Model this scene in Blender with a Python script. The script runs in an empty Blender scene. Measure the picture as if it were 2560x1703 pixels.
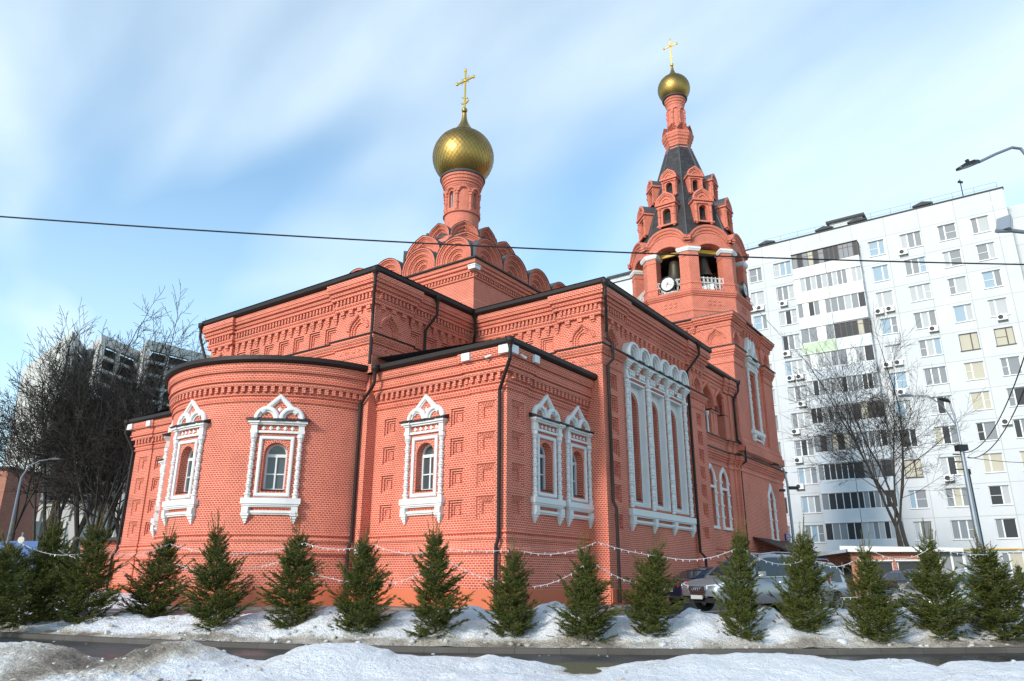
import bpy, bmesh, math, random
from math import sin, cos, pi, radians, sqrt, atan2
from mathutils import Vector, Matrix, noise
random.seed(7)
SC = bpy.context.scene
COL = SC.collection

# ---------------------------------------------------------------- camera
YAW, PITCH, ROLL = radians(35.316), radians(17.9725), radians(0.179)
CAMP = Vector((-19.1708, -13.8056, 0.4021))
FPX = 1817.04
cam_d = bpy.data.cameras.new('camera')
cam = bpy.data.objects.new('camera', cam_d)
COL.objects.link(cam)
cam_d.sensor_width = 36.0
cam_d.lens = FPX / 2560 * 36
cam_d.clip_start = 0.1
cam_d.clip_end = 3000
fw = Vector((cos(PITCH) * cos(YAW), cos(PITCH) * sin(YAW), sin(PITCH)))
rt0 = Vector((sin(YAW), -cos(YAW), 0))
up0 = rt0.cross(fw)
rt = cos(ROLL) * rt0 + sin(ROLL) * up0
up = -sin(ROLL) * rt0 + cos(ROLL) * up0
m = Matrix((rt, up, -fw)).transposed().to_4x4()
m.translation = CAMP
cam.matrix_world = m
SC.camera = cam

# ---------------------------------------------------------------- world, sun, exposure
SUN_AZ, SUN_EL = radians(176), radians(24)
W = bpy.data.worlds.new("World")
SC.world = W
W.use_nodes = True
nt = W.node_tree
for n in list(nt.nodes): nt.nodes.remove(n)
def wn(t, **k):
    n = nt.nodes.new(t)
    for a, b in k.items(): setattr(n, a, b)
    return n
def wl(a, b): nt.links.new(a, b)
out = wn('ShaderNodeOutputWorld'); bg = wn('ShaderNodeBackground')
sky = wn('ShaderNodeTexSky', sky_type='NISHITA', sun_disc=False)
sky.sun_elevation = SUN_EL
sky.sun_rotation = (pi / 2 - SUN_AZ) % (2 * pi)
sky.air_density = 1.0; sky.dust_density = 0.3; sky.ozone_density = 1.0
bg.inputs['Strength'].default_value = 0.15
tc = wn('ShaderNodeTexCoord')
sep = wn('ShaderNodeSeparateXYZ'); wl(tc.outputs['Generated'], sep.inputs[0])
mx = wn('ShaderNodeMath', operation='MAXIMUM'); wl(sep.outputs['Z'], mx.inputs[0]); mx.inputs[1].default_value = 0.0
ad = wn('ShaderNodeMath', operation='ADD'); wl(mx.outputs[0], ad.inputs[0]); ad.inputs[1].default_value = 0.12
dx = wn('ShaderNodeMath', operation='DIVIDE'); wl(sep.outputs['X'], dx.inputs[0]); wl(ad.outputs[0], dx.inputs[1])
dy = wn('ShaderNodeMath', operation='DIVIDE'); wl(sep.outputs['Y'], dy.inputs[0]); wl(ad.outputs[0], dy.inputs[1])
cb = wn('ShaderNodeCombineXYZ'); wl(dx.outputs[0], cb.inputs['X']); wl(dy.outputs[0], cb.inputs['Y'])
mp = wn('ShaderNodeMapping'); mp.vector_type = 'POINT'
mp.inputs['Rotation'].default_value = (0, 0, radians(-66))
wl(cb.outputs[0], mp.inputs['Vector'])
# long soft streaks of thin high cloud
mp2 = wn('ShaderNodeMapping'); mp2.inputs['Scale'].default_value = (0.5, 1.25, 1); mp2.inputs['Location'].default_value = (3.1, 1.55, 0)
wl(mp.outputs[0], mp2.inputs['Vector'])
n1 = wn('ShaderNodeTexNoise'); n1.inputs['Scale'].default_value = 1.0; n1.inputs['Detail'].default_value = 3; n1.inputs['Roughness'].default_value = 0.45; n1.inputs['Distortion'].default_value = 0.5
wl(mp2.outputs[0], n1.inputs['Vector'])
mp3 = wn('ShaderNodeMapping'); mp3.inputs['Scale'].default_value = (1.6, 2.6, 1); mp3.inputs['Location'].default_value = (0.3, 7.2, 0)
wl(mp.outputs[0], mp3.inputs['Vector'])
n2 = wn('ShaderNodeTexNoise'); n2.inputs['Scale'].default_value = 1.3; n2.inputs['Detail'].default_value = 7; n2.inputs['Roughness'].default_value = 0.62
wl(mp3.outputs[0], n2.inputs['Vector'])
r1 = wn('ShaderNodeMapRange', interpolation_type='SMOOTHSTEP'); r1.inputs['From Min'].default_value = 0.38; r1.inputs['From Max'].default_value = 0.70
wl(n1.outputs['Fac'], r1.inputs['Value'])
r2 = wn('ShaderNodeMapRange'); r2.inputs['From Min'].default_value = 0.3; r2.inputs['From Max'].default_value = 0.75; r2.inputs['To Min'].default_value = 0.8; r2.inputs['To Max'].default_value = 1.1
wl(n2.outputs['Fac'], r2.inputs['Value'])
mm = wn('ShaderNodeMath', operation='MULTIPLY'); mm.use_clamp = True; wl(r1.outputs[0], mm.inputs[0]); wl(r2.outputs[0], mm.inputs[1])
# thin veil grows towards the horizon
hz = wn('ShaderNodeMapRange', interpolation_type='SMOOTHSTEP'); hz.inputs['From Min'].default_value = 0.05; hz.inputs['From Max'].default_value = 0.62; hz.inputs['To Min'].default_value = 0.55; hz.inputs['To Max'].default_value = 0.0
wl(sep.outputs['Z'], hz.inputs['Value'])
mxx = wn('ShaderNodeMath', operation='MAXIMUM'); wl(mm.outputs[0], mxx.inputs[0]); wl(hz.outputs[0], mxx.inputs[1])
m9 = wn('ShaderNodeMath', operation='MULTIPLY'); wl(mxx.outputs[0], m9.inputs[0])
sat = wn('ShaderNodeMix', data_type='RGBA', blend_type='MULTIPLY'); sat.inputs['Factor'].default_value = 1; wl(sky.outputs[0], sat.inputs['A']); sat.inputs['B'].default_value = (0.86, 1.20, 1.26, 1); m9.inputs[1].default_value = 0.72
mixc = wn('ShaderNodeMix', data_type='RGBA')
m8 = wn('ShaderNodeMath', operation='ADD'); wl(m9.outputs[0], m8.inputs[0]); m8.inputs[1].default_value = 0.07
wl(m8.outputs[0], mixc.inputs['Factor']); wl(sat.outputs['Result'], mixc.inputs['A'])
mixc.inputs['B'].default_value = (4.75, 5.4, 5.75, 1)
wl(mixc.outputs['Result'], bg.inputs['Color'])
wl(bg.outputs[0], out.inputs['Surface'])

sd = bpy.data.lights.new('sun', 'SUN')
sun = bpy.data.objects.new('sun', sd)
COL.objects.link(sun)
sd.energy = 2.5
sd.angle = radians(8)
sd.color = (1.0, 0.93, 0.84)
sdir = Vector((cos(SUN_EL) * cos(SUN_AZ), cos(SUN_EL) * sin(SUN_AZ), sin(SUN_EL)))
sun.rotation_euler = sdir.to_track_quat('Z', 'Y').to_euler()
sun.location = (-60, 30, 60)

SC.view_settings.view_transform = 'Standard'
SC.view_settings.look = 'None'
SC.view_settings.exposure = 0.62
SC.view_settings.gamma = 1
SC.cycles.max_bounces = 6

# ---------------------------------------------------------------- materials
def new_mat(name):
    mt = bpy.data.materials.new(name); mt.use_nodes = True
    t = mt.node_tree
    return mt, t, t.nodes['Principled BSDF']
def lk(t, a, b): t.links.new(a, b)

def plain(name, col, rough=0.6, metal=0.0, var=0.12, scale=3.0, bump=0.0, bscale=30.0, spec=None):
    mt, t, b = new_mat(name)
    tcn = t.nodes.new('ShaderNodeTexCoord')
    nz = t.nodes.new('ShaderNodeTexNoise'); nz.inputs['Scale'].default_value = scale; nz.inputs['Detail'].default_value = 5
    lk(t, tcn.outputs['Object'], nz.inputs['Vector'])
    mxr = t.nodes.new('ShaderNodeMix'); mxr.data_type = 'RGBA'
    mxr.inputs['A'].default_value = (*[c * (1 - var) for c in col], 1)
    mxr.inputs['B'].default_value = (*[min(1, c * (1 + var)) for c in col], 1)
    lk(t, nz.outputs['Fac'], mxr.inputs['Factor'])
    lk(t, mxr.outputs['Result'], b.inputs['Base Color'])
    b.inputs['Roughness'].default_value = rough
    b.inputs['Metallic'].default_value = metal
    if spec is not None: b.inputs['Specular IOR Level'].default_value = spec
    if bump:
        nb = t.nodes.new('ShaderNodeTexNoise'); nb.inputs['Scale'].default_value = bscale; nb.inputs['Detail'].default_value = 4
        lk(t, tcn.outputs['Object'], nb.inputs['Vector'])
        bp = t.nodes.new('ShaderNodeBump'); bp.inputs['Strength'].default_value = bump; bp.inputs['Distance'].default_value = 0.02
        lk(t, nb.outputs['Fac'], bp.inputs['Height']); lk(t, bp.outputs[0], b.inputs['Normal'])
    return mt

def brick_mat(name, c1, c2, mortar, bw=0.13, rh=0.075, ms=0.011, off=0.5, rough=0.75):
    mt, t, b = new_mat(name)
    uv = t.nodes.new('ShaderNodeUVMap'); uv.uv_map = 'UVMap'
    br = t.nodes.new('ShaderNodeTexBrick')
    br.offset = off
    br.inputs['Color1'].default_value = (*c1, 1); br.inputs['Color2'].default_value = (*c2, 1)
    br.inputs['Mortar'].default_value = (*mortar, 1)
    br.inputs['Scale'].default_value = 1.0
    br.inputs['Mortar Size'].default_value = ms
    br.inputs['Mortar Smooth'].default_value = 0.25
    br.inputs['Bias'].default_value = -0.1
    br.inputs['Brick Width'].default_value = bw; br.inputs['Row Height'].default_value = rh
    lk(t, uv.outputs[0], br.inputs['Vector'])
    geo = t.nodes.new('ShaderNodeTexCoord')
    nz = t.nodes.new('ShaderNodeTexNoise'); nz.inputs['Scale'].default_value = 0.55; nz.inputs['Detail'].default_value = 7; nz.inputs['Roughness'].default_value = 0.65
    lk(t, geo.outputs['Object'], nz.inputs['Vector'])
    ra = t.nodes.new('ShaderNodeMapRange'); ra.inputs['From Min'].default_value = 0.25; ra.inputs['From Max'].default_value = 0.75; ra.inputs['To Min'].default_value = 0.8; ra.inputs['To Max'].default_value = 1.18
    lk(t, nz.outputs['Fac'], ra.inputs['Value'])
    # pale lime bloom in soft patches
    n3 = t.nodes.new('ShaderNodeTexNoise'); n3.inputs['Scale'].default_value = 0.35; n3.inputs['Detail'].default_value = 6; n3.inputs['Roughness'].default_value = 0.7
    lk(t, geo.outputs['Object'], n3.inputs['Vector'])
    r3 = t.nodes.new('ShaderNodeMapRange'); r3.inputs['From Min'].default_value = 0.52; r3.inputs['From Max'].default_value = 0.8; r3.inputs['To Max'].default_value = 0.22
    lk(t, n3.outputs['Fac'], r3.inputs['Value'])
    mul = t.nodes.new('ShaderNodeMix'); mul.data_type = 'RGBA'; mul.blend_type = 'MULTIPLY'; mul.inputs['Factor'].default_value = 1
    lk(t, br.outputs['Color'], mul.inputs['A']); lk(t, ra.outputs[0], mul.inputs['B'])
    mx3 = t.nodes.new('ShaderNodeMix'); mx3.data_type = 'RGBA'
    lk(t, r3.outputs[0], mx3.inputs['Factor']); lk(t, mul.outputs['Result'], mx3.inputs['A'])
    mx3.inputs['B'].default_value = (0.60, 0.27, 0.18, 1)
    lk(t, mx3.outputs['Result'], b.inputs['Base Color'])
    b.inputs['Roughness'].default_value = rough
    b.inputs['Specular IOR Level'].default_value = 0.3
    bp = t.nodes.new('ShaderNodeBump'); bp.inputs['Strength'].default_value = 0.5; bp.inputs['Distance'].default_value = 0.008; bp.invert = True
    lk(t, br.outputs['Fac'], bp.inputs['Height']); lk(t, bp.outputs[0], b.inputs['Normal'])
    return mt

M = {}
M['brick'] = brick_mat('church brick', (0.43, 0.055, 0.026), (0.56, 0.089, 0.043), (0.71, 0.36, 0.27))
M['plinth'] = plain('painted plinth', (0.57, 0.14, 0.062), 0.7, 0, 0.10, 1.2, 0.2, 14)
M['white'] = plain('white painted stone', (0.67, 0.665, 0.66), 0.7, 0, 0.09, 1.6, 0.3, 24)
M['metal'] = plain('dark brown metal', (0.021, 0.013, 0.012), 0.55, 0.0, 0.25, 2.0, spec=.25)
M['roofmetal'] = plain('dark grey roof metal', (0.066, 0.066, 0.073), 0.55, 0.0, 0.25, 2.5, spec=.35)
M['winframe'] = plain('white window frame', (0.64, 0.65, 0.66), 0.4, 0, 0.04)
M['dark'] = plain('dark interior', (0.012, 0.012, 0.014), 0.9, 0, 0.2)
M['steelwhite'] = plain('white painted steel', (0.75, 0.75, 0.73), 0.4)
M['grey'] = plain('galvanised grey steel', (0.20, 0.23, 0.27), 0.45, 0.4, 0.15, 3)
M['blackmetal'] = plain('black metal', (0.015, 0.015, 0.017), 0.5, 0.2)
M['bronze'] = plain('dark bronze', (0.075, 0.065, 0.05), 0.45, 0.6, 0.3, 6)
M['yellowbeam'] = plain('yellow painted beam', (0.55, 0.33, 0.03), 0.5)

def glass_mat(name, col, rough=0.06, bump=0.05, spec=0.8):
    mt, t, b = new_mat(name)
    b.inputs['Base Color'].default_value = (*col, 1)
    b.inputs['Roughness'].default_value = rough
    b.inputs['Specular IOR Level'].default_value = spec
    tcn = t.nodes.new('ShaderNodeTexCoord'); nz = t.nodes.new('ShaderNodeTexNoise'); nz.inputs['Scale'].default_value = 1.3; nz.inputs['Detail'].default_value = 2
    lk(t, tcn.outputs['Object'], nz.inputs['Vector'])
    bp = t.nodes.new('ShaderNodeBump'); bp.inputs['Strength'].default_value = bump; bp.inputs['Distance'].default_value = 0.1
    lk(t, nz.outputs['Fac'], bp.inputs['Height']); lk(t, bp.outputs[0], b.inputs['Normal'])
    return mt
M['glass'] = glass_mat('window glass', (0.06, 0.07, 0.075), .06, .05, .6)
def gold_mat(name, col, rough):
    mt, t, b = new_mat(name)
    tcn = t.nodes.new('ShaderNodeTexCoord'); nz = t.nodes.new('ShaderNodeTexNoise'); nz.inputs['Scale'].default_value = 4.0; nz.inputs['Detail'].default_value = 6
    lk(t, tcn.outputs['Object'], nz.inputs['Vector'])
    mxr = t.nodes.new('ShaderNodeMix'); mxr.data_type = 'RGBA'
    mxr.inputs['A'].default_value = (*[c * .8 for c in col], 1); mxr.inputs['B'].default_value = (*col, 1)
    lk(t, nz.outputs['Fac'], mxr.inputs['Factor']); lk(t, mxr.outputs['Result'], b.inputs['Base Color'])
    b.inputs['Metallic'].default_value = 1.0; b.inputs['Roughness'].default_value = rough
    return mt
M['gold'] = gold_mat('titanium gold', (0.40, 0.26, 0.08), 0.42)
M['goldbright'] = gold_mat('bright gilding', (0.95, 0.58, 0.10), 0.25)

# ---------------------------------------------------------------- mesh builder
class MB:
    """collects faces; T maps local (x, d, z) to world"""
    def __init__(s, T=None):
        s.v = []; s.f = []; s.uv = []; s.mi = []; s.m = 0; s.T = T; s.sm = False; s.smf = []
    def poly(s, ps, uvs=None, rev=False):
        if uvs is None: uvs = auto_uv(ps)
        if rev: ps = ps[::-1]; uvs = uvs[::-1]
        b = len(s.v)
        for p in ps:
            s.v.append(s.T(*p) if s.T else tuple(p))
        s.f.append(list(range(b, b + len(ps)))); s.uv.append(list(uvs)); s.mi.append(s.m); s.smf.append(s.sm)
    def box(s, x0, x1, d0, d1, z0, z1, sub=1, back=False, bottom=True):
        # d1 is the front; local axes (right, out, up)
        for k in range(sub):
            a = x0 + (x1 - x0) * k / sub; c = x0 + (x1 - x0) * (k + 1) / sub
            s.poly([(a, d1, z0), (c, d1, z0), (c, d1, z1), (a, d1, z1)], [(a, z0), (c, z0), (c, z1), (a, z1)])
            if back: s.poly([(c, d0, z0), (a, d0, z0), (a, d0, z1), (c, d0, z1)], [(c, z0), (a, z0), (a, z1), (c, z1)])
            s.poly([(a, d1, z1), (c, d1, z1), (c, d0, z1), (a, d0, z1)], [(a, d1), (c, d1), (c, d0), (a, d0)])
            if bottom: s.poly([(a, d0, z0), (c, d0, z0), (c, d1, z0), (a, d1, z0)], [(a, d0), (c, d0), (c, d1), (a, d1)])
        s.poly([(x0, d0, z0), (x0, d1, z0), (x0, d1, z1), (x0, d0, z1)], [(d0, z0), (d1, z0), (d1, z1), (d0, z1)])
        s.poly([(x1, d1, z0), (x1, d0, z0), (x1, d0, z1), (x1, d1, z1)], [(d1, z0), (d0, z0), (d0, z1), (d1, z1)])
    def panel(s, outer, holes, d=0.0):
        bm = bmesh.new(); es = []
        for lp in [outer] + holes:
            vs = [bm.verts.new((p[0], p[1], 0)) for p in lp]
            for i in range(len(vs)): es.append(bm.edges.new((vs[i], vs[(i + 1) % len(vs)])))
        bmesh.ops.triangle_fill(bm, use_beauty=True, use_dissolve=False, edges=es)
        for f in bm.faces:
            ps = [(v.co.x, v.co.y) for v in f.verts]
            ar = sum(ps[i][0] * ps[(i + 1) % len(ps)][1] - ps[(i + 1) % len(ps)][0] * ps[i][1] for i in range(len(ps)))
            if ar < 0: ps = ps[::-1]
            s.poly([(p[0], d, p[1]) for p in ps], ps)
        bm.free()
    def reveal(s, loop, d0, d1, closed=True):
        # loop ccw; d0 front, d1 deeper: inward-facing quads
        n = len(loop); u = 0
        for i in range(n if closed else n - 1):
            p, q = loop[i], loop[(i + 1) % n]; L = math.hypot(q[0] - p[0], q[1] - p[1])
            s.poly([(p[0], d0, p[1]), (p[0], d1, p[1]), (q[0], d1, q[1]), (q[0], d0, q[1])], [(d0, u), (d1, u), (d1, u + L), (d0, u + L)], rev=True)
            u += L
    def sweep(s, path, prof, closed=False, caps=True, soldier=True):
        # path of (x,z); prof of (offset to the left of travel, d); strip with mitres
        n = len(path); rows = []; acc = 0; us = []
        for i in range(n):
            if closed: a, b, c = path[i - 1], path[i], path[(i + 1) % n]
            else: a, b, c = path[max(i - 1, 0)], path[i], path[min(i + 1, n - 1)]
            t1 = (b[0] - a[0], b[1] - a[1]); t2 = (c[0] - b[0], c[1] - b[1])
            l1 = math.hypot(*t1); l2 = math.hypot(*t2)
            if l1 < 1e-9: t1, l1 = t2, l2
            if l2 < 1e-9: t2, l2 = t1, l1
            n1 = (-t1[1] / l1, t1[0] / l1); n2 = (-t2[1] / l2, t2[0] / l2)
            mxv = (n1[0] + n2[0], n1[1] + n2[1]); dd = max(0.3, (mxv[0] * n1[0] + mxv[1] * n1[1]))
            nn = (-mxv[0] / dd, -mxv[1] / dd)      # outside of arches drawn from right to left
            rows.append([(b[0] + nn[0] * o, d, b[1] + nn[1] * o) for o, d in prof])
            if i: acc += math.hypot(b[0] - path[i - 1][0], b[1] - path[i - 1][1])
            us.append(acc)
        pv = [0]
        for k in range(1, len(prof)): pv.append(pv[-1] + math.hypot(prof[k][0] - prof[k - 1][0], prof[k][1] - prof[k - 1][1]))
        rng = range(n if closed else n - 1)
        for i in rng:
            j = (i + 1) % n; u0 = us[i]; u1 = us[j] if j else us[i] + math.hypot(path[0][0] - path[-1][0], path[0][1] - path[-1][1])
            for k in range(len(prof) - 1):
                q = [rows[i][k], rows[j][k], rows[j][k + 1], rows[i][k + 1]]
                if soldier: w = [(pv[k], u0), (pv[k], u1), (pv[k + 1], u1), (pv[k + 1], u0)]
                else: w = [(u0, pv[k]), (u1, pv[k]), (u1, pv[k + 1]), (u0, pv[k + 1])]
                s.poly(q, w)
        if caps and not closed:
            s.poly(rows[0][::1]); s.poly(rows[-1][::-1])
    def plan(s, path, prof, closed=False, caps=False, vz=True):
        # path of (x,y) ccw (outside on the right); prof of (offset outwards, z), bottom to top
        n = len(path); rows = []; us = []; acc = 0
        for i in range(n):
            if closed: a, b, c = path[i - 1], path[i], path[(i + 1) % n]
            else: a, b, c = path[max(i - 1, 0)], path[i], path[min(i + 1, n - 1)]
            t1 = (b[0] - a[0], b[1] - a[1]); t2 = (c[0] - b[0], c[1] - b[1])
            l1 = math.hypot(*t1); l2 = math.hypot(*t2)
            if l1 < 1e-9: t1, l1 = t2, l2
            if l2 < 1e-9: t2, l2 = t1, l1
            n1 = (t1[1] / l1, -t1[0] / l1); n2 = (t2[1] / l2, -t2[0] / l2)
            mv = (n1[0] + n2[0], n1[1] + n2[1]); dd = max(0.2, mv[0] * n1[0] + mv[1] * n1[1])
            nn = (mv[0] / dd, mv[1] / dd)
            rows.append([(b[0] + nn[0] * o, b[1] + nn[1] * o, z) for o, z in prof])
            if i: acc += math.hypot(b[0] - path[i - 1][0], b[1] - path[i - 1][1])
            us.append(acc)
        pv = [prof[0][1]]
        for k in range(1, len(prof)): pv.append(pv[-1] + math.hypot(prof[k][0] - prof[k - 1][0], prof[k][1] - prof[k - 1][1]))
        for i in range(n if closed else n - 1):
            j = (i + 1) % n; u0 = us[i]; u1 = us[j] if j else us[i] + math.hypot(path[0][0] - path[-1][0], path[0][1] - path[-1][1])
            for k in range(len(prof) - 1):
                s.poly([rows[i][k], rows[j][k], rows[j][k + 1], rows[i][k + 1]], [(u0, pv[k]), (u1, pv[k]), (u1, pv[k + 1]), (u0, pv[k + 1])])
        if caps and not closed:
            s.poly(rows[0][::-1]); s.poly(rows[-1])
    def lathe(s, cx, cd, prof, n=10, uscale=1.0, a0=0, a1=2 * pi):
        # prof of (r, z) bottom to top, axis at local (cx, cd)
        full = abs(a1 - a0 - 2 * pi) < 1e-6
        pv = [0]
        for k in range(1, len(prof)): pv.append(pv[-1] + math.hypot(prof[k][0] - prof[k - 1][0], prof[k][1] - prof[k - 1][1]))
        rm = max(p[0] for p in prof)
        for i in range(n):
            a = a0 + (a1 - a0) * i / n; b = a0 + (a1 - a0) * (i + 1) / n
            for k in range(len(prof) - 1):
                (r0, z0), (r1, z1) = prof[k], prof[k + 1]
                q = [(cx + r0 * cos(a), cd + r0 * sin(a), z0), (cx + r0 * cos(b), cd + r0 * sin(b), z0), (cx + r1 * cos(b), cd + r1 * sin(b), z1), (cx + r1 * cos(a), cd + r1 * sin(a), z1)]
                w = [(a * rm, prof[0][1] + pv[k]), (b * rm, prof[0][1] + pv[k]), (b * rm, prof[0][1] + pv[k + 1]), (a * rm, prof[0][1] + pv[k + 1])]
                if r0 < 1e-6: q = q[1:]; w = w[1:]
                elif r1 < 1e-6: q = q[:3]; w = w[:3]
                s.poly(q, w, rev=s.T is not None and getattr(s, 'mir', False))
    def tube(s, pts, r, n=8, caps=True):
        rings = []
        pts = [Vector(p) for p in pts]
        rs = r if isinstance(r, (list, tuple)) else [r] * len(pts)
        ref = None
        for i, p in enumerate(pts):
            t = (pts[min(i + 1, len(pts) - 1)] - pts[max(i - 1, 0)]).normalized()
            if ref is None:
                ref = t.cross(Vector((0, 0, 1)) if abs(t.z) < 0.9 else Vector((1, 0, 0))).normalized()
            else:
                ref = (ref - t * ref.dot(t)).normalized()
            b = t.cross(ref)
            rings.append([tuple(p + rs[i] * (cos(2 * pi * k / n) * ref + sin(2 * pi * k / n) * b)) for k in range(n)])
        for i in range(len(pts) - 1):
            for k in range(n):
                j = (k + 1) % n
                s.poly([rings[i][k], rings[i][j], rings[i + 1][j], rings[i + 1][k]], [(0, 0)] * 4)
        if caps:
            s.poly(rings[0][::-1], [(0, 0)] * n); s.poly(rings[-1], [(0, 0)] * n)
    def build(s, name, mats, parent=None, smooth=False, merge=False):
        me = bpy.data.meshes.new(name)
        me.from_pydata(s.v, [], s.f)
        uvl = me.uv_layers.new(name='UVMap')
        flat = [c for face in s.uv for u in face for c in u]
        uvl.data.foreach_set('uv', flat)
        if not isinstance(mats, (list, tuple)): mats = [mats]
        for mt in mats: me.materials.append(mt)
        if len(mats) > 1: me.polygons.foreach_set('material_index', s.mi)
        if merge or smooth or any(s.smf):
            bm = bmesh.new(); bm.from_mesh(me)
            bmesh.ops.remove_doubles(bm, verts=bm.verts, dist=0.0004)
            bm.to_mesh(me); bm.free()
        if smooth: me.polygons.foreach_set('use_smooth', [True] * len(me.polygons))
        me.update()
        o = bpy.data.objects.new(name, me)
        COL.objects.link(o)
        if parent is not None:
            o.parent = parent
            root = parent
            while root.parent is not None: root = root.parent
            if root not in LOCAL_ROOTS: o.matrix_parent_inverse = parent_inv(parent)
        return o

LOCAL_ROOTS = []
def parent_inv(p):
    mtx = p.matrix_basis.copy()
    q = p
    while q.parent is not None:
        mtx = q.parent.matrix_basis @ (q.matrix_parent_inverse @ mtx)
        q = q.parent
    return mtx.inverted()

def auto_uv(ps):
    a = Vector(ps[0]); n = Vector((0, 0, 0))
    for i in range(1, len(ps) - 1): n += (Vector(ps[i]) - a).cross(Vector(ps[i + 1]) - a)
    if n.length < 1e-12: return [(0, 0)] * len(ps)
    n.normalize()
    if abs(n.z) > 0.8: return [(p[0], p[1]) for p in ps]
    t = Vector((-n.y, n.x, 0)).normalized()
    w = n.cross(t)
    return [(Vector(p).dot(t), Vector(p).dot(w)) for p in ps]

def flat(ox, oy, deg):
    a = radians(deg); nx, ny = cos(a), sin(a)
    def T(x, d, z): return (ox - ny * x + nx * d, oy + nx * x + ny * d, z)
    return T
def cyl(cx, cy, R, deg):
    a0 = radians(deg)
    def T(x, d, z):
        a = a0 + x / R; return (cx + (R + d) * cos(a), cy + (R + d) * sin(a), z)
    return T
def rect(x0, x1, z0, z1): return [(x0, z0), (x1, z0), (x1, z1), (x0, z1)]
def archloop(cx, hw, z0, zs, n=10, keel=0.0):
    # ccw: bottom left, bottom right, then over the arch
    pts = [(cx - hw, z0), (cx + hw, z0)]
    for k in range(n + 1):
        a = pi * k / n; zz = hw * sin(a); 
        if keel: zz += keel * max(0, 1 - abs(cos(a)) * 2.2) ** 1.6
        pts.append((cx + hw * cos(a), zs + zz))
    return pts
def arcpath(cx, cz, r, a0=0.0, a1=pi, n=14, keel=0.0):
    out = []
    for k in range(n + 1):
        a = a0 + (a1 - a0) * k / n; zz = r * sin(a)
        if keel: zz += keel * max(0, 1 - abs(cos(a)) * 2.2) ** 1.6
        out.append((cx + r * cos(a), cz + zz))
    return out

def thing(name, label, cat, loc=(0, 0, 0), group=None, rotz=0):
    o = bpy.data.objects.new(name, None); COL.objects.link(o)
    o.location = loc; o.rotation_euler = (0, 0, rotz); o.empty_display_size = 0.3
    o['label'] = label; o['category'] = cat
    if group: o['group'] = group
    bpy.context.view_layer.update()
    return o
def tag(o, label, cat, group=None):
    o['label'] = label; o['category'] = cat
    if group: o['group'] = group
    return o

M['tent'] = brick_mat('slate grey tent plates', (.030, .027, .029), (.050, .045, .047), (.018, .017, .018), bw=.5, rh=.36, ms=.02, off=.5, rough=.6)
for n_ in M['tent'].node_tree.nodes:
    if n_.type == 'MIX' and n_.blend_type == 'MIX': n_.inputs['B'].default_value = (.05, .046, .047, 1)
# ================================================================ THE CHURCH
CH = thing('church', 'red brick church with golden onion domes and a bell tower', 'church', (10.95, 11.25, -0.6))
BR = M['brick']; WH = M['white']
GZ = -0.62
def part(mb, name, mat, parent=None, **k): return mb.build(name, mat, parent if parent is not None else CH, **k)

def niche_cut(mb, x0, x1, z0, z1, d=0.0, knob=True, step=0.075, depth=0.06):
    """stepped square niche; returns the hole loop to cut out of the wall"""
    lp = rect(x0, x1, z0, z1); dd = d
    for k in range(2):
        mb.reveal(lp, dd, dd - depth)
        x0 += step; x1 -= step; z0 += step; z1 -= step; dd -= depth
        inner = rect(x0, x1, z0, z1)
        mb.panel(lp, [inner], dd)
        hole = lp if k == 0 else hole
        lp = inner
    mb.reveal(lp, dd, dd - depth * .7)
    mb.panel(lp, [], dd - depth * .7)
    if knob:
        cx = (x0 + x1) / 2; w = (x1 - x0) * .36; zz = (z0 + z1) / 2
        mb.box(cx - w, cx + w, dd - depth * .7, dd + .01, zz - .16, zz - .06)
        mb.box(cx - w * .8, cx + w * .8, dd - depth * .7, dd - .01, zz - .22, zz + .14)
    return hole

def tapered_niche(mb, x0, x1, z0, z1, d=0.0, dep=0.11, fr=0.17):
    """niche with splayed sides"""
    o = rect(x0, x1, z0, z1); i = rect(x0 + fr, x1 - fr, z0 + fr, z1 - fr)
    for k in range(4):
        a, b = o[k], o[(k + 1) % 4]; c, e = i[(k + 1) % 4], i[k]
        L = math.hypot(b[0] - a[0], b[1] - a[1])
        # outer rim drop then splay
        mb.poly([(a[0], d - .03, a[1]), (b[0], d - .03, b[1]), (c[0], d - dep, c[1]), (e[0], d - dep, e[1])], [(0, 0), (0, L), (.2, L - fr), (.2, fr)])
    mb.reveal(o, d, d - .03)
    mb.reveal(i, d - dep, d - dep - .05); mb.panel(i, [], d - dep - .05)
    return o

def dentils(mb, T, x0, x1, z0, z1, d0, d1, pitch, w):
    old = mb.T; mb.T = T
    n = max(1, int((x1 - x0) / pitch)); p = (x1 - x0) / n
    for k in range(n):
        c = x0 + (k + .5) * p
        mb.box(c - w / 2, c + w / 2, d0, d1, z0, z1)
    mb.T = old
def consoles(mb, T, x0, x1, zt, d, pitch=0.46, w=0.23):
    old = mb.T; mb.T = T
    n = max(1, int((x1 - x0) / pitch)); p = (x1 - x0) / n
    for k in range(n):
        c = x0 + (k + .5) * p
        mb.box(c - w / 2, c + w / 2, 0, d, zt - .15, zt)
        mb.box(c - w / 2 + .02, c + w / 2 - .02, 0, d * .75, zt - .24, zt - .15)
        mb.box(c - w / 2 + .055, c + w / 2 - .055, 0, d * .5, zt - .36, zt - .24)
    mb.T = old

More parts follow.
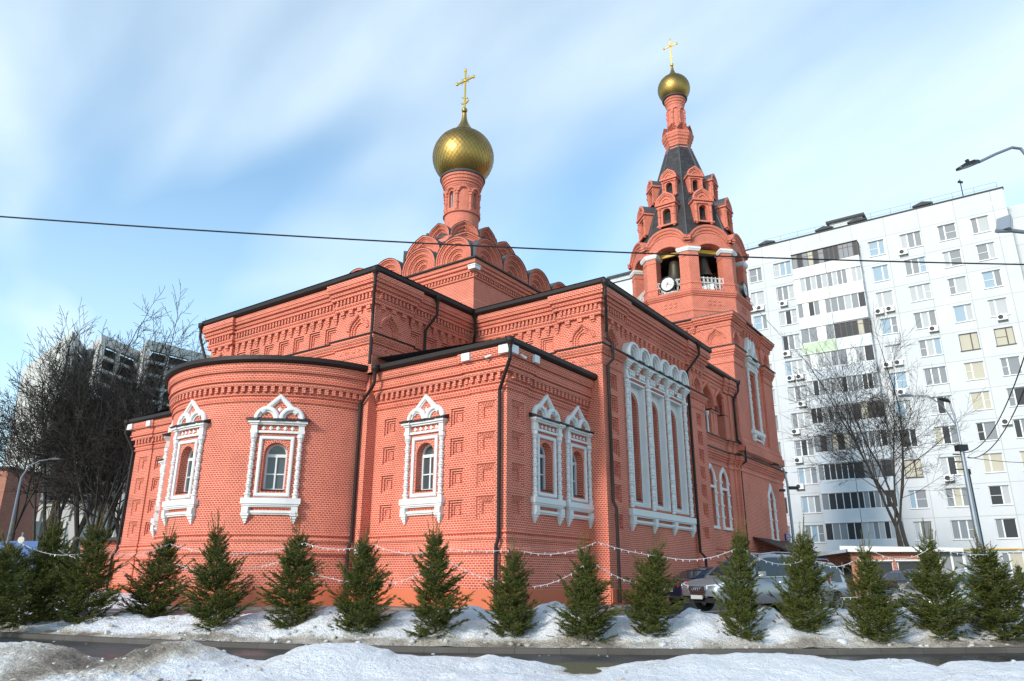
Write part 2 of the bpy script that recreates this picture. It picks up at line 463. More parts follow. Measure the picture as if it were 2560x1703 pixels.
BEAD = []
def bead_profile(z0, z1, r0=.062, r1=.115, n=6):
    pr = [(0.095, z0), (0.095, z0 + .1), (.125, z0 + .12), (.125, z0 + .16)]
    a = z0 + .18; h = (z1 - .16 - a) / n
    for k in range(n):
        b = a + k * h
        pr += [(r0, b), (r0 + .028, b + h * .22), (r0, b + h * .40), (r0 + .006, b + h * .52), (r1 - .02, b + h * .66), (r1 - .02, b + h * .76), (r0 + .014, b + h * .82), (r1, b + h * .86), (r1, b + h * .95), (r0, b + h * .98)]
    pr += [(.12, z1 - .15), (.12, z1 - .03), (.10, z1)]
    return pr

def round_prof(w, d0, d1, n=5):
    # rounded moulding of width w across, depth d0..d1
    return [(w / 2, d0)] + [(w / 2 * cos(pi * k / n), d0 + .02 + (d1 - d0 - .02) * sin(pi * k / n)) for k in range(n + 1)] + [(-w / 2, d0)]

def arched_window(T, cx, hw, z0, zs, dep=.34, mbw=None, bars=True):
    """brick reveal goes into mbw; frame + pane are built as a window part"""
    lp = archloop(cx, hw, z0, zs)
    if mbw is not None:
        mbw.T = T; mbw.reveal(lp, 0, -dep)
    fr = MB(T)
    inner = archloop(cx, hw - .075, z0 + .075, zs)
    fr.panel(lp, [inner], -dep + .05); fr.reveal(inner, -dep + .05, -dep - .03)
    if bars:
        top = zs + hw - .05
        fr.box(cx - hw, cx + hw, -dep - .02, -dep + .06, zs - .09, zs + .02)
        fr.box(cx - .028, cx + .028, -dep - .02, -dep + .045, z0, zs - .09)
        zm = (z0 + zs) / 2 - .05
        fr.box(cx - hw, cx + hw, -dep - .02, -dep + .035, zm - .022, zm + .022)
    w = part(fr, 'window', M['winframe'])
    p = MB(T); p.panel(archloop(cx, hw - .07, z0 + .07, zs), [], -dep - .01)
    part(p, 'pane', M['glass'], w)
    sl = MB(T)
    a, b = -dep + .06, .02
    sl.poly([(cx - hw + .004, b, z0 + .008), (cx + hw - .004, b, z0 + .008), (cx + hw - .004, a, z0 + .05), (cx - hw + .004, a, z0 + .05)])
    sl.poly([(cx - hw + .004, b, z0 - .03), (cx + hw - .004, b, z0 - .03), (cx + hw - .004, b, z0 + .008), (cx - hw + .004, b, z0 + .008)])
    part(sl, 'sill', M['metal'], w)
    return lp

def surround(T, cx, zo=0.0):
    """white carved window frame with paired arches and a pointed gable"""
    w = MB(T)
    # inner flat frame
    fp = [(cx - .54, 3.07), (cx + .54, 3.07), (cx + .54, 5.07), (cx - .54, 5.07)]
    w.sweep(fp, [(.062, 0), (.062, .05), (.03, .085), (-.03, .085), (-.062, .06), (-.062, 0)], closed=True, soldier=False)
    for sx in (-.8, .8):
        w.lathe(cx + sx, .055, bead_profile(2.96, 5.22), n=10)
        w.box(cx + sx - .12, cx + sx + .12, 0, .16, 5.22, 5.34)
        w.box(cx + sx - .10, cx + sx + .10, 0, .14, 5.34, 5.52)
        w.box(cx + sx - .14, cx + sx + .14, 0, .19, 5.52, 5.58)
        w.box(cx + sx - .19, cx + sx + .19, 0, .25, 5.58, 5.655)
        # brackets under the sill
        for a, b, h in ((.11, .19, (2.44, 2.655)), (.135, .17, (2.36, 2.44)), (.10, .13, (2.27, 2.36)), (.065, .09, (2.18, 2.27)), (.035, .06, (2.11, 2.18))):
            w.box(cx + sx - a, cx + sx + a, 0, b, *h)
    w.box(cx - .70, cx + .70, 0, .10, 5.235, 5.315, sub=3)
    w.box(cx - .68, cx + .68, 0, .13, 5.53, 5.59, sub=3)
    w.box(cx - .66, cx + .66, 0, .19, 5.59, 5.655, sub=3)
    for k in range(5):
        x = cx + (k - 2) * .25; r = .085; z = 5.42
        w.poly([(x - r, .005, z), (x, .045, z - r), (x, .045, z)]); w.poly([(x, .045, z - r), (x + r, .005, z), (x, .045, z)])
        w.poly([(x + r, .005, z), (x, .045, z + r), (x, .045, z)]); w.poly([(x, .045, z + r), (x - r, .005, z), (x, .045, z)])
    # sill block
    w.box(cx - .98, cx + .98, 0, .19, 2.76, 2.955, sub=4)
    w.box(cx - .94, cx + .94, 0, .15, 2.70, 2.76, sub=4)
    w.box(cx - .90, cx + .90, 0, .11, 2.655, 2.70, sub=4)
    w.box(cx - .80, cx + .80, 0, .12, 2.455, 2.53, sub=3)
    w.box(cx - .72, cx + .72, 0, .07, 2.40, 2.455, sub=3)
    # twin arches and gable
    for sx in (-.435, .435):
        pth = arcpath(cx + sx, 5.76, .335, n=16)
        w.sweep(pth, [(.115, 0), (.115, .06), (.09, .11), (.04, .14), (-.02, .13), (-.05, .09), (-.06, .06), (-.10, .05), (-.11, 0)], soldier=False)
    pth = [(cx + .60, 5.97), (cx, 6.55), (cx - .60, 5.97)]
    w.sweep(pth, [(.10, 0), (.10, .06), (.07, .11), (.02, .13), (-.04, .11), (-.055, .07), (-.08, .06), (-.09, 0)], soldier=False)
    r = .09; z = 6.10; x = cx
    w.poly([(x - r, .005, z), (x, .05, z - r), (x, .05, z)]); w.poly([(x, .05, z - r), (x + r, .005, z), (x, .05, z)])
    w.poly([(x + r, .005, z), (x, .05, z + r), (x, .05, z)]); w.poly([(x, .05, z + r), (x - r, .005, z), (x, .05, z)])
    o = part(w, 'window_surround', WH)
    h = MB(T)
    for a, b, dd, zt in ((-1.06, -.66, .31, 5.79), (-.66, -.14, .25, 5.76), (-.14, .14, .28, 5.78), (.14, .66, .25, 5.76), (.66, 1.06, .31, 5.79)):
        ca, cb_ = cx + a, cx + b
        zb = 5.665
        h.poly([(ca, dd, zb), (cb_, dd, zb), (cb_, dd, zb + .045), (ca, dd, zb + .045)])
        h.poly([(ca, dd, zb + .045), (cb_, dd, zb + .045), (cb_ - .04 * (b > .9), 0, zt + .03), (ca + .04 * (a < -.9), 0, zt + .03)])
        h.poly([(ca, 0, zb), (cb_, 0, zb), (cb_, dd, zb), (ca, dd, zb)])
        h.poly([(ca, 0, zb), (ca, dd, zb), (ca, dd, zb + .045), (ca, 0, zt + .03)])
        h.poly([(cb_, dd, zb), (cb_, 0, zb), (cb_, 0, zt + .03), (cb_, dd, zb + .045)])
    part(h, 'hood', M['blackmetal'], o)
    return o
def voussoirs(mb, T, cx, hw, zs, dep=.006, wid=.13):
    mb.T = T
    mb.sweep(arcpath(cx, zs, hw + wid / 2, n=14), [(wid / 2, 0.0), (wid / 2, dep), (-wid / 2, dep), (-wid / 2, 0)])

# ---------------- shared horizontal profiles
def base_profile(d=0.004):
    return [(.085 + d, 0.0), (.085 + d, 1.05), (.10 + d, 1.06), (.15 + d, 1.10), (.165 + d, 1.16), (.15 + d, 1.22), (.09 + d, 1.26), (.0 + d, 1.40),
            (0.0 + d, 1.50), (.045 + d, 1.52), (.06 + d, 1.56), (.045 + d, 1.60), (0 + d, 1.62), (0 + d, 1.70), (.045 + d, 1.72), (.06 + d, 1.76), (.045 + d, 1.80), (d, 1.82)]
def low_cornice(d=0.004):
    return [(0 + d, 6.38), (.05 + d, 6.385), (.065 + d, 6.42), (.05 + d, 6.46), (.03 + d, 6.465), (.03 + d, 6.60), (.08 + d, 6.605), (.10 + d, 6.66), (.08 + d, 6.705), (.07 + d, 6.71),
            (.07 + d, 6.92), (.20 + d, 6.925), (.225 + d, 6.97), (.20 + d, 7.03), (.17 + d, 7.035), (.17 + d, 7.09), (.26 + d, 7.095), (.275 + d, 7.14), (.26 + d, 7.18), (.235 + d, 7.19),
            (.235 + d, 7.44), (.33 + d, 7.445), (.36 + d, 7.50), (.33 + d, 7.56), (.36 + d, 7.58), (.36 + d, 7.76)]
def up_cornice(d=0.004):
    return [(d, 10.46), (.12 + d, 10.465), (.12 + d, 10.58), (.15 + d, 10.60), (.165 + d, 10.65), (.15 + d, 10.70), (.12 + d, 10.705), (.12 + d, 10.92), (.24 + d, 10.925), (.26 + d, 10.97), (.24 + d, 11.02),
            (.22 + d, 11.03), (.22 + d, 11.09), (.29 + d, 11.10), (.31 + d, 11.15), (.29 + d, 11.19), (.265 + d, 11.20), (.265 + d, 11.26), (.36 + d, 11.265), (.38 + d, 11.32), (.36 + d, 11.37), (.40 + d, 11.40), (.40 + d, 11.61)]
def gutter_prof(z, o):
    return [(o - .12, z), (o + .06, z + .005), (o + .12, z + .07), (o + .12, z + .22), (o + .02, z + .25), (o - .3, z + .27)]
def gutter(path, z, o, closed=False):
    g = MB(); g.plan(path, gutter_prof(z, o), closed=closed, caps=True)
    return part(g, 'gutter', M['metal'])

def hopper_pipe(pts, top=None, r=.062):
    """downpipe with a funnel at its top and a few clamps"""
    g = MB(); g.sm = True
    g.tube(pts, r, 10)
    o = part(g, 'downpipe', M['metal'], smooth=False)
    x, y, z = pts[0]
    h = MB(); h.lathe(x, y, [(0, z - .02), (r + .01, z - .02), (r + .02, z + .06), (.15, z + .20), (.155, z + .34), (.125, z + .345), (.12, z + .28), (0, z + .2)], n=14)
    part(h, 'hopper', M['metal'], o)
    c = MB()
    for i in range(len(pts) - 1):
        a, b = Vector(pts[i]), Vector(pts[i + 1])
        if (a - b).length > 2.2 and abs((a - b).normalized().z) > .95:
            n = int((a - b).length / 1.9)
            for k in range(1, n + 1):
                p = a.lerp(b, k / (n + .6)); c.lathe(p.x, p.y, [(r, p.z), (r + .014, p.z), (r + .014, p.z + .05), (r, p.z + .05)], n=10)
    if c.v: part(c, 'clamp', M['metal'], o)
    return o

# ================================================================ lower storey: apse, side annexes
YA = 11.25
AP = (0.5, YA, 4.85)
wall_a = MB()
AT = cyl(AP[0], AP[1], AP[2], 180)
def arc_x(deg): return radians(deg - 180) * AP[2]
def apse_panels(mb, a0, a1, z0, z1, step=3.0):
    mb.T = AT
    n = max(1, int(round((a1 - a0) / step)))
    for k in range(n):
        p = arc_x(a0 + (a1 - a0) * k / n); q = arc_x(a0 + (a1 - a0) * (k + 1) / n)
        mb.poly([(p, 0, z0), (q, 0, z0), (q, 0, z1), (p, 0, z1)], [(p, z0), (q, z0), (q, z1), (p, z1)])
wdeg = math.degrees(.62 / AP[2])
AWIN = [136.5, 180.0, 223.8]
edges = [101.0]
for w in AWIN: edges += [w - wdeg, w + wdeg]
edges.append(259.0)
for k in range(0, len(edges), 2): apse_panels(wall_a, edges[k], edges[k + 1], GZ, 7.7)
for w in AWIN:
    cx = arc_x(w)
    apse_panels(wall_a, w - wdeg, w + wdeg, GZ, 3.0, 4.0)
    apse_panels(wall_a, w - wdeg, w + wdeg, 5.15, 7.7, 4.0)
    wall_a.T = AT
    # flat-ish panel holding the window, split in vertical strips by the fill
    lp = archloop(cx, .40, 3.24, 4.51)
    wall_a.panel(rect(cx - .62, cx + .62, 3.0, 5.15), [lp], 0)
    arched_window(AT, cx, .40, 3.24, 4.51, mbw=wall_a)
    voussoirs(wall_a, AT, cx, .40, 4.51)
    surround(AT, cx)
part(wall_a, 'apse_wall', BR)
arcp = [(AP[0] + AP[2] * cos(radians(a)), AP[1] + AP[2] * sin(radians(a))) for a in [101 + 158 * k / 60 for k in range(61)]]
tr = MB(); tr.plan(arcp, base_profile()); part(tr, 'base_moulding', BR); tr = MB(); tr.plan(arcp, low_cornice())
dentils(tr, AT, arc_x(101), arc_x(259), 6.715, 6.92, .06, .19, .26, .13)
part(tr, 'cornice', BR)
gutter(arcp, 7.77, .42)

# annexes (right one is in full view, the left one peeps out behind the apse)
JOIN = 6.08
def annex(mirror):
    wall_x = MB(); trx = MB()
    if mirror:
        def TE(x, d, z): return (-d, 23.1 + x, z)
    else:
        TE = flat(0, 0, 180)
    mb = wall_x
    mb.T = TE
    # x runs from 0 at the outer corner to -JOIN at the choir
    holes = []
    zr = [5.34 - 1.05 * k for k in range(4)]
    for z in zr:
        holes.append(niche_cut(mb, -5.60, -5.02, z, z + .64))
        holes.append(niche_cut(mb, -2.37, -1.78, z, z + .64))
    wl_ = archloop(-3.52, .40, 3.24, 4.51)
    holes.append(wl_)
    mb.panel(rect(-JOIN - .55, -1.44, GZ, 7.7), holes)
    ph = [tapered_niche(mb, -1.14, -.40, z - .04, z + .70, d=.07) for z in zr]
    mb.panel(rect(-1.44, .07, GZ, 7.7), ph, .07)
    mb.poly([(-1.44, 0, GZ), (-1.44, .07, GZ), (-1.44, .07, 7.7), (-1.44, 0, 7.7)], [(0, GZ), (.07, GZ), (.07, 7.7), (0, 7.7)])
    arched_window(TE, -3.52, .40, 3.24, 4.51, mbw=mb)
    voussoirs(mb, TE, -3.52, .40, 4.51)
    surround(TE, -3.52)
    if not mirror:
        TF = flat(0, 0, 270); mb.T = TF
        ph = [tapered_niche(mb, .22, .96, z - .04, z + .70, d=.07) for z in zr]
        mb.panel(rect(-.07, 1.10, GZ, 7.7), ph, .07)
        mb.poly([(1.10, .07, GZ), (1.10, 0, GZ), (1.10, 0, 7.7), (1.10, .07, 7.7)], [(0, GZ), (.07, GZ), (.07, 7.7), (0, 7.7)])
        hs = []
        for cx in (2.40, 4.60):
            hs.append(archloop(cx, .40, 3.24, 4.51))
        mb.panel(rect(1.10, 5.56, GZ, 7.7), hs)
        for cx in (2.40, 4.60):
            arched_window(TF, cx, .40, 3.24, 4.51, mbw=mb); voussoirs(mb, TF, cx, .40, 4.51); surround(TF, cx)
        path = [(-.0, JOIN), (0, 1.44), (-.07, 1.44), (-.07, -.07), (1.10, -.07), (1.10, 0), (5.56, 0)]
        dent = [(TE, -JOIN, -1.44, 0), (TE, -1.44, -.0, .07), (TF, 0.0, 1.10, .07), (TF, 1.10, 5.56, 0)]
    else:
        mb.T = None
        mb.poly([(5.56, 23.17, GZ), (-.07, 23.17, GZ), (-.07, 23.17, 7.7), (5.56, 23.17, 7.7)])
        path = [(5.56, 23.17), (-.07, 23.17), (-.07, 23.1 - 1.44), (0, 23.1 - 1.44), (0, 23.1 - JOIN - .55)]
        dent = [(TE, -JOIN, -1.44, 0), (TE, -1.44, -.0, .07)]
    trx.T = None
    trb = MB(); trb.plan(path, base_profile()); part(trb, 'base_moulding', BR); trx.plan(path, low_cornice())
    for T_, a, b, dd in dent: dentils(trx, T_, a, b, 6.715, 6.92, .06 + dd, .19 + dd, .26, .13)
    gutter([(0, JOIN), (0, 0), (5.45, 0)] if not mirror else [(5.56, 23.1), (0, 23.1), (0, 23.1 - JOIN)], 7.77, .42)
    rf = MB()
    if not mirror:
        rf.poly([(-.42, -.42, 8.0), (5.56, -.42, 8.0), (5.56, JOIN, 8.9), (-.2, JOIN, 8.0)][:3] + [(-.42, JOIN, 8.0)])
        rf.poly([(-.42, -.42, 8.0), (5.56, -.42, 8.0), (5.56, JOIN, 8.35), (-.42, JOIN, 8.35)])
    else:
        rf.poly([(-.42, 23.1 - JOIN, 8.35), (5.56, 23.1 - JOIN, 8.35), (5.56, 23.55, 8.0), (-.42, 23.55, 8.0)])
    part(rf, 'annex_roof', M['roofmetal'])
    part(wall_x, 'annex_wall', BR); part(trx, 'cornice', BR)
annex(False)
annex(True)
# apse roof: a low half cone
rf = MB()
for k in range(60):
    a, b = arcp[k], arcp[k + 1]
    o = lambda p: (AP[0] + (p[0] - AP[0]) * 1.09, AP[1] + (p[1] - AP[1]) * 1.09, 8.0)
    rf.poly([o(a), o(b), (AP[0], AP[1], 8.75)])
part(rf, 'apse_roof', M['roofmetal'])

# plinth, painted
pl_ = MB()
pp = [(.10, -1.3), (.10, -.015), (.085, 0.0)]
pl_.plan(arcp, pp)
pl_.plan([(-.45, 6.75), (-.45, JOIN), (0, JOIN), (0, 1.44), (-.07, 1.44), (-.07, -.07), (1.10, -.07), (1.10, 0), (5.56, 0), (5.56, -.72), (7.2, -.72), (7.2, -.62), (14.6, -.62), (14.6, -.72), (16.34, -.72), (16.34, -.45), (20.9, -.45), (20.9, -.8), (29.2, -.8), (29.2, 6.9)], pp)
pl_.plan([(5.56, 23.17), (-.07, 23.17), (-.07, 21.66), (0, 21.66), (0, 16.4), (-.45, 16.4), (-.45, 15.7)], pp)
part(pl_, 'plinth', M['plinth'])

# ================================================================ upper storey: choir arm and transept
def ogee_niche(mb, cx, z0, r, d=0.0, keel=.16):
    """blind keel-arched niche with stepped rings, bottom at z0; returns hole loop"""
    def loop(rr, kk): 
        pts = [(cx - rr, z0), (cx + rr, z0)] + arcpath(cx, z0 + .28, rr, n=14, keel=kk)
        return pts
    lp = loop(r, keel); hole = lp; dd = d; kk = keel
    for k in range(3):
        mb.reveal(lp, dd, dd - .055); dd -= .055
        r2 = r - .085 * (k + 1); kk = keel * (1 - .38 * (k + 1))
        i2 = loop(r2, max(0, kk)); mb.panel(lp, [], dd) if k == 2 else None
        if k < 2:
            # ring panel between lp and i2 (share the bottom line, so lift the hole a hair)
            i3 = [(p[0], p[1] + (.004 if p[1] == z0 else 0)) for p in i2]
            mb.panel(lp, [i3], dd); lp = i3
    # raised archivolt
    mb.sweep(arcpath(cx, z0 + .28, hole[1][0] - cx + .07, n=16, keel=keel + .03), [(.075, d), (.075, d + .03), (.03, d + .06), (-.03, d + .05), (-.07, d + .02), (-.07, d)])
    return hole

up_w = MB(); up_t = MB()
def upper_wall(T, segs, zlo, ztop=11.5, arches=(), niches=(), tall=(), rep=None):
    """segs: list of (x0, x1, d); holes are given with the seg they lie in"""
    up_w.T = T
    for (x0, x1, d) in segs:
        hs = []
        for cx in arches:
            if x0 < cx < x1: hs.append(ogee_niche(up_w, cx, 9.30, .46, d))
        for (a, b, z0, z1) in niches:
            if x0 < (a + b) / 2 < x1: hs.append(niche_cut(up_w, a, b, z0, z1, d, knob=False, step=.07))
        for lp in tall:
            if x0 < (lp[0][0] + lp[1][0]) / 2 < x1: hs.append(lp)
        up_w.panel(rect(x0, x1, zlo, ztop), hs, d)
        for x, sgn in ((x0, -1), (x1, 1)):
            if d > 0 and (x, sgn) not in ((segs[0][0], -1), (segs[-1][1], 1)):
                q = [(x, 0, zlo), (x, d, zlo), (x, d, ztop), (x, 0, ztop)]
                up_w.poly(q, [(0, zlo), (d, zlo), (d, ztop), (0, ztop)], rev=sgn > 0)
        consoles(up_t, T, x0 + .05, x1 - .05, 10.46, .11 + d)
        dentils(up_t, T, x0, x1, 10.715, 10.92, .12 + d, .22 + d, .2, .1)
def ledge_block(path, low=False):
    """the moulded belt below the blind arches with its metal flashing and rhombus frieze"""
    up_t.T = None
    up_t.plan(path, [(.003, 8.42), (.045, 8.43), (.06, 8.47), (.045, 8.51), (.03, 8.52), (.03, 8.86), (.08, 8.87), (.095, 8.91), (.08, 8.95), (.11, 8.96), (.13, 9.0), (.11, 9.05), (.15, 9.06), (.17, 9.11), (.17, 9.22)])
    fl = MB(); fl.plan(path, [(.17, 9.205), (.23, 9.205), (.235, 9.25), (.02, 9.31)], caps=True)
    part(fl, 'flashing', M['blackmetal'])
def rhombs(T, x0, x1, d, n):
    up_t.T = T
    for k in range(n):
        x = x0 + (x1 - x0) * (k + .5) / n; r = .13; z = 8.69; a = d + .032; b = d + .075
        up_t.poly([(x - r, a, z), (x, a, z - r), (x, b, z)]); up_t.poly([(x, a, z - r), (x + r, a, z), (x, b, z)])
        up_t.poly([(x + r, a, z), (x, a, z + r), (x, b, z)]); up_t.poly([(x, a, z + r), (x - r, a, z), (x, b, z)])

XC = -.50; YC0, YC1 = 5.98, 16.52
PJ = .15
TCE = flat(XC, YC0, 180)       # x = 0 at the right corner, -10.54 at the left one
cw = YC1 - YC0
nn = [(-cw + 1.72 + k * 1.0, -cw + 2.36 + k * 1.0, 9.34, 10.02) for k in range(7)]
upper_wall(TCE, [(-cw - PJ, -cw + 1.5, PJ), (-cw + 1.5, -1.9, 0), (-1.9, PJ, PJ)], 7.72, arches=(-.75, -cw + .75), niches=nn)
TCF = flat(XC, YC0, 270)
upper_wall(TCF, [(-PJ, 1.75, PJ), (1.75, 6.1, 0)], 7.72, arches=(.72,), niches=[(2.05 + k * .98, 2.70 + k * .98, 9.34, 10.02) for k in range(4)])
cpath = [(5.56, YC1), (1.2, YC1), (1.2, YC1 + PJ), (XC - PJ, YC1 + PJ), (XC - PJ, YC1 - 1.5), (XC, YC1 - 1.5), (XC, YC0 + 1.9), (XC - PJ, YC0 + 1.9), (XC - PJ, YC0 - PJ), (1.25, YC0 - PJ), (1.25, YC0), (5.56, YC0)]
up_t.T = None
up_t.plan(cpath, up_cornice())
ledge_block(cpath)
rhombs(TCE, -1.75, 0.0, PJ, 5); rhombs(TCF, 0, 1.65, PJ, 5)
up_w.T = None
up_w.poly([(XC - PJ, YC1 + PJ, 5.6), (XC - PJ, YC1 + PJ, 11.5), (5.56, YC1 + PJ, 11.5), (5.56, YC1 + PJ, 5.6)])
# choir strip at the lower storey (short return between apse and annex)
for y0, y1 in ((JOIN, 6.95), (15.6, 23.1 - JOIN)):
    cs = MB()
    cs.poly([(-.45, y1, GZ), (-.45, y0, GZ), (-.45, y0, 7.7), (-.45, y1, 7.7)], [(-y1, GZ), (-y0, GZ), (-y0, 7.7), (-y1, 7.7)])
    ye = JOIN if y0 == JOIN else y1
    if y0 == JOIN: cs.poly([(-.45, JOIN, GZ), (0.1, JOIN, GZ), (0.1, JOIN, 7.7), (-.45, JOIN, 7.7)], [(-.45, GZ), (.1, GZ), (.1, 7.7), (-.45, 7.7)])
    part(cs, 'choir_wall', BR)

# transept
XT0, XT1, YT0, YT1 = 5.56, 16.34, -.62, 23.7
TTE = flat(XT0, YT0, 180)
L1 = YC0 - YT0
upper_wall(TTE, [(-L1 - .3, -1.7, 0), (-1.7, PJ, PJ)], GZ, arches=(-.72,), niches=[(-5.9 + k * 1.02, -5.25 + k * 1.02, 9.34, 10.02) for k in range(4)])
TTF = flat(XT0, YT0, 270)
WX = 5.14                                  # centre of the triple window in facade coords
TW = XT1 - XT0
openings = []
for k in range(3): openings.append(rect(WX - 2.05 + k * 2.05 - .66, WX - 2.05 + k * 2.05 + .66, 3.2, 8.2))
pn = []
for k in range(6):
    zt = 8.20 - k * .885
    pn.append((.45, 1.12, zt - .66, zt)); pn.append((TW - 1.15, TW - .48, zt - .66, zt))
PT = .10
def trans_face():
    up_w.T = TTF
    for (x0, x1, d) in [(-PT, 1.64, PT), (1.64, 8.74, 0), (8.74, TW + PT, PT)]:
        hs = []
        for cx in (.75, TW - .75):
            if x0 < cx < x1: hs.append(ogee_niche(up_w, cx, 9.30, .46, d))
        for (a, b, z0, z1) in pn:
            if x0 < (a + b) / 2 < x1: hs.append(niche_cut(up_w, a, b, z0, z1, d, knob=False, step=.08))
        if d == 0: hs += openings
        else:
            c = (x0 + x1) / 2
            hs.append(niche_cut(up_w, c - .38, c + .38, 2.1, 2.66, d, knob=False, step=.07))
        up_w.panel(rect(x0, x1, GZ, 11.5), hs, d)
        for x, sgn in ((x0, -1), (x1, 1)):
            if d > 0 and 0 < x < TW: up_w.poly([(x, 0, GZ), (x, d, GZ), (x, d, 11.5), (x, 0, 11.5)], [(0, GZ), (d, GZ), (d, 11.5), (0, 11.5)], rev=sgn > 0)
        consoles(up_t, TTF, x0 + .05, x1 - .05, 10.46, .11 + d)
        dentils(up_t, TTF, x0, x1, 10.715, 10.92, .12 + d, .22 + d, .2, .1)
trans_face()
tpath = [(XT0, YC0 + .2), (XT0, YT0 + 1.7), (XT0 - PJ, YT0 + 1.7), (XT0 - PJ, YT0 - PT), (XT0 + 1.64, YT0 - PT), (XT0 + 1.64, YT0), (XT0 + 8.74, YT0), (XT0 + 8.74, YT0 - PT), (XT1 + PT, YT0 - PT), (XT1 + PT, 2.0)]
up_t.T = None
up_t.plan(tpath, up_cornice())
ledge_block([(XT0, YC0), (XT0, YT0 + 1.7), (XT0 - PJ, YT0 + 1.7), (XT0 - PJ, YT0 - PT), (XT0 + 1.66, YT0 - PT), (XT0 + 1.66, YT0 + .02)])
ledge_block([(XT0 + 8.76, YT0 + .02), (XT0 + 8.76, YT0 - PT), (XT1 + PT, YT0 - PT), (XT1 + PT, 1.0)])
rhombs(TTE, -1.6, 0, PJ, 5); rhombs(TTF, 0.05, 1.6, PT, 5); rhombs(TTF, 8.85, TW, PT, 5)
lowp = [(XT0, 0.0), (XT0, YT0 - PT), (XT0 + 1.64, YT0 - PT), (XT0 + 1.64, YT0), (XT0 + 8.74, YT0), (XT0 + 8.74, YT0 - PT), (XT1 + PT, YT0 - PT), (XT1 + PT, 0)]
up_t.plan(lowp, base_profile())
for pth in ([(XT0, .0), (XT0 - .0, YT0 - PT), (XT0 + 1.64, YT0 - PT), (XT0 + 1.64, YT0 + .01)], [(XT0 + 8.74, YT0 + .01), (XT0 + 8.74, YT0 - PT), (XT1 + PT, YT0 - PT), (XT1 + PT, 0)]):
    up_t.plan(pth, [(0, 2.74), (.07, 2.75), (.11, 2.80), (.11, 2.87), (.07, 2.92), (.04, 2.95), (0, 3.08)])
up_w.T = None
up_w.poly([(XT1, YT0, GZ), (XT1, YT1, GZ), (XT1, YT1, 11.5), (XT1, YT0, 11.5)])
up_w.poly([(XT1, YT1, GZ), (XT0, YT1, GZ), (XT0, YT1, 11.5), (XT1, YT1, 11.5)])
up_w.poly([(XT0, YT1, GZ), (XT0, YC1, GZ), (XT0, YC1, 11.5), (XT0, YT1, 11.5)])
# triple window: white frames with deep jambs, brick inner reveals, glass
tri = MB(TTF)
for k in range(3):
    cx = WX - 2.05 + k * 2.05
    o_ = openings[k]
    tri.reveal(o_, 0.0, -.20)
    tri.sweep(rect(cx - .70, cx + .70, 3.16, 8.24), [(.06, 0), (.06, .06), (-.02, .09), (-.04, .02), (-.04, 0)], closed=True, soldier=False)
    hl = archloop(cx, .43, 3.42, 7.36, keel=.1)
    tri.panel(o_, [[(p[0], p[1]) for p in archloop(cx, .55, 3.32, 7.4)]], -.20)
    up_w.T = TTF
    up_w.panel(archloop(cx, .552, 3.318, 7.402), [hl], -.215)
    up_w.reveal(hl, -.215, -.62)
    fr = MB(TTF); inn = archloop(cx, .36, 3.5, 7.36)
    fr.panel(hl, [inn], -.58)
    for zz in (4.4, 5.4, 6.4, 7.3): fr.box(cx - .43, cx + .43, -.62, -.57, zz - .03, zz + .03)
    w = part(fr, 'window', M['winframe'])
    p = MB(TTF); p.panel(archloop(cx, .42, 3.43, 7.36), [], -.61); part(p, 'pane', M['glass'], w)
    sl = MB(TTF); sl.box(cx - .42, cx + .42, -.56, -.18, 3.40, 3.45); part(sl, 'sill', M['metal'], w)
cols = [WX - 3.07 + k * 2.05 for k in range(4)]
for i, cx in enumerate(cols):
    tri.lathe(cx, .07, bead_profile(3.02, 8.30, .075, .135, 11), n=10)
    tri.box(cx - .15, cx + .15, 0, .2, 8.30, 8.42)
    for a, b, z0, z1 in ((.10, .14, 8.42, 8.72), (.13, .18, 8.72, 8.82), (.16, .23, 8.82, 8.90), (.20, .28, 8.90, 8.98), (.24, .32, 8.98, 9.08)): tri.box(cx - a, cx + a, 0, b, z0, z1)
    for a, b, z0, z1 in ((.13, .19, 2.44, 2.66), (.15, .17, 2.36, 2.44), (.11, .13, 2.27, 2.36), (.07, .09, 2.18, 2.27), (.04, .06, 2.11, 2.18)): tri.box(cx - a, cx + a, 0, b, z0, z1)
for k in range(3):
    cx = WX - 2.05 + k * 2.05
    for a, b, z0, z1 in ((.07, .12, 8.66, 8.78), (.11, .17, 8.78, 8.88), (.15, .23, 8.88, 8.98), (.20, .30, 8.98, 9.08)): tri.box(cx - a, cx + a, 0, b, z0, z1)
    for q in (-.66, -.48, -.30, .30, .48, .66):
        tri.lathe(cx + q, .07, [(.04, 8.5), (.075, 8.56), (.05, 8.64), (.085, 8.70), (.05, 8.78)], n=8)
    tri.box(cx - .88, cx + .88, 0, .10, 8.42, 8.48)
tri.box(cols[0] - .24, cols[3] + .24, 0, .26, 9.08, 9.17)
tri.box(cols[0] - .20, cols[3] + .20, 0, .20, 2.72, 2.97)
tri.box(cols[0] - .16, cols[3] + .16, 0, .15, 2.66, 2.72)
tri.box(cols[0] - .0, cols[3] + .0, 0, .13, 2.45, 2.54); tri.box(cols[0], cols[3], 0, .08, 2.40, 2.45)
for k in range(6):
    cx = cols[0] - .15 + 1.075 * (k + .5)
    tri.sweep([(cx + .42, 9.20), *arcpath(cx, 9.42, .42, n=14), (cx - .42, 9.20)], [(.12, 0), (.12, .30), (.09, .36), (.0, .36), (-.02, .28), (-.07, .26), (-.09, .18), (-.13, .16), (-.15, .02), (-.15, 0)], soldier=False)
to = part(tri, 'window_surround', WH)
hd = MB(TTF)
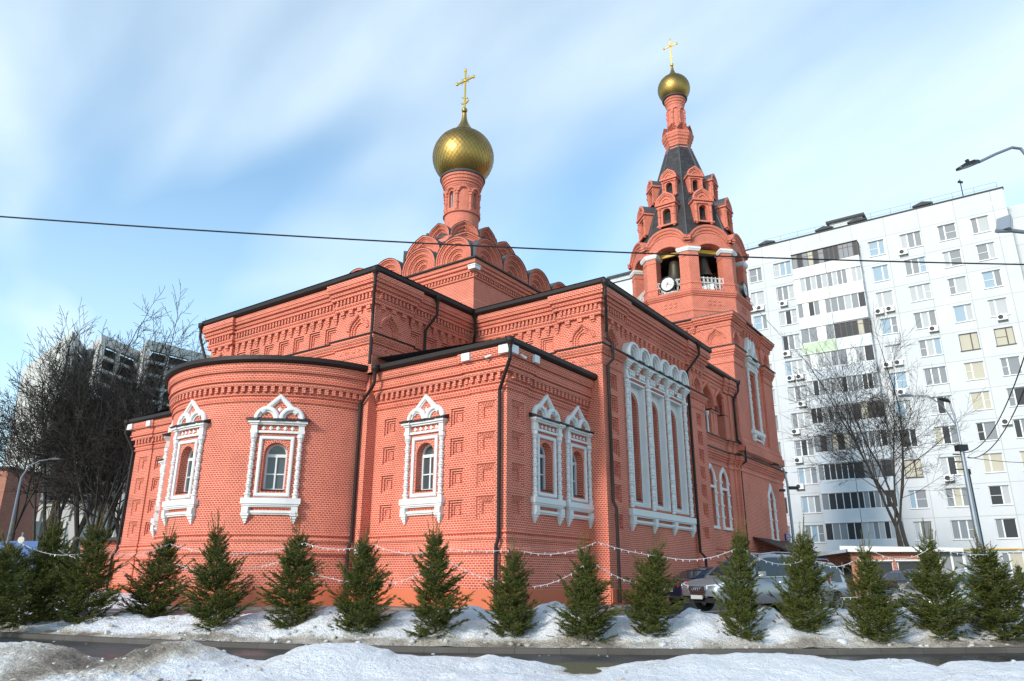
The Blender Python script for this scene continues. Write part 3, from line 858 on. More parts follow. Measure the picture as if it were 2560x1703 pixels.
for i in range(7):
    c = cols[0] + (cols[3] - cols[0]) * i / 6
    hd.box(c - .26, c + .26, 0, .39, 9.175, 9.225); 
    if i < 6:
        c2 = c + (cols[3] - cols[0]) / 12; hd.box(c + .26, c + (cols[3] - cols[0]) / 6 - .26, 0, .33, 9.178, 9.215)
part(hd, 'hood', M['blackmetal'], to)
part(up_w, 'upper_wall', BR); part(up_t, 'upper_moulding', BR)
gutter([(5.56, YC1), (XC, YC1), (XC, YC0), (XT0, YC0), (XT0, YT0), (XT1, YT0), (XT1, 3.0)], 11.62, .46)
rf = MB()
def hip(x0, x1, y0, y1, z, h, inset): 
    a, b, c, d = (x0, y0, z), (x1, y0, z), (x1, y1, z), (x0, y1, z)
    e, f, g, k = (x0 + inset, y0 + inset, z + h), (x1 - inset, y0 + inset, z + h), (x1 - inset, y1 - inset, z + h), (x0 + inset, y1 - inset, z + h)
    for q in ((a, b, f, e), (b, c, g, f), (c, d, k, g), (d, a, e, k), (e, f, g, k)): rf.poly(list(q))
hip(XT0 - .6, XT1 + .6, YT0 - .6, YT1 + .6, 11.87, .5, 3.6)
hip(XC - .6, XT0 + 3, YC0 - .6, YC1 + .6, 11.872, .5, 3.6)
part(rf, 'main_roof', M['roofmetal'])

# white blocks at the cornices
for x0, x1, y0, y1, z0, z1 in ((-.53, -.30, 1.2, 1.55, 7.45, 7.72), (-.54, -.05, -.54, -.05, 7.46, 7.74), (.95, 1.25, -.53, -.30, 7.45, 7.72), (-.53, -.3, 21.4, 21.75, 7.45, 7.72), (-.53, -.05, 23.1, 23.6, 7.46, 7.74)):
    wb = MB()
    c = [(x0, y0), (x1, y0), (x1, y1), (x0, y1)]
    wb.plan(c, [(0, z0), (0, z1)], closed=True); wb.poly([(p[0], p[1], z0) for p in c][::-1]); wb.poly([(p[0], p[1], z1) for p in c])
    part(wb, 'floodlight_box', M['winframe'])
# ================================================================ central cube, kokoshnik tiers, drum and dome
AX = 10.95; CA = 5.03
sq = lambda a: [(AX - a, YA - a), (AX + a, YA - a), (AX + a, YA + a), (AX - a, YA + a)]
cube = MB()
cube.plan(sq(CA), [(.07, 11.6), (.07, 12.86), (.03, 12.9), (0, 12.9), (0, 13.95), (.06, 13.96), (.08, 14.0), (.06, 14.05), (.05, 14.06), (.05, 14.22), (.16, 14.225), (.18, 14.27), (.16, 14.31), (.15, 14.32), (.15, 14.40), (.23, 14.41), (.25, 14.46), (.23, 14.50), (.21, 14.51), (.21, 14.60), (.29, 14.61), (.30, 14.82)], closed=True)
for deg, o in ((180, (AX - CA, YA)), (270, (AX, YA - CA)), (0, (AX + CA, YA)), (90, (AX, YA + CA))):
    dentils(cube, flat(o[0], o[1], deg), -CA, CA, 14.07, 14.22, .04, .13, .2, .1)
part(cube, 'cube_wall', BR)
fl = MB(); fl.plan(sq(CA), [(.30, 14.80), (.40, 14.80), (.41, 14.87), (.1, 15.0), (-.7, 15.05)], closed=True)
fl.poly([(x, y, 15.05) for x, y in sq(CA - .7)])
part(fl, 'cube_flashing', M['blackmetal'])
bx = MB(); a = CA + .33
c = [(AX - a, YA - a), (AX - a + .42, YA - a), (AX - a + .42, YA - a + .42), (AX - a, YA - a + .42)]
bx.plan(c, [(0, 14.28), (0, 14.44), (.03, 14.45), (.03, 14.50)], closed=True); bx.poly([(p[0], p[1], 14.5) for p in c]); bx.poly([(p[0], p[1], 14.28) for p in c][::-1])
part(bx, 'floodlight_box', M['winframe'])

def kokoshnik(T, cx, z0, R, stilt, rings=4, keel=0.0, depth=1.0, wring=None, cap=True):
    """round or keel gable: stepped brick rings, and a metal barrel roof behind"""
    k = MB(T)
    w = wring or R * .2
    def loop(r, kk): return [(cx + r, z0), *arcpath(cx, z0 + stilt, r, n=18, keel=kk), (cx - r, z0)]
    rr = R; d = 0; kk = keel
    for i in range(rings):
        pth = loop(rr - w / 2, kk)
        h = w / 2
        k.sweep(pth, [(h, d - .16), (h, d - .02), (h * .8, d), (h * .2, d), (h * .05, d - .07), (-h * .4, d - .07), (-h * .5, d - .13), (-h, d - .13), (-h, d - .3)], caps=False)
        rr -= w; d -= .13; kk = max(0, kk * .6)
    lp = [(cx - rr, z0), (cx + rr, z0)] + arcpath(cx, z0 + stilt, rr, n=18, keel=kk)[0:]
    k.panel(lp, [], d - .02)
    o = part(k, 'kokoshnik', BR)
    if cap:
        r = MB(T)
        up_ = loop(R + .014, keel)
        for i in range(len(up_) - 1):
            p, q = up_[i], up_[i + 1]
            r.poly([(p[0], .03, p[1]), (p[0], -depth, p[1]), (q[0], -depth, q[1]), (q[0], .03, q[1])][::-1])
        r.sweep(loop(R + .006, keel), [(.009, .03), (-.010, .03)], caps=False)
        part(r, 'barrel_roof', M['roofmetal'], o)
    return o
# first tier: four round gables on each side of the cube
kw = 2.32
for deg, o in ((180, (AX - CA + .25, YA)), (270, (AX, YA - CA + .25)), (90, (AX, YA + CA - .25)), (0, (AX + CA - .25, YA))):
    T = flat(o[0], o[1], deg)
    for i in range(4): kokoshnik(T, (i - 1.5) * kw, 14.95, kw / 2 - .01, .52, depth=1.6 if i in (1, 2) else .5, wring=.235)
# second tier: eight keel gables on an octagon, third tier around the drum
def octo(a, z0, R, stilt, keel, depth, wr, rot=0):
    for k in range(8):
        deg = 180 + 45 * k + rot; n = (cos(radians(deg)), sin(radians(deg)))
        kokoshnik(flat(AX + a * n[0], YA + a * n[1], deg), 0, z0, R, stilt, keel=keel, depth=depth, wring=wr)
core = MB()
def ngon(a, n=8, rot=22.5): return [(AX + a / cos(pi / n) * cos(radians(rot) + 2 * pi * k / n), YA + a / cos(pi / n) * sin(radians(rot) + 2 * pi * k / n)) for k in range(n)]
core.plan(ngon(3.2), [(0, 15.0), (0, 16.9)], closed=True)
core.plan(ngon(2.2), [(0, 16.8), (0, 18.5)], closed=True)
part(core, 'tier_wall', BR)
rm_ = MB()
rm_.plan(ngon(4.3), [(0, 15.05), (-.9, 16.3), (-1.4, 17.0)], closed=True)
rm_.plan(ngon(3.2), [(0.0, 17.0), (-1.2, 18.45), (-1.6, 18.5)], closed=True)
rm_.lathe(AX, YA, [(2.3, 18.45), (1.2, 19.5), (1.0, 19.55)], 24)
part(rm_, 'tier_roof', M['roofmetal'])
octo(3.28, 16.55, 1.30, .34, .10, 1.5, .26)
octo(2.02, 18.3, .81, .36, .10, .9, .17)
# drum with eight arched windows between little columns
DR = 1.02
drum = MB(cyl(AX, YA, DR, 180)); DT = drum.T
cir = lambda r, n=48: [(AX + r * cos(2 * pi * k / n), YA + r * sin(2 * pi * k / n)) for k in range(n)]
seg = 2 * pi * DR / 8
loops = []
for k in range(8):
    cx = k * seg
    # panel in strips: left jamb, window, right jamb
    hw = .165; lp = archloop(cx, hw, 21.02, 21.95, n=6)
    win = (k % 2 == 0)
    def strip(a, b, z0, z1, nn=3):
        for i in range(nn):
            p = a + (b - a) * i / nn; q = a + (b - a) * (i + 1) / nn
            drum.poly([(p, 0, z0), (q, 0, z0), (q, 0, z1), (p, 0, z1)], [(p, z0), (q, z0), (q, z1), (p, z1)])
    strip(cx - seg / 2, cx - hw - .03, 19.0, 23.0); strip(cx + hw + .03, cx + seg / 2, 19.0, 23.0)
    strip(cx - hw - .03, cx + hw + .03, 19.0, 21.0, 2); strip(cx - hw - .03, cx + hw + .03, 22.16, 23.0, 2)
    if win:
        drum.panel(rect(cx - hw - .03, cx + hw + .03, 21.0, 22.16), [lp], 0)
        drum.reveal(lp, 0, -.22)
    else: strip(cx - hw - .03, cx + hw + .03, 21.0, 22.16, 2)
    drum.sweep(arcpath(cx, 22.0, .31, n=12), [(.09, 0), (.09, .09), (0, .13), (-.06, .08), (-.06, 0)])
    x = cx - seg / 2
    drum.lathe(x, .03, [(.05, 20.75), (.11, 20.8), (.11, 20.9), (.075, 20.95), (.075, 21.25), (.11, 21.3), (.11, 21.38), (.075, 21.42), (.075, 21.78), (.12, 21.83), (.12, 21.92), (.08, 21.97), (.1, 22.05)], n=8)
drum.T = None
drum.plan(cir(DR), [(.0, 20.3), (.0, 20.66), (.10, 20.70), (.10, 20.78), (.03, 20.82), (0, 20.83)], closed=True)
drum.plan(cir(DR), [(.0, 22.38), (.04, 22.42), (.04, 22.5), (.08, 22.52), (.08, 22.64), (.14, 22.66), (.14, 22.80), (.20, 22.84), (.20, 23.0), (.27, 23.04), (.27, 23.22)], closed=True)
part(drum, 'drum', BR)
for k in range(0, 8, 2):
    cx = k * seg
    f = MB(DT); lp = archloop(cx, .165, 21.02, 21.95, n=6); inn = archloop(cx, .125, 21.06, 21.95, n=6)
    f.panel(lp, [inn], -.18); f.box(cx - .012, cx + .012, -.2, -.175, 21.03, 22.05)
    w = part(f, 'window', M['winframe'])
    g = MB(DT); g.panel(archloop(cx, .16, 21.03, 21.95, n=6), [], -.2); part(g, 'pane', M['glass'], w)

def onion(cx, cy, zc, R, zbot, ztop, mat, nseg=40, name='dome'):
    """onion dome covered with lozenge-shaped plates"""
    # profile r(z): swelling body, then a concave neck
    prof = []
    a0 = math.asin(max(-1, (zbot - zc) / (R * .98)))
    for k in range(200):
        a = a0 + (radians(62) - a0) * k / 199
        prof.append((R * cos(a), zc + R * .98 * sin(a)))
    r0, z0 = prof[-1]
    for k in range(1, 90):
        t = k / 89
        # cubic from the shoulder into a slender neck
        rr = r0 * (1 - t) ** 2.3 + R * .075 * (1 - (1 - t) ** 2.3)
        prof.append((rr, z0 + (ztop - z0) * t))
    # arc-length table
    L = [0]
    for i in range(1, len(prof)): L.append(L[-1] + math.hypot(prof[i][0] - prof[i - 1][0], prof[i][1] - prof[i - 1][1]))
    def at(s):
        s = max(0, min(L[-1], s))
        lo = 0
        while lo < len(L) - 2 and L[lo + 1] < s: lo += 1
        t = (s - L[lo]) / max(1e-9, L[lo + 1] - L[lo])
        return prof[lo][0] + t * (prof[lo + 1][0] - prof[lo][0]), prof[lo][1] + t * (prof[lo + 1][1] - prof[lo][1])
    rows = [0.0]
    s = 0
    while s < L[199] and len(rows) < 80:
        r, z = at(s); s += max(.05, 2 * pi * r / nseg * .62); rows.append(min(s, L[199]))
    mb = MB()
    rng = random.Random(3)
    def P(i, j, k=0.0):
        r, z = at(rows[max(0, min(len(rows) - 1, j))]); a = 2 * pi * (i) / nseg
        return (cx + (r + k) * cos(a), cy + (r + k) * sin(a), z)
    for j in range(0, len(rows) - 1):
        for i in range(nseg):
            o = .5 if j % 2 else 0
            lift = R * .010 * (0.8 + .4 * rng.random()); ti = (rng.random() - .5) * R * .005
            b = P(i + o, j - 1 if j else 0, lift); l = P(i + o - .5, j, ti + .004); r_ = P(i + o + .5, j, -ti + .004); t = P(i + o, j + 1, -.002)
            if j == 0: mb.poly([l, r_, t], [(0, 0)] * 3)
            elif j == len(rows) - 1: mb.poly([b, r_, l], [(0, 0)] * 3)
            else: mb.poly([b, r_, t, l], [(0, 0)] * 4)
    # smooth neck
    pr = prof[195::6]
    mb.sm = False
    for i in range(len(pr) - 1):
        for k in range(24):
            a, b = 2 * pi * k / 24, 2 * pi * (k + 1) / 24
            mb.poly([(cx + pr[i][0] * cos(a), cy + pr[i][0] * sin(a), pr[i][1]), (cx + pr[i][0] * cos(b), cy + pr[i][0] * sin(b), pr[i][1]), (cx + pr[i + 1][0] * cos(b), cy + pr[i + 1][0] * sin(b), pr[i + 1][1]), (cx + pr[i + 1][0] * cos(a), cy + pr[i + 1][0] * sin(a), pr[i + 1][1])], [(0, 0)] * 4)
    return part(mb, name, mat)
def orth_cross(x, y, z0, H, parent, crescent=True):
    """gilded orthodox cross, its arms along y"""
    c = MB(lambda a, b, z: (x + b, y + a, z))
    w = H * .018
    zt = z0 + H; zb = z0 + H * .73
    hl = H * .235
    c.box(-w, w, -w * .7, w * .7, z0, zt, back=True)
    c.box(-hl, hl, -w * .71, w * .71, zb - w, zb + w, back=True)
    for q in ((-hl, zb), (hl, zb), (0, zt), (0, zb)):
        r = w * (2.2 if q != (0, zb) else 2.6)
        c.lathe(q[0], 0, [(0, q[1] - r), (r * .7, q[1] - r * .7), (r, q[1]), (r * .7, q[1] + r * .7), (0, q[1] + r)], n=8)
    # fine openwork rays and trefoils
    for ax, az in ((1, 1), (-1, 1), (1, -1), (-1, -1)):
        for t in (.10, .16):
            c.box(ax * H * t * .6 - w * .3, ax * H * t * .6 + w * .3, -w * .2, w * .2, zb + min(0, az) * H * t * .6, zb + max(0, az) * H * t * .6)
    for q in ((-hl, zb), (hl, zb)):
        for s in (-1, 1): c.lathe(q[0], 0, [(0, q[1] + s * H * .035 - w), (w, q[1] + s * H * .035), (0, q[1] + s * H * .035 + w)], n=6)
    # slanting foot bar
    for i in range(6):
        a = -H * .085 + H * .17 * i / 6; b = a + H * .17 / 6; za = z0 + H * .27 + a * .5; zb2 = z0 + H * .27 + b * .5
        for dd in (w * .6, -w * .6): c.poly([(a, dd, za - w * .7), (b, dd, zb2 - w * .7), (b, dd, zb2 + w * .7), (a, dd, za + w * .7)])
        c.poly([(a, w * .6, za - w * .7), (a, -w * .6, za - w * .7), (b, -w * .6, zb2 - w * .7), (b, w * .6, zb2 - w * .7)])
        c.poly([(a, w * .6, za + w * .7), (a, -w * .6, za + w * .7), (b, -w * .6, zb2 + w * .7), (b, w * .6, zb2 + w * .7)])
    if crescent:
        for i in range(10):
            t0 = pi + pi * (i + .5) / 11; t1 = pi + pi * (i + 1.5) / 11; r = H * .12; zc = z0 + H * .20
            p0 = (r * cos(t0), zc + r * .6 * sin(t0)); p1 = (r * cos(t1), zc + r * .6 * sin(t1)); h = w * (1.4 - abs(i - 4.5) * .12)
            for dd in (w * .6, -w * .6): c.poly([(p0[0], dd, p0[1] - h), (p1[0], dd, p1[1] - h), (p1[0], dd, p1[1] + h), (p0[0], dd, p0[1] + h)])
            c.poly([(p0[0], w * .6, p0[1] - h), (p0[0], -w * .6, p0[1] - h), (p1[0], -w * .6, p1[1] - h), (p1[0], w * .6, p1[1] - h)])
    return part(c, 'cross', M['goldbright'], parent)
sk = MB(); sk.lathe(AX, YA, [(1.29, 23.20), (1.36, 23.20), (1.38, 23.26), (1.34, 23.34), (1.2, 23.45), (1.0, 23.5)], 40); part(sk, 'skirt_ring', M['roofmetal'])
dm = onion(AX, YA, 24.86, 1.87, 23.45, 28.1, M['gold'], 40)
bl = MB(); bl.lathe(AX, YA, [(0, 28.05)] + [(.19 * cos(a), 28.29 + .19 * sin(a)) for a in [-1.3 + 2.6 * k / 8 for k in range(9)]] + [(0, 28.48)], 16)
part(bl, 'orb', M['gold'], dm, smooth=True)
orth_cross(AX, YA, 28.45, 2.85, dm)

# ================================================================ refectory between transept and tower
RY = -.45; RX0, RX1 = 16.34, 21.2
RT = flat(RX0, RY, 270)
rw = MB(RT)
rl = RX1 - RX0
hs = []
RW = [(.85, .33), (2.75, .33)]
for cx, hw in RW: hs.append(archloop(cx, .45, 2.9, 5.2, keel=.1))
rw.panel(rect(0, rl, GZ, 6.8), hs, 0)
for cx, hw in RW:
    lp = archloop(cx, .45, 2.9, 5.2, keel=.1)
    rw.T = RT; rw.reveal(lp, 0, -.14)
    il = archloop(cx, .30, 2.98, 4.15)
    il2 = archloop(cx, .30, 4.98, 5.0, keel=.06)
    rw.panel(lp, [il, il2], -.14); rw.reveal(il, -.14, -.5); rw.reveal(il2, -.14, -.3); rw.panel(il2, [], -.3)
    f = MB(RT); inn = archloop(cx, .24, 3.05, 4.15); f.panel(il, [inn], -.44); w = part(f, 'window', M['winframe'])
    g = MB(RT); g.panel(archloop(cx, .29, 2.99, 4.15), [], -.47); part(g, 'pane', M['glass'], w)
    s = MB(RT)
    pth = [(cx + .53, 2.8), *arcpath(cx, 5.2, .53, n=14, keel=.14), (cx - .53, 2.8)]
    s.sweep(pth, round_prof(.17, 0, .10), soldier=False)
    for q in (-.53, .53):
        for zz in (3.3, 3.9, 4.5, 5.1): s.lathe(cx + q, .05, [(.1, zz - .05), (.125, zz), (.1, zz + .05)], n=8)
    s.box(cx - .62, cx + .62, 0, .12, 2.70, 2.82); s.box(cx - .5, cx + .5, -.1, .05, 4.74, 4.86)
    s.sweep(arcpath(cx, 5.08, .36, n=10), round_prof(.0501, -.1, -.08, 3), soldier=False) if False else None
    part(s, 'window_surround', WH)
# upper part with two blind arcades
rw.T = RT
AR = [1.15, 3.1]
lps = [[(c - .85, 7.5), (c + .85, 7.5)] + arcpath(c, 9.15, .85, n=14, keel=.16) for c in AR]
rw.panel(rect(0, rl, 6.7, 11.0), lps, .05)
for c, lp in zip(AR, lps):
    rw.reveal(lp, .05, -.25)
    l2 = [(c - .5, 7.52), (c + .5, 7.52)] + arcpath(c, 8.95, .5, n=12)
    rw.panel(lp, [l2], -.25); rw.reveal(l2, -.25, -.6)
    rw.sweep(arcpath(c, 9.15, .95, n=16, keel=.2), [(.1, .05), (.1, .12), (0, .17), (-.08, .12), (-.1, .05)])
    rw.sweep(arcpath(c, 8.95, .58, n=14), [(.08, -.25), (.08, -.17), (-.06, -.17), (-.08, -.25)])
    for q in (-.68, .68):
        rw.box(c + q - .17, c + q + .17, -.25, .02, 7.5, 8.9); rw.box(c + q - .2, c + q + .2, -.25, .09, 8.8, 8.9)
        rw.box(c + q - .2, c + q + .2, -.25, .08, 7.5, 7.65)
    f = MB(RT); f.panel(l2, [[(c - .43, 7.58), (c + .43, 7.58)] + arcpath(c, 8.95, .43, n=12)], -.55); f.box(c - .03, c + .03, -.58, -.53, 7.55, 9.4); w = part(f, 'window', M['winframe'])
    g = MB(RT); g.panel(l2, [], -.585); part(g, 'pane', M['glass'], w)
fl = MB(RT)
for c in AR:
    for q in (-.68, .68): fl.box(c + q - .24, c + q + .24, -.24, .14, 8.905, 8.95)
part(fl, 'flashing', M['blackmetal'])
cl = MB(RT); cl.lathe(AR[0] + .3, -.12, [(.1, 7.52), (.1, 7.6), (.06, 7.66), (.05, 8.5), (.08, 8.56), (.12, 8.7), (.12, 8.8)], 10); part(cl, 'colonnette', WH)
rw.T = None
rpath = [(RX0 + .1, RY), (19.9, RY), (19.9, RY - .12), (20.55, RY - .12), (20.55, RY - .2), (21.25, RY - .2)]
rw.plan([(19.9, RY), (19.9, RY - .12), (20.55, RY - .12), (20.55, RY - .2), (21.25, RY - .2), (21.25, RY + .3)], [(0, GZ), (0, 11.0)])
rw.plan(rpath, base_profile())
rw.plan(rpath, [(.003, 5.95), (.05, 5.97), (.05, 6.05), (.003, 6.08), (.003, 6.25), (.07, 6.27), (.09, 6.33), (.07, 6.38), (.12, 6.40), (.12, 6.48), (.18, 6.5), (.2, 6.56), (.18, 6.62), (.22, 6.64), (.22, 6.75)])
rw.plan(rpath, [(.08, 6.85), (.08, 6.95), (.06, 6.97), (.06, 7.2), (.10, 7.22), (.12, 7.28), (.10, 7.33), (.16, 7.36), (.16, 7.45)])
rw.plan(rpath, [(.055, 10.2), (.10, 10.22), (.10, 10.4), (.16, 10.42), (.16, 10.55), (.24, 10.58), (.24, 10.72), (.30, 10.75), (.30, 10.98)])
part(rw, 'refectory_wall', BR)
for z0, o, dz in ((6.75, .22, .1), (7.45, .16, .08)):
    fl = MB(); fl.plan(rpath, [(o, z0), (o + .06, z0), (o + .065, z0 + .05), (-.02, z0 + dz)], caps=True); part(fl, 'flashing', M['blackmetal'])
gutter([(RX0 + .1, RY), (21.3, RY)], 11.0, .36)
rf = MB(); rf.poly([(RX0 - .2, RY - .4, 11.24), (21.9, RY - .4, 11.24), (21.9, 4, 12.0), (RX0 - .2, 4, 12.0)]); rf.poly([(RX0, 22, 11.2), (RX0, 4, 11.9), (30, 4, 11.9), (30, 22, 11.2)][::-1]); part(rf, 'refectory_roof', M['roofmetal'])
bk = MB(); bk.poly([(30, 22, GZ), (RX0, 22, GZ), (RX0, 22, 11.2), (30, 22, 11.2)]); bk.poly([(30, 6.5, GZ), (30, 22, GZ), (30, 22, 11.2), (30, 6.5, 11.2)]); part(bk, 'nave_wall', BR)

# ================================================================ bell tower
TX, TY = 25.1, 2.85
LB = 4.05; UB = 3.6
lx0, lx1, ly0 = TX - 4.2, TX + 4.1, -.80
tl = MB(); tl.T = flat(lx0, ly0, 270)
lw = lx1 - lx0
wc = 26.15 - lx0
lp = archloop(wc, .42, 2.55, 4.85, keel=.22)
tl.panel(rect(0, lw, GZ, 7.0), [lp], 0)
tl.reveal(lp, 0, -.14)
il = archloop(wc, .27, 2.65, 4.5); tl.panel(lp, [il], -.14); tl.reveal(il, -.14, -.5)
TL = tl.T
f = MB(TL); f.panel(il, [archloop(wc, .21, 2.72, 4.5)], -.44); w = part(f, 'window', M['winframe'])
g = MB(TL); g.panel(archloop(wc, .26, 2.66, 4.5), [], -.47); part(g, 'pane', M['glass'], w)
s = MB(TL)
s.sweep([(wc + .5, 2.5), *arcpath(wc, 4.85, .5, n=14, keel=.28), (wc - .5, 2.5)], round_prof(.17, 0, .11), soldier=False)
for q in (-.5, .5):
    for zz in (3.0, 3.6, 4.2, 4.8): s.lathe(wc + q, .05, [(.1, zz - .05), (.125, zz), (.1, zz + .05)], n=8)
s.box(wc - .62, wc + .62, 0, .13, 2.38, 2.5)
part(s, 'window_surround', WH)
tl.T = None
tp = [(lx0, 3.0), (lx0, ly0), (lx1, ly0), (lx1, 6.9), (lx0, 6.9)]
tl.poly([(lx1, ly0, GZ), (lx1, 6.9, GZ), (lx1, 6.9, 7.0), (lx1, ly0, 7.0)]); tl.poly([(lx0, 3, GZ), (lx0, ly0, GZ), (lx0, ly0, 7.0), (lx0, 3, 7.0)]); tl.poly([(lx1, 6.9, GZ), (lx0, 6.9, GZ), (lx0, 6.9, 7), (lx1, 6.9, 7)])
tl.plan(tp, base_profile())
tl.plan(tp, [(.004, 5.95), (.05, 5.97), (.05, 6.05), (.004, 6.08), (.004, 6.25), (.07, 6.27), (.09, 6.33), (.07, 6.38), (.12, 6.40), (.12, 6.48), (.18, 6.5), (.2, 6.56), (.18, 6.62), (.22, 6.64), (.22, 6.75)])
part(tl, 'tower_base_wall', BR)
fl = MB(); fl.plan(tp, [(.22, 6.75), (.29, 6.75), (.295, 6.81), (-.1, 7.02), (-.5, 7.05)], caps=True); part(fl, 'flashing', M['blackmetal'])
# upper square stage
tu = MB(); ux0 = TX - UB; uy0 = TY - UB
TU = flat(ux0, uy0, 270); TUE = flat(ux0, uy0, 180)
uw = 2 * UB
uwc = 24.85 - ux0
tu.T = TU
ol = rect(uwc - .52, uwc + .52, 8.75, 12.35)
pil = .13
for x0, x1, d in ((-pil, 1.55, pil), (1.55, uw - 1.7, 0), (uw - 1.7, uw + pil, pil)):
    hs = [ol] if d == 0 else [ogee_niche(tu, (x0 + x1) / 2, 13.55, .42, d)]
    tu.panel(rect(x0, x1, 6.95, 15.0), hs, d)
    for x, sg in ((x0, -1), (x1, 1)):
        if d and -uw < x < uw and x not in (-pil, pil): tu.poly([(x, 0, 6.95), (x, d, 6.95), (x, d, 15.0), (x, 0, 15.0)], rev=sg > 0)
tu.reveal(ol, 0, -.25)
il = archloop(uwc, .36, 8.85, 11.7); tu.panel(ol, [il], -.25); tu.reveal(il, -.25, -.6)
f = MB(TU); f.panel(il, [archloop(uwc, .29, 8.92, 11.7)], -.52); w = part(f, 'window', M['winframe'])
g = MB(TU); g.panel(il, [], -.55); part(g, 'pane', M['glass'], w)
tu.T = TUE
for x0, x1, d in ((-uw - pil, -uw + 1.6, pil), (-uw + 1.6, -1.75, 0), (-1.75, pil, pil)):
    hs = [ogee_niche(tu, (x0 + x1) / 2, 13.55, .48, d)] if d else [niche_cut(tu, a, a + .6, 13.55, 14.15, 0, knob=False) for a in (-5.2, -4.2, -3.2, -2.6)[:3]]
    tu.panel(rect(x0, x1, 6.95, 15.0), hs, d)
    for x, sg in ((x0, -1), (x1, 1)):
        if d and -uw < x < uw and x not in (-pil, pil): tu.poly([(x, 0, 6.95), (x, d, 6.95), (x, d, 15.0), (x, 0, 15.0)], rev=sg > 0)
consoles(tu, TUE, -uw + 1.7, -1.9, 14.85, .2, pitch=.5, w=.26); consoles(tu, TU, 1.6, uw - 1.75, 14.85, .2, pitch=.5, w=.26)
tu.T = None
X0, X1, Y0, Y1 = ux0, ux0 + uw, uy0, uy0 + uw
tu.poly([(X1, Y0, 6.95), (X1, Y1, 6.95), (X1, Y1, 15), (X1, Y0, 15)]); tu.poly([(X1, Y1, 6.95), (X0, Y1, 6.95), (X0, Y1, 15), (X1, Y1, 15)])
up_ = [(X0, Y1), (X0 - pil, Y1), (X0 - pil, Y1 - 1.6), (X0, Y1 - 1.6), (X0, Y0 + 1.75), (X0 - pil, Y0 + 1.75), (X0 - pil, Y0 - pil), (X0 + 1.55, Y0 - pil), (X0 + 1.55, Y0), (X1 - 1.7, Y0), (X1 - 1.7, Y0 - pil), (X1 + pil, Y0 - pil), (X1 + pil, Y1)]
tu.plan(up_, [(.004, 14.55), (.06, 14.57), (.06, 14.68), (.10, 14.70), (.10, 14.85), (.2, 14.87), (.22, 14.92), (.2, 14.97), (.27, 15.0), (.27, 15.1), (.35, 15.13), (.35, 15.28)])
for pth in ([(X0, Y0 + 1.75), (X0 - pil, Y0 + 1.75), (X0 - pil, Y0 - pil), (X0 + 1.55, Y0 - pil), (X0 + 1.55, Y0 + .02)], [(X1 - 1.7, Y0 + .02), (X1 - 1.7, Y0 - pil), (X1 + pil, Y0 - pil), (X1 + pil, Y1)]):
    tu.plan(pth, [(.004, 12.3), (.05, 12.32), (.05, 12.42), (.03, 12.44), (.03, 12.72), (.08, 12.74), (.1, 12.8), (.08, 12.86), (.14, 12.9), (.14, 13.0), (.2, 13.04), (.2, 13.3)])
    fl = MB(); fl.plan(pth, [(.2, 13.29), (.27, 13.29), (.275, 13.34), (.0, 13.42)], caps=True); part(fl, 'flashing', M['blackmetal'])
tu.plan([(X0, Y1), (X0 - pil, Y1), (X0 - pil, Y0 - pil), (X1 + pil, Y0 - pil), (X1 + pil, Y1)], [(.02, 7.0), (.2, 7.12), (.2, 7.5), (.1, 7.6), (.12, 7.75), (.05, 7.85), (.05, 8.0), (.0, 8.05)])
part(tu, 'tower_wall', BR)
# white frame of the tower window
s = MB(TU)
for q in (-.78, .78):
    s.lathe(uwc + q, .07, bead_profile(8.72, 12.6, .07, .125, 9), n=8)
    for a, b, z0, z1 in ((.16, .22, 12.6, 12.75), (.13, .16, 12.75, 12.95), (.2, .28, 12.95, 13.05), (.26, .34, 13.05, 13.2)): s.box(uwc + q - a, uwc + q + a, 0, b, z0, z1)
    for a, b, z0, z1 in ((.13, .19, 8.25, 8.45), (.11, .13, 8.05, 8.25), (.07, .09, 7.9, 8.05), (.04, .06, 7.8, 7.9)): s.box(uwc + q - a, uwc + q + a, 0, b, z0, z1)
s.box(uwc - 1.05, uwc + 1.05, 0, .22, 8.5, 8.72); s.box(uwc - .98, uwc + .98, 0, .16, 8.43, 8.5); s.box(uwc - .78, uwc + .78, 0, .12, 8.14, 8.24)
s.box(uwc - .7, uwc + .7, 0, .12, 12.5, 12.6); s.box(uwc - .7, uwc + .7, 0, .24, 13.02, 13.19)
for k in range(5): s.lathe(uwc + (k - 2) * .24, .06, [(.04, 12.62), (.085, 12.7), (.05, 12.8), (.08, 12.88), (.05, 12.98)], n=8)
for q in (-.52, .52):
    s.sweep([(uwc + q + .38, 13.2), *arcpath(uwc + q, 13.45, .38, n=10, keel=.55), (uwc + q - .38, 13.2)], [(.13, 0), (.13, .22), (0, .26), (-.05, .16), (-.12, .14), (-.13, 0)], soldier=False)
s.sweep([(uwc + .5, 13.75), (uwc, 14.35), (uwc - .5, 13.75)], [(.14, 0), (.14, .2), (0, .24), (-.12, .12), (-.12, 0)], soldier=False)
so = part(s, 'window_surround', WH)
h = MB(TU); h.box(uwc - 1.1, uwc + 1.1, 0, .4, 13.205, 13.25); part(h, 'hood', M['blackmetal'], so)

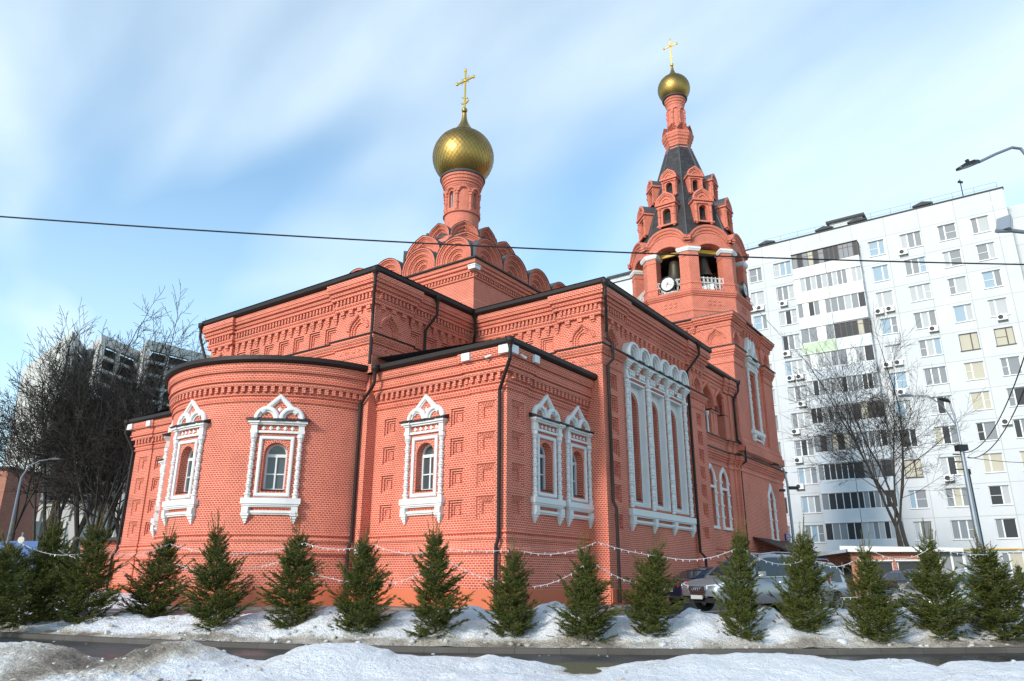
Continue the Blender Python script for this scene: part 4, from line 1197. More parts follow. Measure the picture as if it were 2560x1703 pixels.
# octagonal belfry
OA = 3.5
def tng(a, n=8, rot=22.5): return [(TX + a / cos(pi / n) * cos(radians(rot) + 2 * pi * k / n), TY + a / cos(pi / n) * sin(radians(rot) + 2 * pi * k / n)) for k in range(n)]
FW = 2 * OA * math.tan(pi / 8)
def oface(k):
    deg = 180 + 45 * k; return flat(TX + OA * cos(radians(deg)), TY + OA * sin(radians(deg)), deg)
ob = MB()
ob.plan(tng(OA), [(.02, 15.2), (.02, 16.0), (.06, 16.05), (.06, 16.12), (.0, 16.2), (.0, 17.05), (.05, 17.07), (.07, 17.12), (.05, 17.16), (.10, 17.18), (.12, 17.24), (.10, 17.29), (.15, 17.31), (.15, 17.46), (-.4, 17.48), (-1.2, 17.48)], closed=True)
for k in range(8):
    T = oface(k); ob.T = T
    for r in range(2):
        for c in range(3): ob.box((c - 1) * .34 - .07, (c - 1) * .34 + .07, -.0, .045, 16.48 + r * .22, 16.58 + r * .22)
ob.T = None
part(ob, 'belfry_base', BR)
# piers at the eight corners
PW = .80     # half width of opening
for k in range(8):
    a = radians(180 + 45 * k - 22.5)
    T0 = oface(k)
    pr = MB()
    # plan outline of a pier: outer two faces and inner back
    Tn = oface((k - 1) % 8)
    pA = T0(-PW, 0, 0)[:2]; pC = T0(-FW / 2, 0, 0)[:2]; pB = Tn(PW, 0, 0)[:2]
    pA2 = T0(-PW, -.75, 0)[:2]; pB2 = Tn(PW, -.75, 0)[:2]
    outline = [pB2, pB, pC, pA, pA2]
    pr.plan(outline, [(.05, 17.47), (.05, 17.85), (.08, 17.87), (.09, 17.93), (.04, 17.99), (.0, 18.05), (0, 19.75), (.03, 19.77), (.03, 19.85), (0, 19.87), (0, 20.06)], closed=True)
    po = part(pr, 'pier', BR)
    cp = MB(); cp.plan(outline, [(0, 20.06), (.08, 20.10), (.12, 20.20), (.14, 20.22), (.14, 20.36), (0, 20.38)], closed=True)
    part(cp, 'capital', WH, po)
# arches above, with their curved gable cornice
for k in range(8):
    T = oface(k); g = MB(T)
    def arch(r, zc, n=14): return [(r * cos(pi - pi * i / n), zc + r * .62 * sin(pi * i / n)) for i in range(n + 1)]
    low = arch(PW, 20.16)
    h = FW / 2
    hump = lambda x: 21.12 + .78 * max(0, 1 - (abs(x) / (h * .86)) ** 2) ** .62
    topl = [(h - 2 * h * i / 24, 0) for i in range(25)]; topl = [(x, hump(x)) for x, _ in topl]
    g.panel([(-h, 20.37), (-PW, 20.37)] + [p for p in low if p[1] > 20.38] + [(PW, 20.37), (h, 20.37)] + topl, [], 0)
    lo2 = [(-PW, 20.37)] + [p for p in low if p[1] > 20.38] + [(PW, 20.37)]
    for i in range(len(lo2) - 1):
        p, q = lo2[i], lo2[i + 1]; g.poly([(p[0], 0, p[1]), (p[0], -.75, p[1]), (q[0], -.75, q[1]), (q[0], 0, q[1])][::-1])
    g.sweep([(x, z) for x, z in lo2][::-1], [(.14, .004), (.14, .05), (.06, .07), (0, .05), (0, .0)])
    g.sweep([(x, z + .02) for x, z in topl], [(-.30, .004), (-.30, .06), (-.22, .09), (-.14, .07), (-.12, .13), (-.05, .17), (.03, .16), (.03, .0), (.03, -.5)], soldier=False)
    g.sweep([(x, hump(x) - .42) for x, z in topl], [(-.06, .004), (-.06, .04), (.04, .05), (.06, .0)], soldier=False)
    for x in (-h, h): g.box(x - .26, x + .26, 0.0, .12, 20.78, 20.92); g.box(x - .3, x + .3, 0.0, .17, 20.92, 21.05)
    part(g, 'belfry_arch', BR)
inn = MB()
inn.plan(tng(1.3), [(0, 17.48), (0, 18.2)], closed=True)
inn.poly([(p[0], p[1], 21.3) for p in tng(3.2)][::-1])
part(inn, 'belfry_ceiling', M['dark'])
for k in range(8):
    bb = MB(oface(k)); bb.box(-PW - .2, PW + .2, -.66, -.50, 20.22, 20.46, back=True); part(bb, 'bell_beam', M['yellowbeam'])
# iron railings in the openings
for k in range(8):
    T = oface(k); r = MB(T)
    for x in [-PW + .02 + i * (2 * PW - .04) / 6 for i in range(7)]: r.box(x - .013, x + .013, -.115, -.085, 17.48, 18.42, back=True)
    for z in (17.55, 18.0, 18.34): r.box(-PW, PW, -.12, -.08, z - .013, z + .013, back=True)
    for i in range(6):
        c = -PW + .02 + (i + .5) * (2 * PW - .04) / 6
        for zc in (17.78, 18.17): r.sweep([(c + .085 * cos(t), zc + .15 * sin(t)) for t in [2 * pi * j / 10 for j in range(10)]], [(.008, -.092), (-.008, -.092), (-.008, -.108), (.008, -.108)], closed=True)
    part(r, 'railing', M['steelwhite'])
# tent roof with dormers
tz0, tz1, ta0, ta1 = 21.15, 29.75, 3.32, .80
tent = MB(); tent.plan(tng(ta0), [(.0, tz0), (ta1 - ta0, tz1)], closed=True)
tent_o = part(tent, 'tent_roof', M['tent'])
rb = MB()
for k in range(8):
    p, q = tng(ta0)[k], tng(ta1)[k]; rb.tube([(p[0], p[1], tz0), (q[0], q[1], tz1)], .055, 6)
part(rb, 'ridge_cap', M['roofmetal'], tent_o)
def tent_a(z): return ta0 + (ta1 - ta0) * (z - tz0) / (tz1 - tz0)
def dormer(k, z0, sc, dep):
    deg = 180 + 45 * k; a = tent_a(z0) + .12 * sc
    T = flat(TX + a * cos(radians(deg)), TY + a * sin(radians(deg)), deg)
    d = MB(T); w = .62 * sc; H = 1.62 * sc
    lp = archloop(0, .27 * sc, z0 + .14 * sc, z0 + 1.0 * sc, n=8)
    d.panel(rect(-w, w, z0, z0 + H), [lp], 0); d.reveal(lp, 0, -.3 * sc)
    for sx in (-1, 1):
        q = [(sx * w, 0, z0), (sx * w, -dep, z0), (sx * w, -dep, z0 + H), (sx * w, 0, z0 + H)]; d.poly(q, rev=sx < 0)
        x = sx * .5 * sc
        d.lathe(x, .03, [(.05 * sc, z0 - .12 * sc), (.13 * sc, z0), (.13 * sc, z0 + .08 * sc), (.09 * sc, z0 + .12 * sc), (.085 * sc, z0 + .7 * sc), (.12 * sc, z0 + .74 * sc), (.085 * sc, z0 + .8 * sc), (.085 * sc, z0 + 1.2 * sc), (.14 * sc, z0 + 1.26 * sc), (.14 * sc, z0 + 1.34 * sc)], n=8)
    d.box(-w - .06, w + .06, 0, .12 * sc, z0 + .0, z0 + .1 * sc); d.box(-w - .02, w + .02, 0, .1 * sc, z0 + 1.34 * sc, z0 + 1.44 * sc); d.box(-w - .1, w + .1, -dep * .6, .17 * sc, z0 + 1.5 * sc, z0 + H + .02)
    # keel gable
    zc = z0 + H
    pth = lambda r, kk: arcpath(0, zc, r, n=16, keel=kk)
    d.panel([(-.55 * sc, zc), (.55 * sc, zc)] + pth(.55 * sc, .10 * sc)[1:-1], [], .02)
    d.sweep(pth(.60 * sc, .12 * sc), [(.12 * sc, -.1), (.12 * sc, .12 * sc), (.02, .16 * sc), (-.06 * sc, .1 * sc), (-.12 * sc, .08 * sc), (-.12 * sc, 0)])
    d.sweep(pth(.33 * sc, .05 * sc), [(.07 * sc, .02), (.07 * sc, .08 * sc), (-.05 * sc, .08 * sc), (-.07 * sc, .02)])
    o = part(d, 'dormer', BR)
    r = MB(T); u = pth(.73 * sc, .13 * sc)
    u = [(u[0][0], z0 + H + .0)] + u[1:-1] + [(u[-1][0], z0 + H)]
    for i in range(len(u) - 1):
        p, q = u[i], u[i + 1]; r.poly([(p[0], .1 * sc, p[1]), (q[0], .1 * sc, q[1]), (q[0], -dep * 1.5, q[1]), (p[0], -dep * 1.5, p[1])])
    part(r, 'dormer_roof', M['roofmetal'], o)
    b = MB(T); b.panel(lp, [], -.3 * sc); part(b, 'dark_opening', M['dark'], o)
for k in range(8):
    dormer(k, 22.40, 1.02, 1.1)
    dormer(k, 24.95, .84, .8)
# flared collar, little kokoshniks, slender drum
cr = MB()
cr.plan(tng(.8), [(.02, 29.3), (.08, 29.42), (.08, 29.55), (.0, 29.65), (.0, 29.85), (.06, 30.0), (.06, 30.1), (.14, 30.2), (.14, 30.32), (.22, 30.42), (.22, 30.55), (.26, 30.62), (.26, 30.8), (.1, 30.86), (-.3, 31.2)], closed=True)
part(cr, 'collar', BR)
for k in range(8):
    deg = 180 + 45 * k
    kokoshnik(flat(TX + .98 * cos(radians(deg)), TY + .98 * sin(radians(deg)), deg), 0, 30.8, .40, .08, rings=3, keel=.16, depth=.4, wring=.1)
DR2 = .62
d2 = MB(); d2.lathe(TX, TY, [(DR2, 30.9), (DR2, 33.3), (DR2 + .04, 33.35), (DR2 + .04, 33.5), (DR2 + .1, 33.55), (DR2 + .1, 33.7), (DR2 + .16, 33.75), (DR2 + .16, 33.95)], 32)
d2.T = cyl(TX, TY, DR2, 180)
seg2 = 2 * pi * DR2 / 8
for k in range(8):
    cx = (k + .5) * seg2
    d2.sweep(arcpath(cx, 32.75, seg2 / 2 - .02, n=10), [(.06, 0), (.06, .06), (-.04, .07), (-.05, 0)])
    x = k * seg2
    d2.lathe(x, .03, [(.03, 31.55), (.1, 31.65), (.1, 31.75), (.065, 31.8), (.065, 32.1), (.1, 32.14), (.065, 32.2), (.065, 32.55), (.11, 32.62), (.11, 32.75), (.07, 32.8)], n=8)
d2.T = None
part(d2, 'drum', BR)
sk = MB(); sk.lathe(TX, TY, [(.78, 33.93), (.90, 33.93), (.92, 33.99), (.86, 34.06), (.7, 34.12)], 32); part(sk, 'skirt_ring', M['roofmetal'])
dm2 = onion(TX, TY, 34.95, 1.17, 34.08, 37.0, M['gold'], 36)
bl = MB(); bl.lathe(TX, TY, [(0, 36.98)] + [(.14 * cos(a), 37.14 + .14 * sin(a)) for a in [-1.3 + 2.6 * k / 8 for k in range(9)]] + [(0, 37.28)], 14)
part(bl, 'orb', M['goldbright'], dm2, smooth=True)
orth_cross(TX, TY, 37.25, 2.2, dm2, crescent=False)
# square roof around the octagon
rf = MB(); q = [(X0 - .5, Y0 - .5), (X1 + .5, Y0 - .5), (X1 + .5, Y1 + .5), (X0 - .5, Y1 + .5)]
rf.plan(q, [(-.12, 15.28), (0, 15.28), (.005, 15.33), (-1.2, 15.75), (-3.6, 15.9)], closed=True)
part(rf, 'tower_skirt_roof', M['roofmetal'])

# ---------------- downpipes
hopper_pipe([(-.52, -.52, 7.62), (-.52, -.52, 7.25), (-.22, .12, 6.3), (-.22, .12, 1.55), (-.34, .12, 1.30), (-.34, .12, -.45)])
hopper_pipe([(-.62, 5.65, 7.62), (-.62, 5.65, 7.25), (-.56, 6.38, 6.55), (-.56, 6.38, 1.6), (-.68, 6.38, 1.3), (-.68, 6.38, -.45)])
hopper_pipe([(-.52, 23.62, 7.62), (-.52, 23.62, 7.3), (-.14, 23.3, 6.4), (-.14, 23.3, 1.6), (-.3, 23.36, 1.3), (-.3, 23.36, -.4)])
hopper_pipe([(XC - .58, YC0 - .5, 11.42), (XC - .58, YC0 - .5, 11.05), (XC - .3, YC0 - .2, 10.0), (XC - .3, YC0 - .2, 8.0)])
hopper_pipe([(XC - .58, YC1 + .55, 11.42), (XC - .58, YC1 + .55, 11.1), (XC - .28, YC1 + .05, 9.6), (XC - .28, YC1 + .05, 7.9)])
hopper_pipe([(2.55, YC0 - .52, 11.42), (2.55, YC0 - .52, 10.9), (2.3, YC0 - .12, 10.2), (2.3, YC0 - .12, 8.2)])
hopper_pipe([(XT0 - .42, YC0 - .52, 11.42), (XT0 - .42, YC0 - .52, 10.7), (XT0 - .1, YC0 - .12, 9.9), (XT0 - .1, YC0 - .12, 8.6)])
hopper_pipe([(XT0 - .5, YT0 - .58, 11.42), (XT0 - .5, YT0 - .58, 11.1), (XT0 + .25, YT0 - .19, 9.85), (XT0 + .25, YT0 - .19, 9.55), (XT0 + .38, YT0 - .36, 9.35), (XT0 + .38, YT0 - .36, 8.7), (XT0 + .25, YT0 - .19, 8.45), (XT0 + .25, YT0 - .19, 3.1), (XT0 + .3, YT0 - .28, 2.85), (XT0 + .3, YT0 - .28, -.5)])
hopper_pipe([(15.0, YT0 - .58, 11.42), (15.0, YT0 - .58, 11.1), (14.25, YT0 - .17, 10.1), (14.25, YT0 - .17, 1.5), (14.35, YT0 - .36, 1.25), (14.35, YT0 - .36, -.5)])
hopper_pipe([(21.55, RY - .48, 10.85), (21.55, RY - .48, 10.6), (21.1, RY - .3, 10.0), (21.1, RY - .3, 7.7), (21.3, RY - .62, 7.3), (21.3, RY - .62, 6.5), (21.1, RY - .33, 6.25), (21.1, RY - .33, 1.5), (21.2, RY - .5, 1.2), (21.2, RY - .5, -.5)])

# ---------------- entrance canopy of the tower with scrolled iron brackets
cn = MB()
cn.T = TL
cx0, cx1 = 22.0 - lx0, 28.9 - lx0
cn.poly([(cx0, .02, 2.5), (cx1, .02, 2.5), (cx1, 1.9, 1.78), (cx0, 1.9, 1.78)][::-1]); cn.poly([(cx0, .02, 2.42), (cx1, .02, 2.42), (cx1, 1.9, 1.70), (cx0, 1.9, 1.70)])
cn.box(cx0, cx1, 1.86, 1.93, 1.62, 1.80, back=True)
for x in (cx0, cx1): cn.poly([(x, .02, 2.42), (x, 1.9, 1.70), (x, 1.9, 1.78), (x, .02, 2.5)])
cno = part(cn, 'canopy', M['metal'])
n = 14
for xb in (cx0 + .25, (cx0 + cx1) / 2, cx1 - .25):
    br_ = MB(TL)
    pts = [(xb, .04, .4), (xb, .25, .9), (xb, .8, 1.4), (xb, 1.7, 1.68)]
    old = br_.T
    W_ = [TL(*p) for p in pts]
    br_.T = None; br_.tube(W_, .025, 6)
    for c, r in (((.35, 1.7), .25), ((.8, 1.62), .18), ((1.2, 1.7), .12)):
        br_.tube([TL(xb, c[0] + r * (1 - j / 22) * cos(j * .5), c[1] + r * (1 - j / 22) * sin(j * .5)) for j in range(18)], .016, 5)
    part(br_, 'bracket', M['blackmetal'], cno)
cam_cluster = None
# ================================================================ helpers that turn a pixel of the 2560x1703 photo into a place
FWH = Vector((cos(YAW), sin(YAW), 0)); RTH = Vector((sin(YAW), -cos(YAW), 0))
def pray(u, v):
    x = (u - 1280) / FPX; y = (v - 851.5) / FPX
    return rt * x - up * y + fw
def at_a(u, v, a):
    d = pray(u, v); t = a / d.dot(FWH); p = CAMP + d * t
    return p
def at_z(u, v, z):
    d = pray(u, v); t = (z - CAMP.z) / d.z; return CAMP + d * t
def at_x(u, v, x):
    d = pray(u, v); t = (x - CAMP.x) / d.x; return CAMP + d * t
def AB(a, b): return (CAMP.x + a * FWH.x + b * RTH.x, CAMP.y + a * FWH.y + b * RTH.y)
def toab(x, y):
    q = Vector((x - CAMP.x, y - CAMP.y, 0)); return q.dot(FWH), q.dot(RTH)
def interp(tab, x):
    if x <= tab[0][0]: return tab[0][1]
    for i in range(1, len(tab)):
        if x <= tab[i][0]:
            t = (x - tab[i - 1][0]) / (tab[i][0] - tab[i - 1][0]); t = t * t * (3 - 2 * t)
            return tab[i - 1][1] + t * (tab[i][1] - tab[i - 1][1])
    return tab[-1][1]
def sstep(a, b, x):
    t = max(0, min(1, (x - a) / (b - a))); return t * t * (3 - 2 * t)
def fbm(x, y, z=0.0, o=4): return noise.fractal(Vector((x, y, z)), 1.0, 2.0, o)

# ---------------- ground, road, kerb
KERB = [(-40, 34), (-22, 26.0), (-14.3, 21.4), (-9.5, 19.2), (-5.06, 17.8), (-1, 17.05), (3.6, 16.85), (8, 17.1), (11.5, 17.6), (20, 20), (40, 30)]
def kerb_a(b): return interp(KERB, b) if False else sum(interp(KERB, b + q) for q in (-2, -1, 0, 1, 2)) / 5
def zchurch(b): return -.62 - .33 * sstep(2.5, 7, b)
def ground_z(a, b):
    k = kerb_a(b)
    z0 = -1.2
    return z0 + (zchurch(b) + 1.2) * sstep(k + .4, k + 4.2, a) - .02
def mesh_grid(name, fa, na, bs, zf, mat, kind='structure', smooth=True):
    """grid over b (list) and parameter i in range(na): a = fa(i, b)"""
    vs = []; fs = []
    for b in bs:
        for i in range(na):
            a = fa(i, b); x, y = AB(a, b); vs.append((x, y, zf(a, b)))
    for j in range(len(bs) - 1):
        for i in range(na - 1):
            q = j * na + i; fs.append((q, q + na, q + na + 1, q + 1))
    me = bpy.data.meshes.new(name); me.from_pydata(vs, [], fs)
    me.materials.append(mat); me.polygons.foreach_set('use_smooth', [smooth] * len(fs)); me.update()
    o = bpy.data.objects.new(name, me); COL.objects.link(o)
    if kind: o['kind'] = kind
    return o
def fix_up(o):
    me = o.data; me.update()
    if me.polygons and sum(p.normal.z for p in me.polygons) < 0: me.flip_normals()
    me.update()

def wet_mat(name, c0, c1, r0, r1, sc, bump=.25):
    mt, t, b = new_mat(name)
    tcn = t.nodes.new('ShaderNodeTexCoord')
    nz = t.nodes.new('ShaderNodeTexNoise'); nz.inputs['Scale'].default_value = sc; nz.inputs['Detail'].default_value = 6; nz.inputs['Roughness'].default_value = .6
    lk(t, tcn.outputs['Object'], nz.inputs['Vector'])
    mr = t.nodes.new('ShaderNodeMapRange'); mr.inputs['From Min'].default_value = .38; mr.inputs['From Max'].default_value = .6
    lk(t, nz.outputs['Fac'], mr.inputs['Value'])
    mxr = t.nodes.new('ShaderNodeMix'); mxr.data_type = 'RGBA'; mxr.inputs['A'].default_value = (*c0, 1); mxr.inputs['B'].default_value = (*c1, 1)
    lk(t, mr.outputs[0], mxr.inputs['Factor']); lk(t, mxr.outputs['Result'], b.inputs['Base Color'])
    r = t.nodes.new('ShaderNodeMapRange'); r.inputs['To Min'].default_value = r0; r.inputs['To Max'].default_value = r1
    lk(t, mr.outputs[0], r.inputs['Value']); lk(t, r.outputs[0], b.inputs['Roughness'])
    n2 = t.nodes.new('ShaderNodeTexNoise'); n2.inputs['Scale'].default_value = 60; n2.inputs['Detail'].default_value = 3
    lk(t, tcn.outputs['Object'], n2.inputs['Vector'])
    mu = t.nodes.new('ShaderNodeMath'); mu.operation = 'MULTIPLY'; lk(t, n2.outputs['Fac'], mu.inputs[0]); lk(t, mr.outputs[0], mu.inputs[1])
    bp = t.nodes.new('ShaderNodeBump'); bp.inputs['Strength'].default_value = bump; bp.inputs['Distance'].default_value = .01
    lk(t, mu.outputs[0], bp.inputs['Height']); lk(t, bp.outputs[0], b.inputs['Normal'])
    return mt
M['asphalt'] = wet_mat('wet asphalt', (.022, .022, .024), (.060, .058, .056), .16, .55, .5)
M['yard'] = wet_mat('yard asphalt with slush', (.05, .05, .05), (.22, .21, .20), .3, .8, .35)
M['kerbstone'] = plain('dirty kerb concrete', (.17, .15, .13), .8, 0, .4, 5, .3, 30)
M['kerbblock'] = brick_mat('kerb blocks', (.075, .066, .058), (.10, .09, .08), (.045, .04, .035), bw=1.0, rh=.6, ms=.008, off=0, rough=.8)
for n_ in M['kerbblock'].node_tree.nodes:
    if n_.type == 'MIX' and n_.blend_type == 'MIX': n_.inputs['B'].default_value = (.30, .28, .26, 1)

bs_far = [-600, -300, -150, -80, -50, -40, -30] + [-25 + k for k in range(56)] + [40, 55, 80, 150, 300, 600]
as_far = [-60, 0, 8, 12, 14, 15, 16, 16.6, 17, 17.5, 18, 18.5, 19, 19.5, 20, 20.5, 21, 21.5, 22, 23, 24, 25, 26, 27, 28, 30, 34, 40, 60, 100, 200, 500, 1500]
g = mesh_grid('ground', lambda i, b: as_far[i], len(as_far), bs_far, lambda a, b: ground_z(a, max(-30, min(30, b))), M['yard']); fix_up(g)
rd = mesh_grid('road', lambda i, b: kerb_a(b) - .02 - i * .8, 12, [-40 + k for k in range(81)], lambda a, b: -1.2 - .004 + .012 * fbm(a * .3, b * .3), M['asphalt']); fix_up(rd)
for v in rd.data.vertices: v.co.z += .008
kb = MB()
bsk = [-40 + k * .5 for k in range(161)]
kp = [AB(kerb_a(b), b) for b in bsk]
kb.plan(kp, [(0.0, -1.3), (0.0, -1.10), (-.02, -1.085), (-.24, -1.085), (-.24, -1.3)])
ko = kb.build('kerb', M['kerbblock']); ko['kind'] = 'structure'
# paved strip along the church wall
pv = MB()
pvp = [(AP[0] + (AP[2] + .05) * cos(radians(t)), AP[1] + (AP[2] + .05) * sin(radians(t))) for t in range(120, 246, 6)] + [(-.5, 6.5), (-.4, 6.0), (-.05, 5.9), (-.1, -.1), (5.5, -.1), (5.5, -.8), (16.4, -.8)]
pv.plan(pvp, [(.9, -1.2), (.9, -.575), (0, -.565)])
po = pv.build('pavement', M['kerbstone']); po['kind'] = 'structure'

# ---------------- snow
def snow_mat(name, white, dirt, amount, scale, edge_attr=True):
    mt, t, b = new_mat(name)
    tcn = t.nodes.new('ShaderNodeTexCoord')
    at = t.nodes.new('ShaderNodeAttribute'); at.attribute_name = 'dirt'
    nz = t.nodes.new('ShaderNodeTexNoise'); nz.inputs['Scale'].default_value = scale; nz.inputs['Detail'].default_value = 8; nz.inputs['Roughness'].default_value = .68
    lk(t, tcn.outputs['Object'], nz.inputs['Vector'])
    sp = t.nodes.new('ShaderNodeTexNoise'); sp.inputs['Scale'].default_value = 30; sp.inputs['Detail'].default_value = 6; sp.inputs['Roughness'].default_value = .75
    lk(t, tcn.outputs['Object'], sp.inputs['Vector'])
    # fac = smooth(noise + dirt)
    ad_ = t.nodes.new('ShaderNodeMath'); ad_.operation = 'ADD'; lk(t, nz.outputs['Fac'], ad_.inputs[0]); lk(t, at.outputs['Fac'], ad_.inputs[1])
    a2 = t.nodes.new('ShaderNodeMath'); a2.operation = 'MULTIPLY_ADD'; lk(t, sp.outputs['Fac'], a2.inputs[0]); a2.inputs[1].default_value = .8; lk(t, ad_.outputs[0], a2.inputs[2])
    mr = t.nodes.new('ShaderNodeMapRange'); mr.inputs['From Min'].default_value = 1.04; mr.inputs['From Max'].default_value = 1.62
    lk(t, a2.outputs[0], mr.inputs['Value'])
    cr = t.nodes.new('ShaderNodeValToRGB')
    cr.color_ramp.elements[0].position = 0.0; cr.color_ramp.elements[0].color = (*white, 1)
    cr.color_ramp.elements[1].position = 1.0; cr.color_ramp.elements[1].color = (*dirt, 1)
    e = cr.color_ramp.elements.new(.22); e.color = (.60, .55, .48, 1)
    e = cr.color_ramp.elements.new(.55); e.color = (.27, .22, .17, 1)
    lk(t, mr.outputs[0], cr.inputs['Fac']); lk(t, cr.outputs['Color'], b.inputs['Base Color'])
    b.inputs['Roughness'].default_value = .55
    b.inputs['Subsurface Weight'].default_value = 0.0
    nb = t.nodes.new('ShaderNodeTexNoise'); nb.inputs['Scale'].default_value = 13; nb.inputs['Detail'].default_value = 9; nb.inputs['Roughness'].default_value = .65
    lk(t, tcn.outputs['Object'], nb.inputs['Vector'])
    bp = t.nodes.new('ShaderNodeBump'); bp.inputs['Strength'].default_value = 1.0; bp.inputs['Distance'].default_value = .10
    lk(t, nb.outputs['Fac'], bp.inputs['Height']); lk(t, bp.outputs[0], b.inputs['Normal'])
    return mt
M['snow'] = snow_mat('old snow', (.78, .785, .81), (.055, .043, .030), 1, .9)
def add_attr(o, f):
    me = o.data; at = me.attributes.new('dirt', 'FLOAT', 'POINT')
    at.data.foreach_set('value', [f(v.co) for v in me.vertices])

AC = 13.3
crest = [(-300, 1605), (0, 1607), (60, 1606), (110, 1612), (170, 1622), (220, 1640), (262, 1656), (285, 1664), (330, 1640), (370, 1618), (420, 1605), (470, 1603), (520, 1618), (580, 1640), (620, 1650), (660, 1652), (700, 1640), (760, 1615), (800, 1608), (840, 1606), (900, 1608), (960, 1622), (1000, 1635), (1060, 1641), (1120, 1640), (1180, 1644), (1230, 1636), (1260, 1642), (1330, 1655), (1400, 1668), (1435, 1680), (1465, 1678), (1510, 1666), (1600, 1656), (1660, 1650), (1720, 1636), (1800, 1640), (1860, 1634), (1940, 1632), (2020, 1640), (2070, 1648), (2130, 1655), (2200, 1650), (2270, 1648), (2310, 1660), (2345, 1672), (2390, 1655), (2440, 1653), (2500, 1656), (2560, 1652), (2900, 1650)]
CR = []
for u, v in crest:
    p = at_a(u, v, AC); CR.append((toab(p.x, p.y)[1], p.z))
def fore_z(a, b):
    zc = interp(CR, b)
    hp = math.exp(-((b + 6.15) / 1.0) ** 2) + .6 * math.exp(-((b + 8.0) / .9) ** 2)
    n = .045 * fbm(a * 1.1, b * 1.1, 3) + hp * (.05 * fbm(a * 5, b * 5, 21) + .035 * fbm(a * 13, b * 13, 22)) + .02 * fbm(a * 4, b * 4, 5) + .010 * fbm(a * 11, b * 11, 9)
    low = -1.03 + .10 * fbm(a * .5, b * .45, 1)
    if a <= AC:
        t = sstep(AC - 1.9, AC, a); z = low + (zc - low) * t
        if zc < -1.02: z = min(z, zc + (AC - a) * .05)
        return z + n * (1 - .3 * t)
    t = sstep(AC, AC + 1.15 + .25 * fbm(b * 1.3, 2), a)
    return zc + (-1.32 - zc) * t + n * .6
nb_ = 760
bsn = [-14 + 30 * k / nb_ for k in range(nb_ + 1)]
fs_ = mesh_grid('snow_heap', lambda i, b: 9.0 + 6.2 * i / 180, 181, bsn, fore_z, M['snow']); fix_up(fs_)
def fdirt(co):
    a, b = toab(co.x, co.y)
    u = b / a
    d = -.02
    # the dark heap on the left and the trampled snow beside it
    d += .52 * math.exp(-((b + 6.15) / 1.0) ** 2) * sstep(10.8, 12.6, a)
    d += .22 * math.exp(-((b + 8.0) / .9) ** 2) * sstep(11.0, 13, a)
    d += .30 * math.exp(-((b + 7.25) / .45) ** 2)
    d += .40 * math.exp(-((b - 1.15) / .35) ** 2) * sstep(11.4, 12.6, a)
    d += .26 * sstep(AC + .15, AC + .8, a) + .10 * max(0, fbm(a * .8, b * .6, 31))
    d += .13 * math.exp(-((a - AC + .5) / .35) ** 2) * (.5 + fbm(b * .9, 4))
    return d
add_attr(fs_, fdirt)
M['grass'] = plain('thawed brown grass', (.085, .075, .030), .9, 0, .5, 14, .8, 60)
gr = mesh_grid('turf', lambda i, b: 8.5 + 6.6 * i / 30, 31, [-12 + .4 * k for k in range(63)], lambda a, b: -1.075 - .02 * fbm(a * 2, b * 2) - .2 * sstep(14.3, 15, a), M['grass']); fix_up(gr)

# snow bank between kerb and church, where the spruces stand
bank = [(-500, 1560), (-200, 1560), (0, 1545), (100, 1522), (200, 1540), (290, 1528), (380, 1545), (450, 1532), (520, 1530), (600, 1540), (640, 1522), (700, 1530), (760, 1535), (830, 1512), (880, 1518), (940, 1535), (1000, 1525), (1060, 1530), (1110, 1520), (1180, 1514), (1230, 1530), (1300, 1535), (1350, 1510), (1385, 1500), (1420, 1520), (1480, 1530), (1560, 1535), (1620, 1540), (1680, 1530), (1725, 1506), (1770, 1520), (1850, 1545), (1920, 1513), (1960, 1540), (2060, 1513), (2100, 1520), (2180, 1545), (2240, 1510), (2290, 1530), (2340, 1556), (2400, 1512), (2450, 1530), (2520, 1540), (2560, 1500), (2900, 1520)]
BK = []
for u, v in bank:
    v = v + 6 + .12 * (1535 - v)
    b0 = at_a(u, v, 19.5); b = toab(b0.x, b0.y)[1]
    for _ in range(4):
        p = at_a(u, v, kerb_a(b) + 2.5); b = toab(p.x, p.y)[1]
    BK.append((b, p.z))
def bank_z(a, b):
    k = kerb_a(b); zc = interp(BK, b); d = a - k
    n = .11 * fbm(a * 1.0, b * .9, 8) + .05 * fbm(a * 3.1, b * 3.1, 6) + .012 * fbm(a * 9, b * 9, 2)
    if d < 2.5:
        edge = .55 + .22 * fbm(b * .8, 1.5)
        if d < edge - .3: return -1.16 + .2 * (d - edge + .3)
        t = sstep(edge - .3, 2.5, d); s = max(0, t) ** .7
        return -1.10 + (zc + 1.10) * s + n * min(1, max(0, d - edge + .3) * 2)
    t = sstep(2.5, 3.9 + .5 * fbm(b * .7, 7), d)
    return zc + (ground_z(a, b) - .05 - zc) * t + n * (1 - .5 * t)
bsb = [-20 + 42 * k / 640 for k in range(641)]
bk_ = mesh_grid('snow_bank', lambda i, b: kerb_a(b) + .25 + 4.6 * i / 74, 75, bsb, bank_z, M['snow']); fix_up(bk_)
def bdirt(co):
    a, b = toab(co.x, co.y); d = a - kerb_a(b)
    q = .40 * (1 - sstep(.55, 1.1, d)) + .20 * math.exp(-((d - 1.5) / .5) ** 2) * (.4 + fbm(b * .8, 11))
    return q - .05 + .16 * max(0, fbm(a * .7, b * .7, 13))
add_attr(bk_, bdirt)
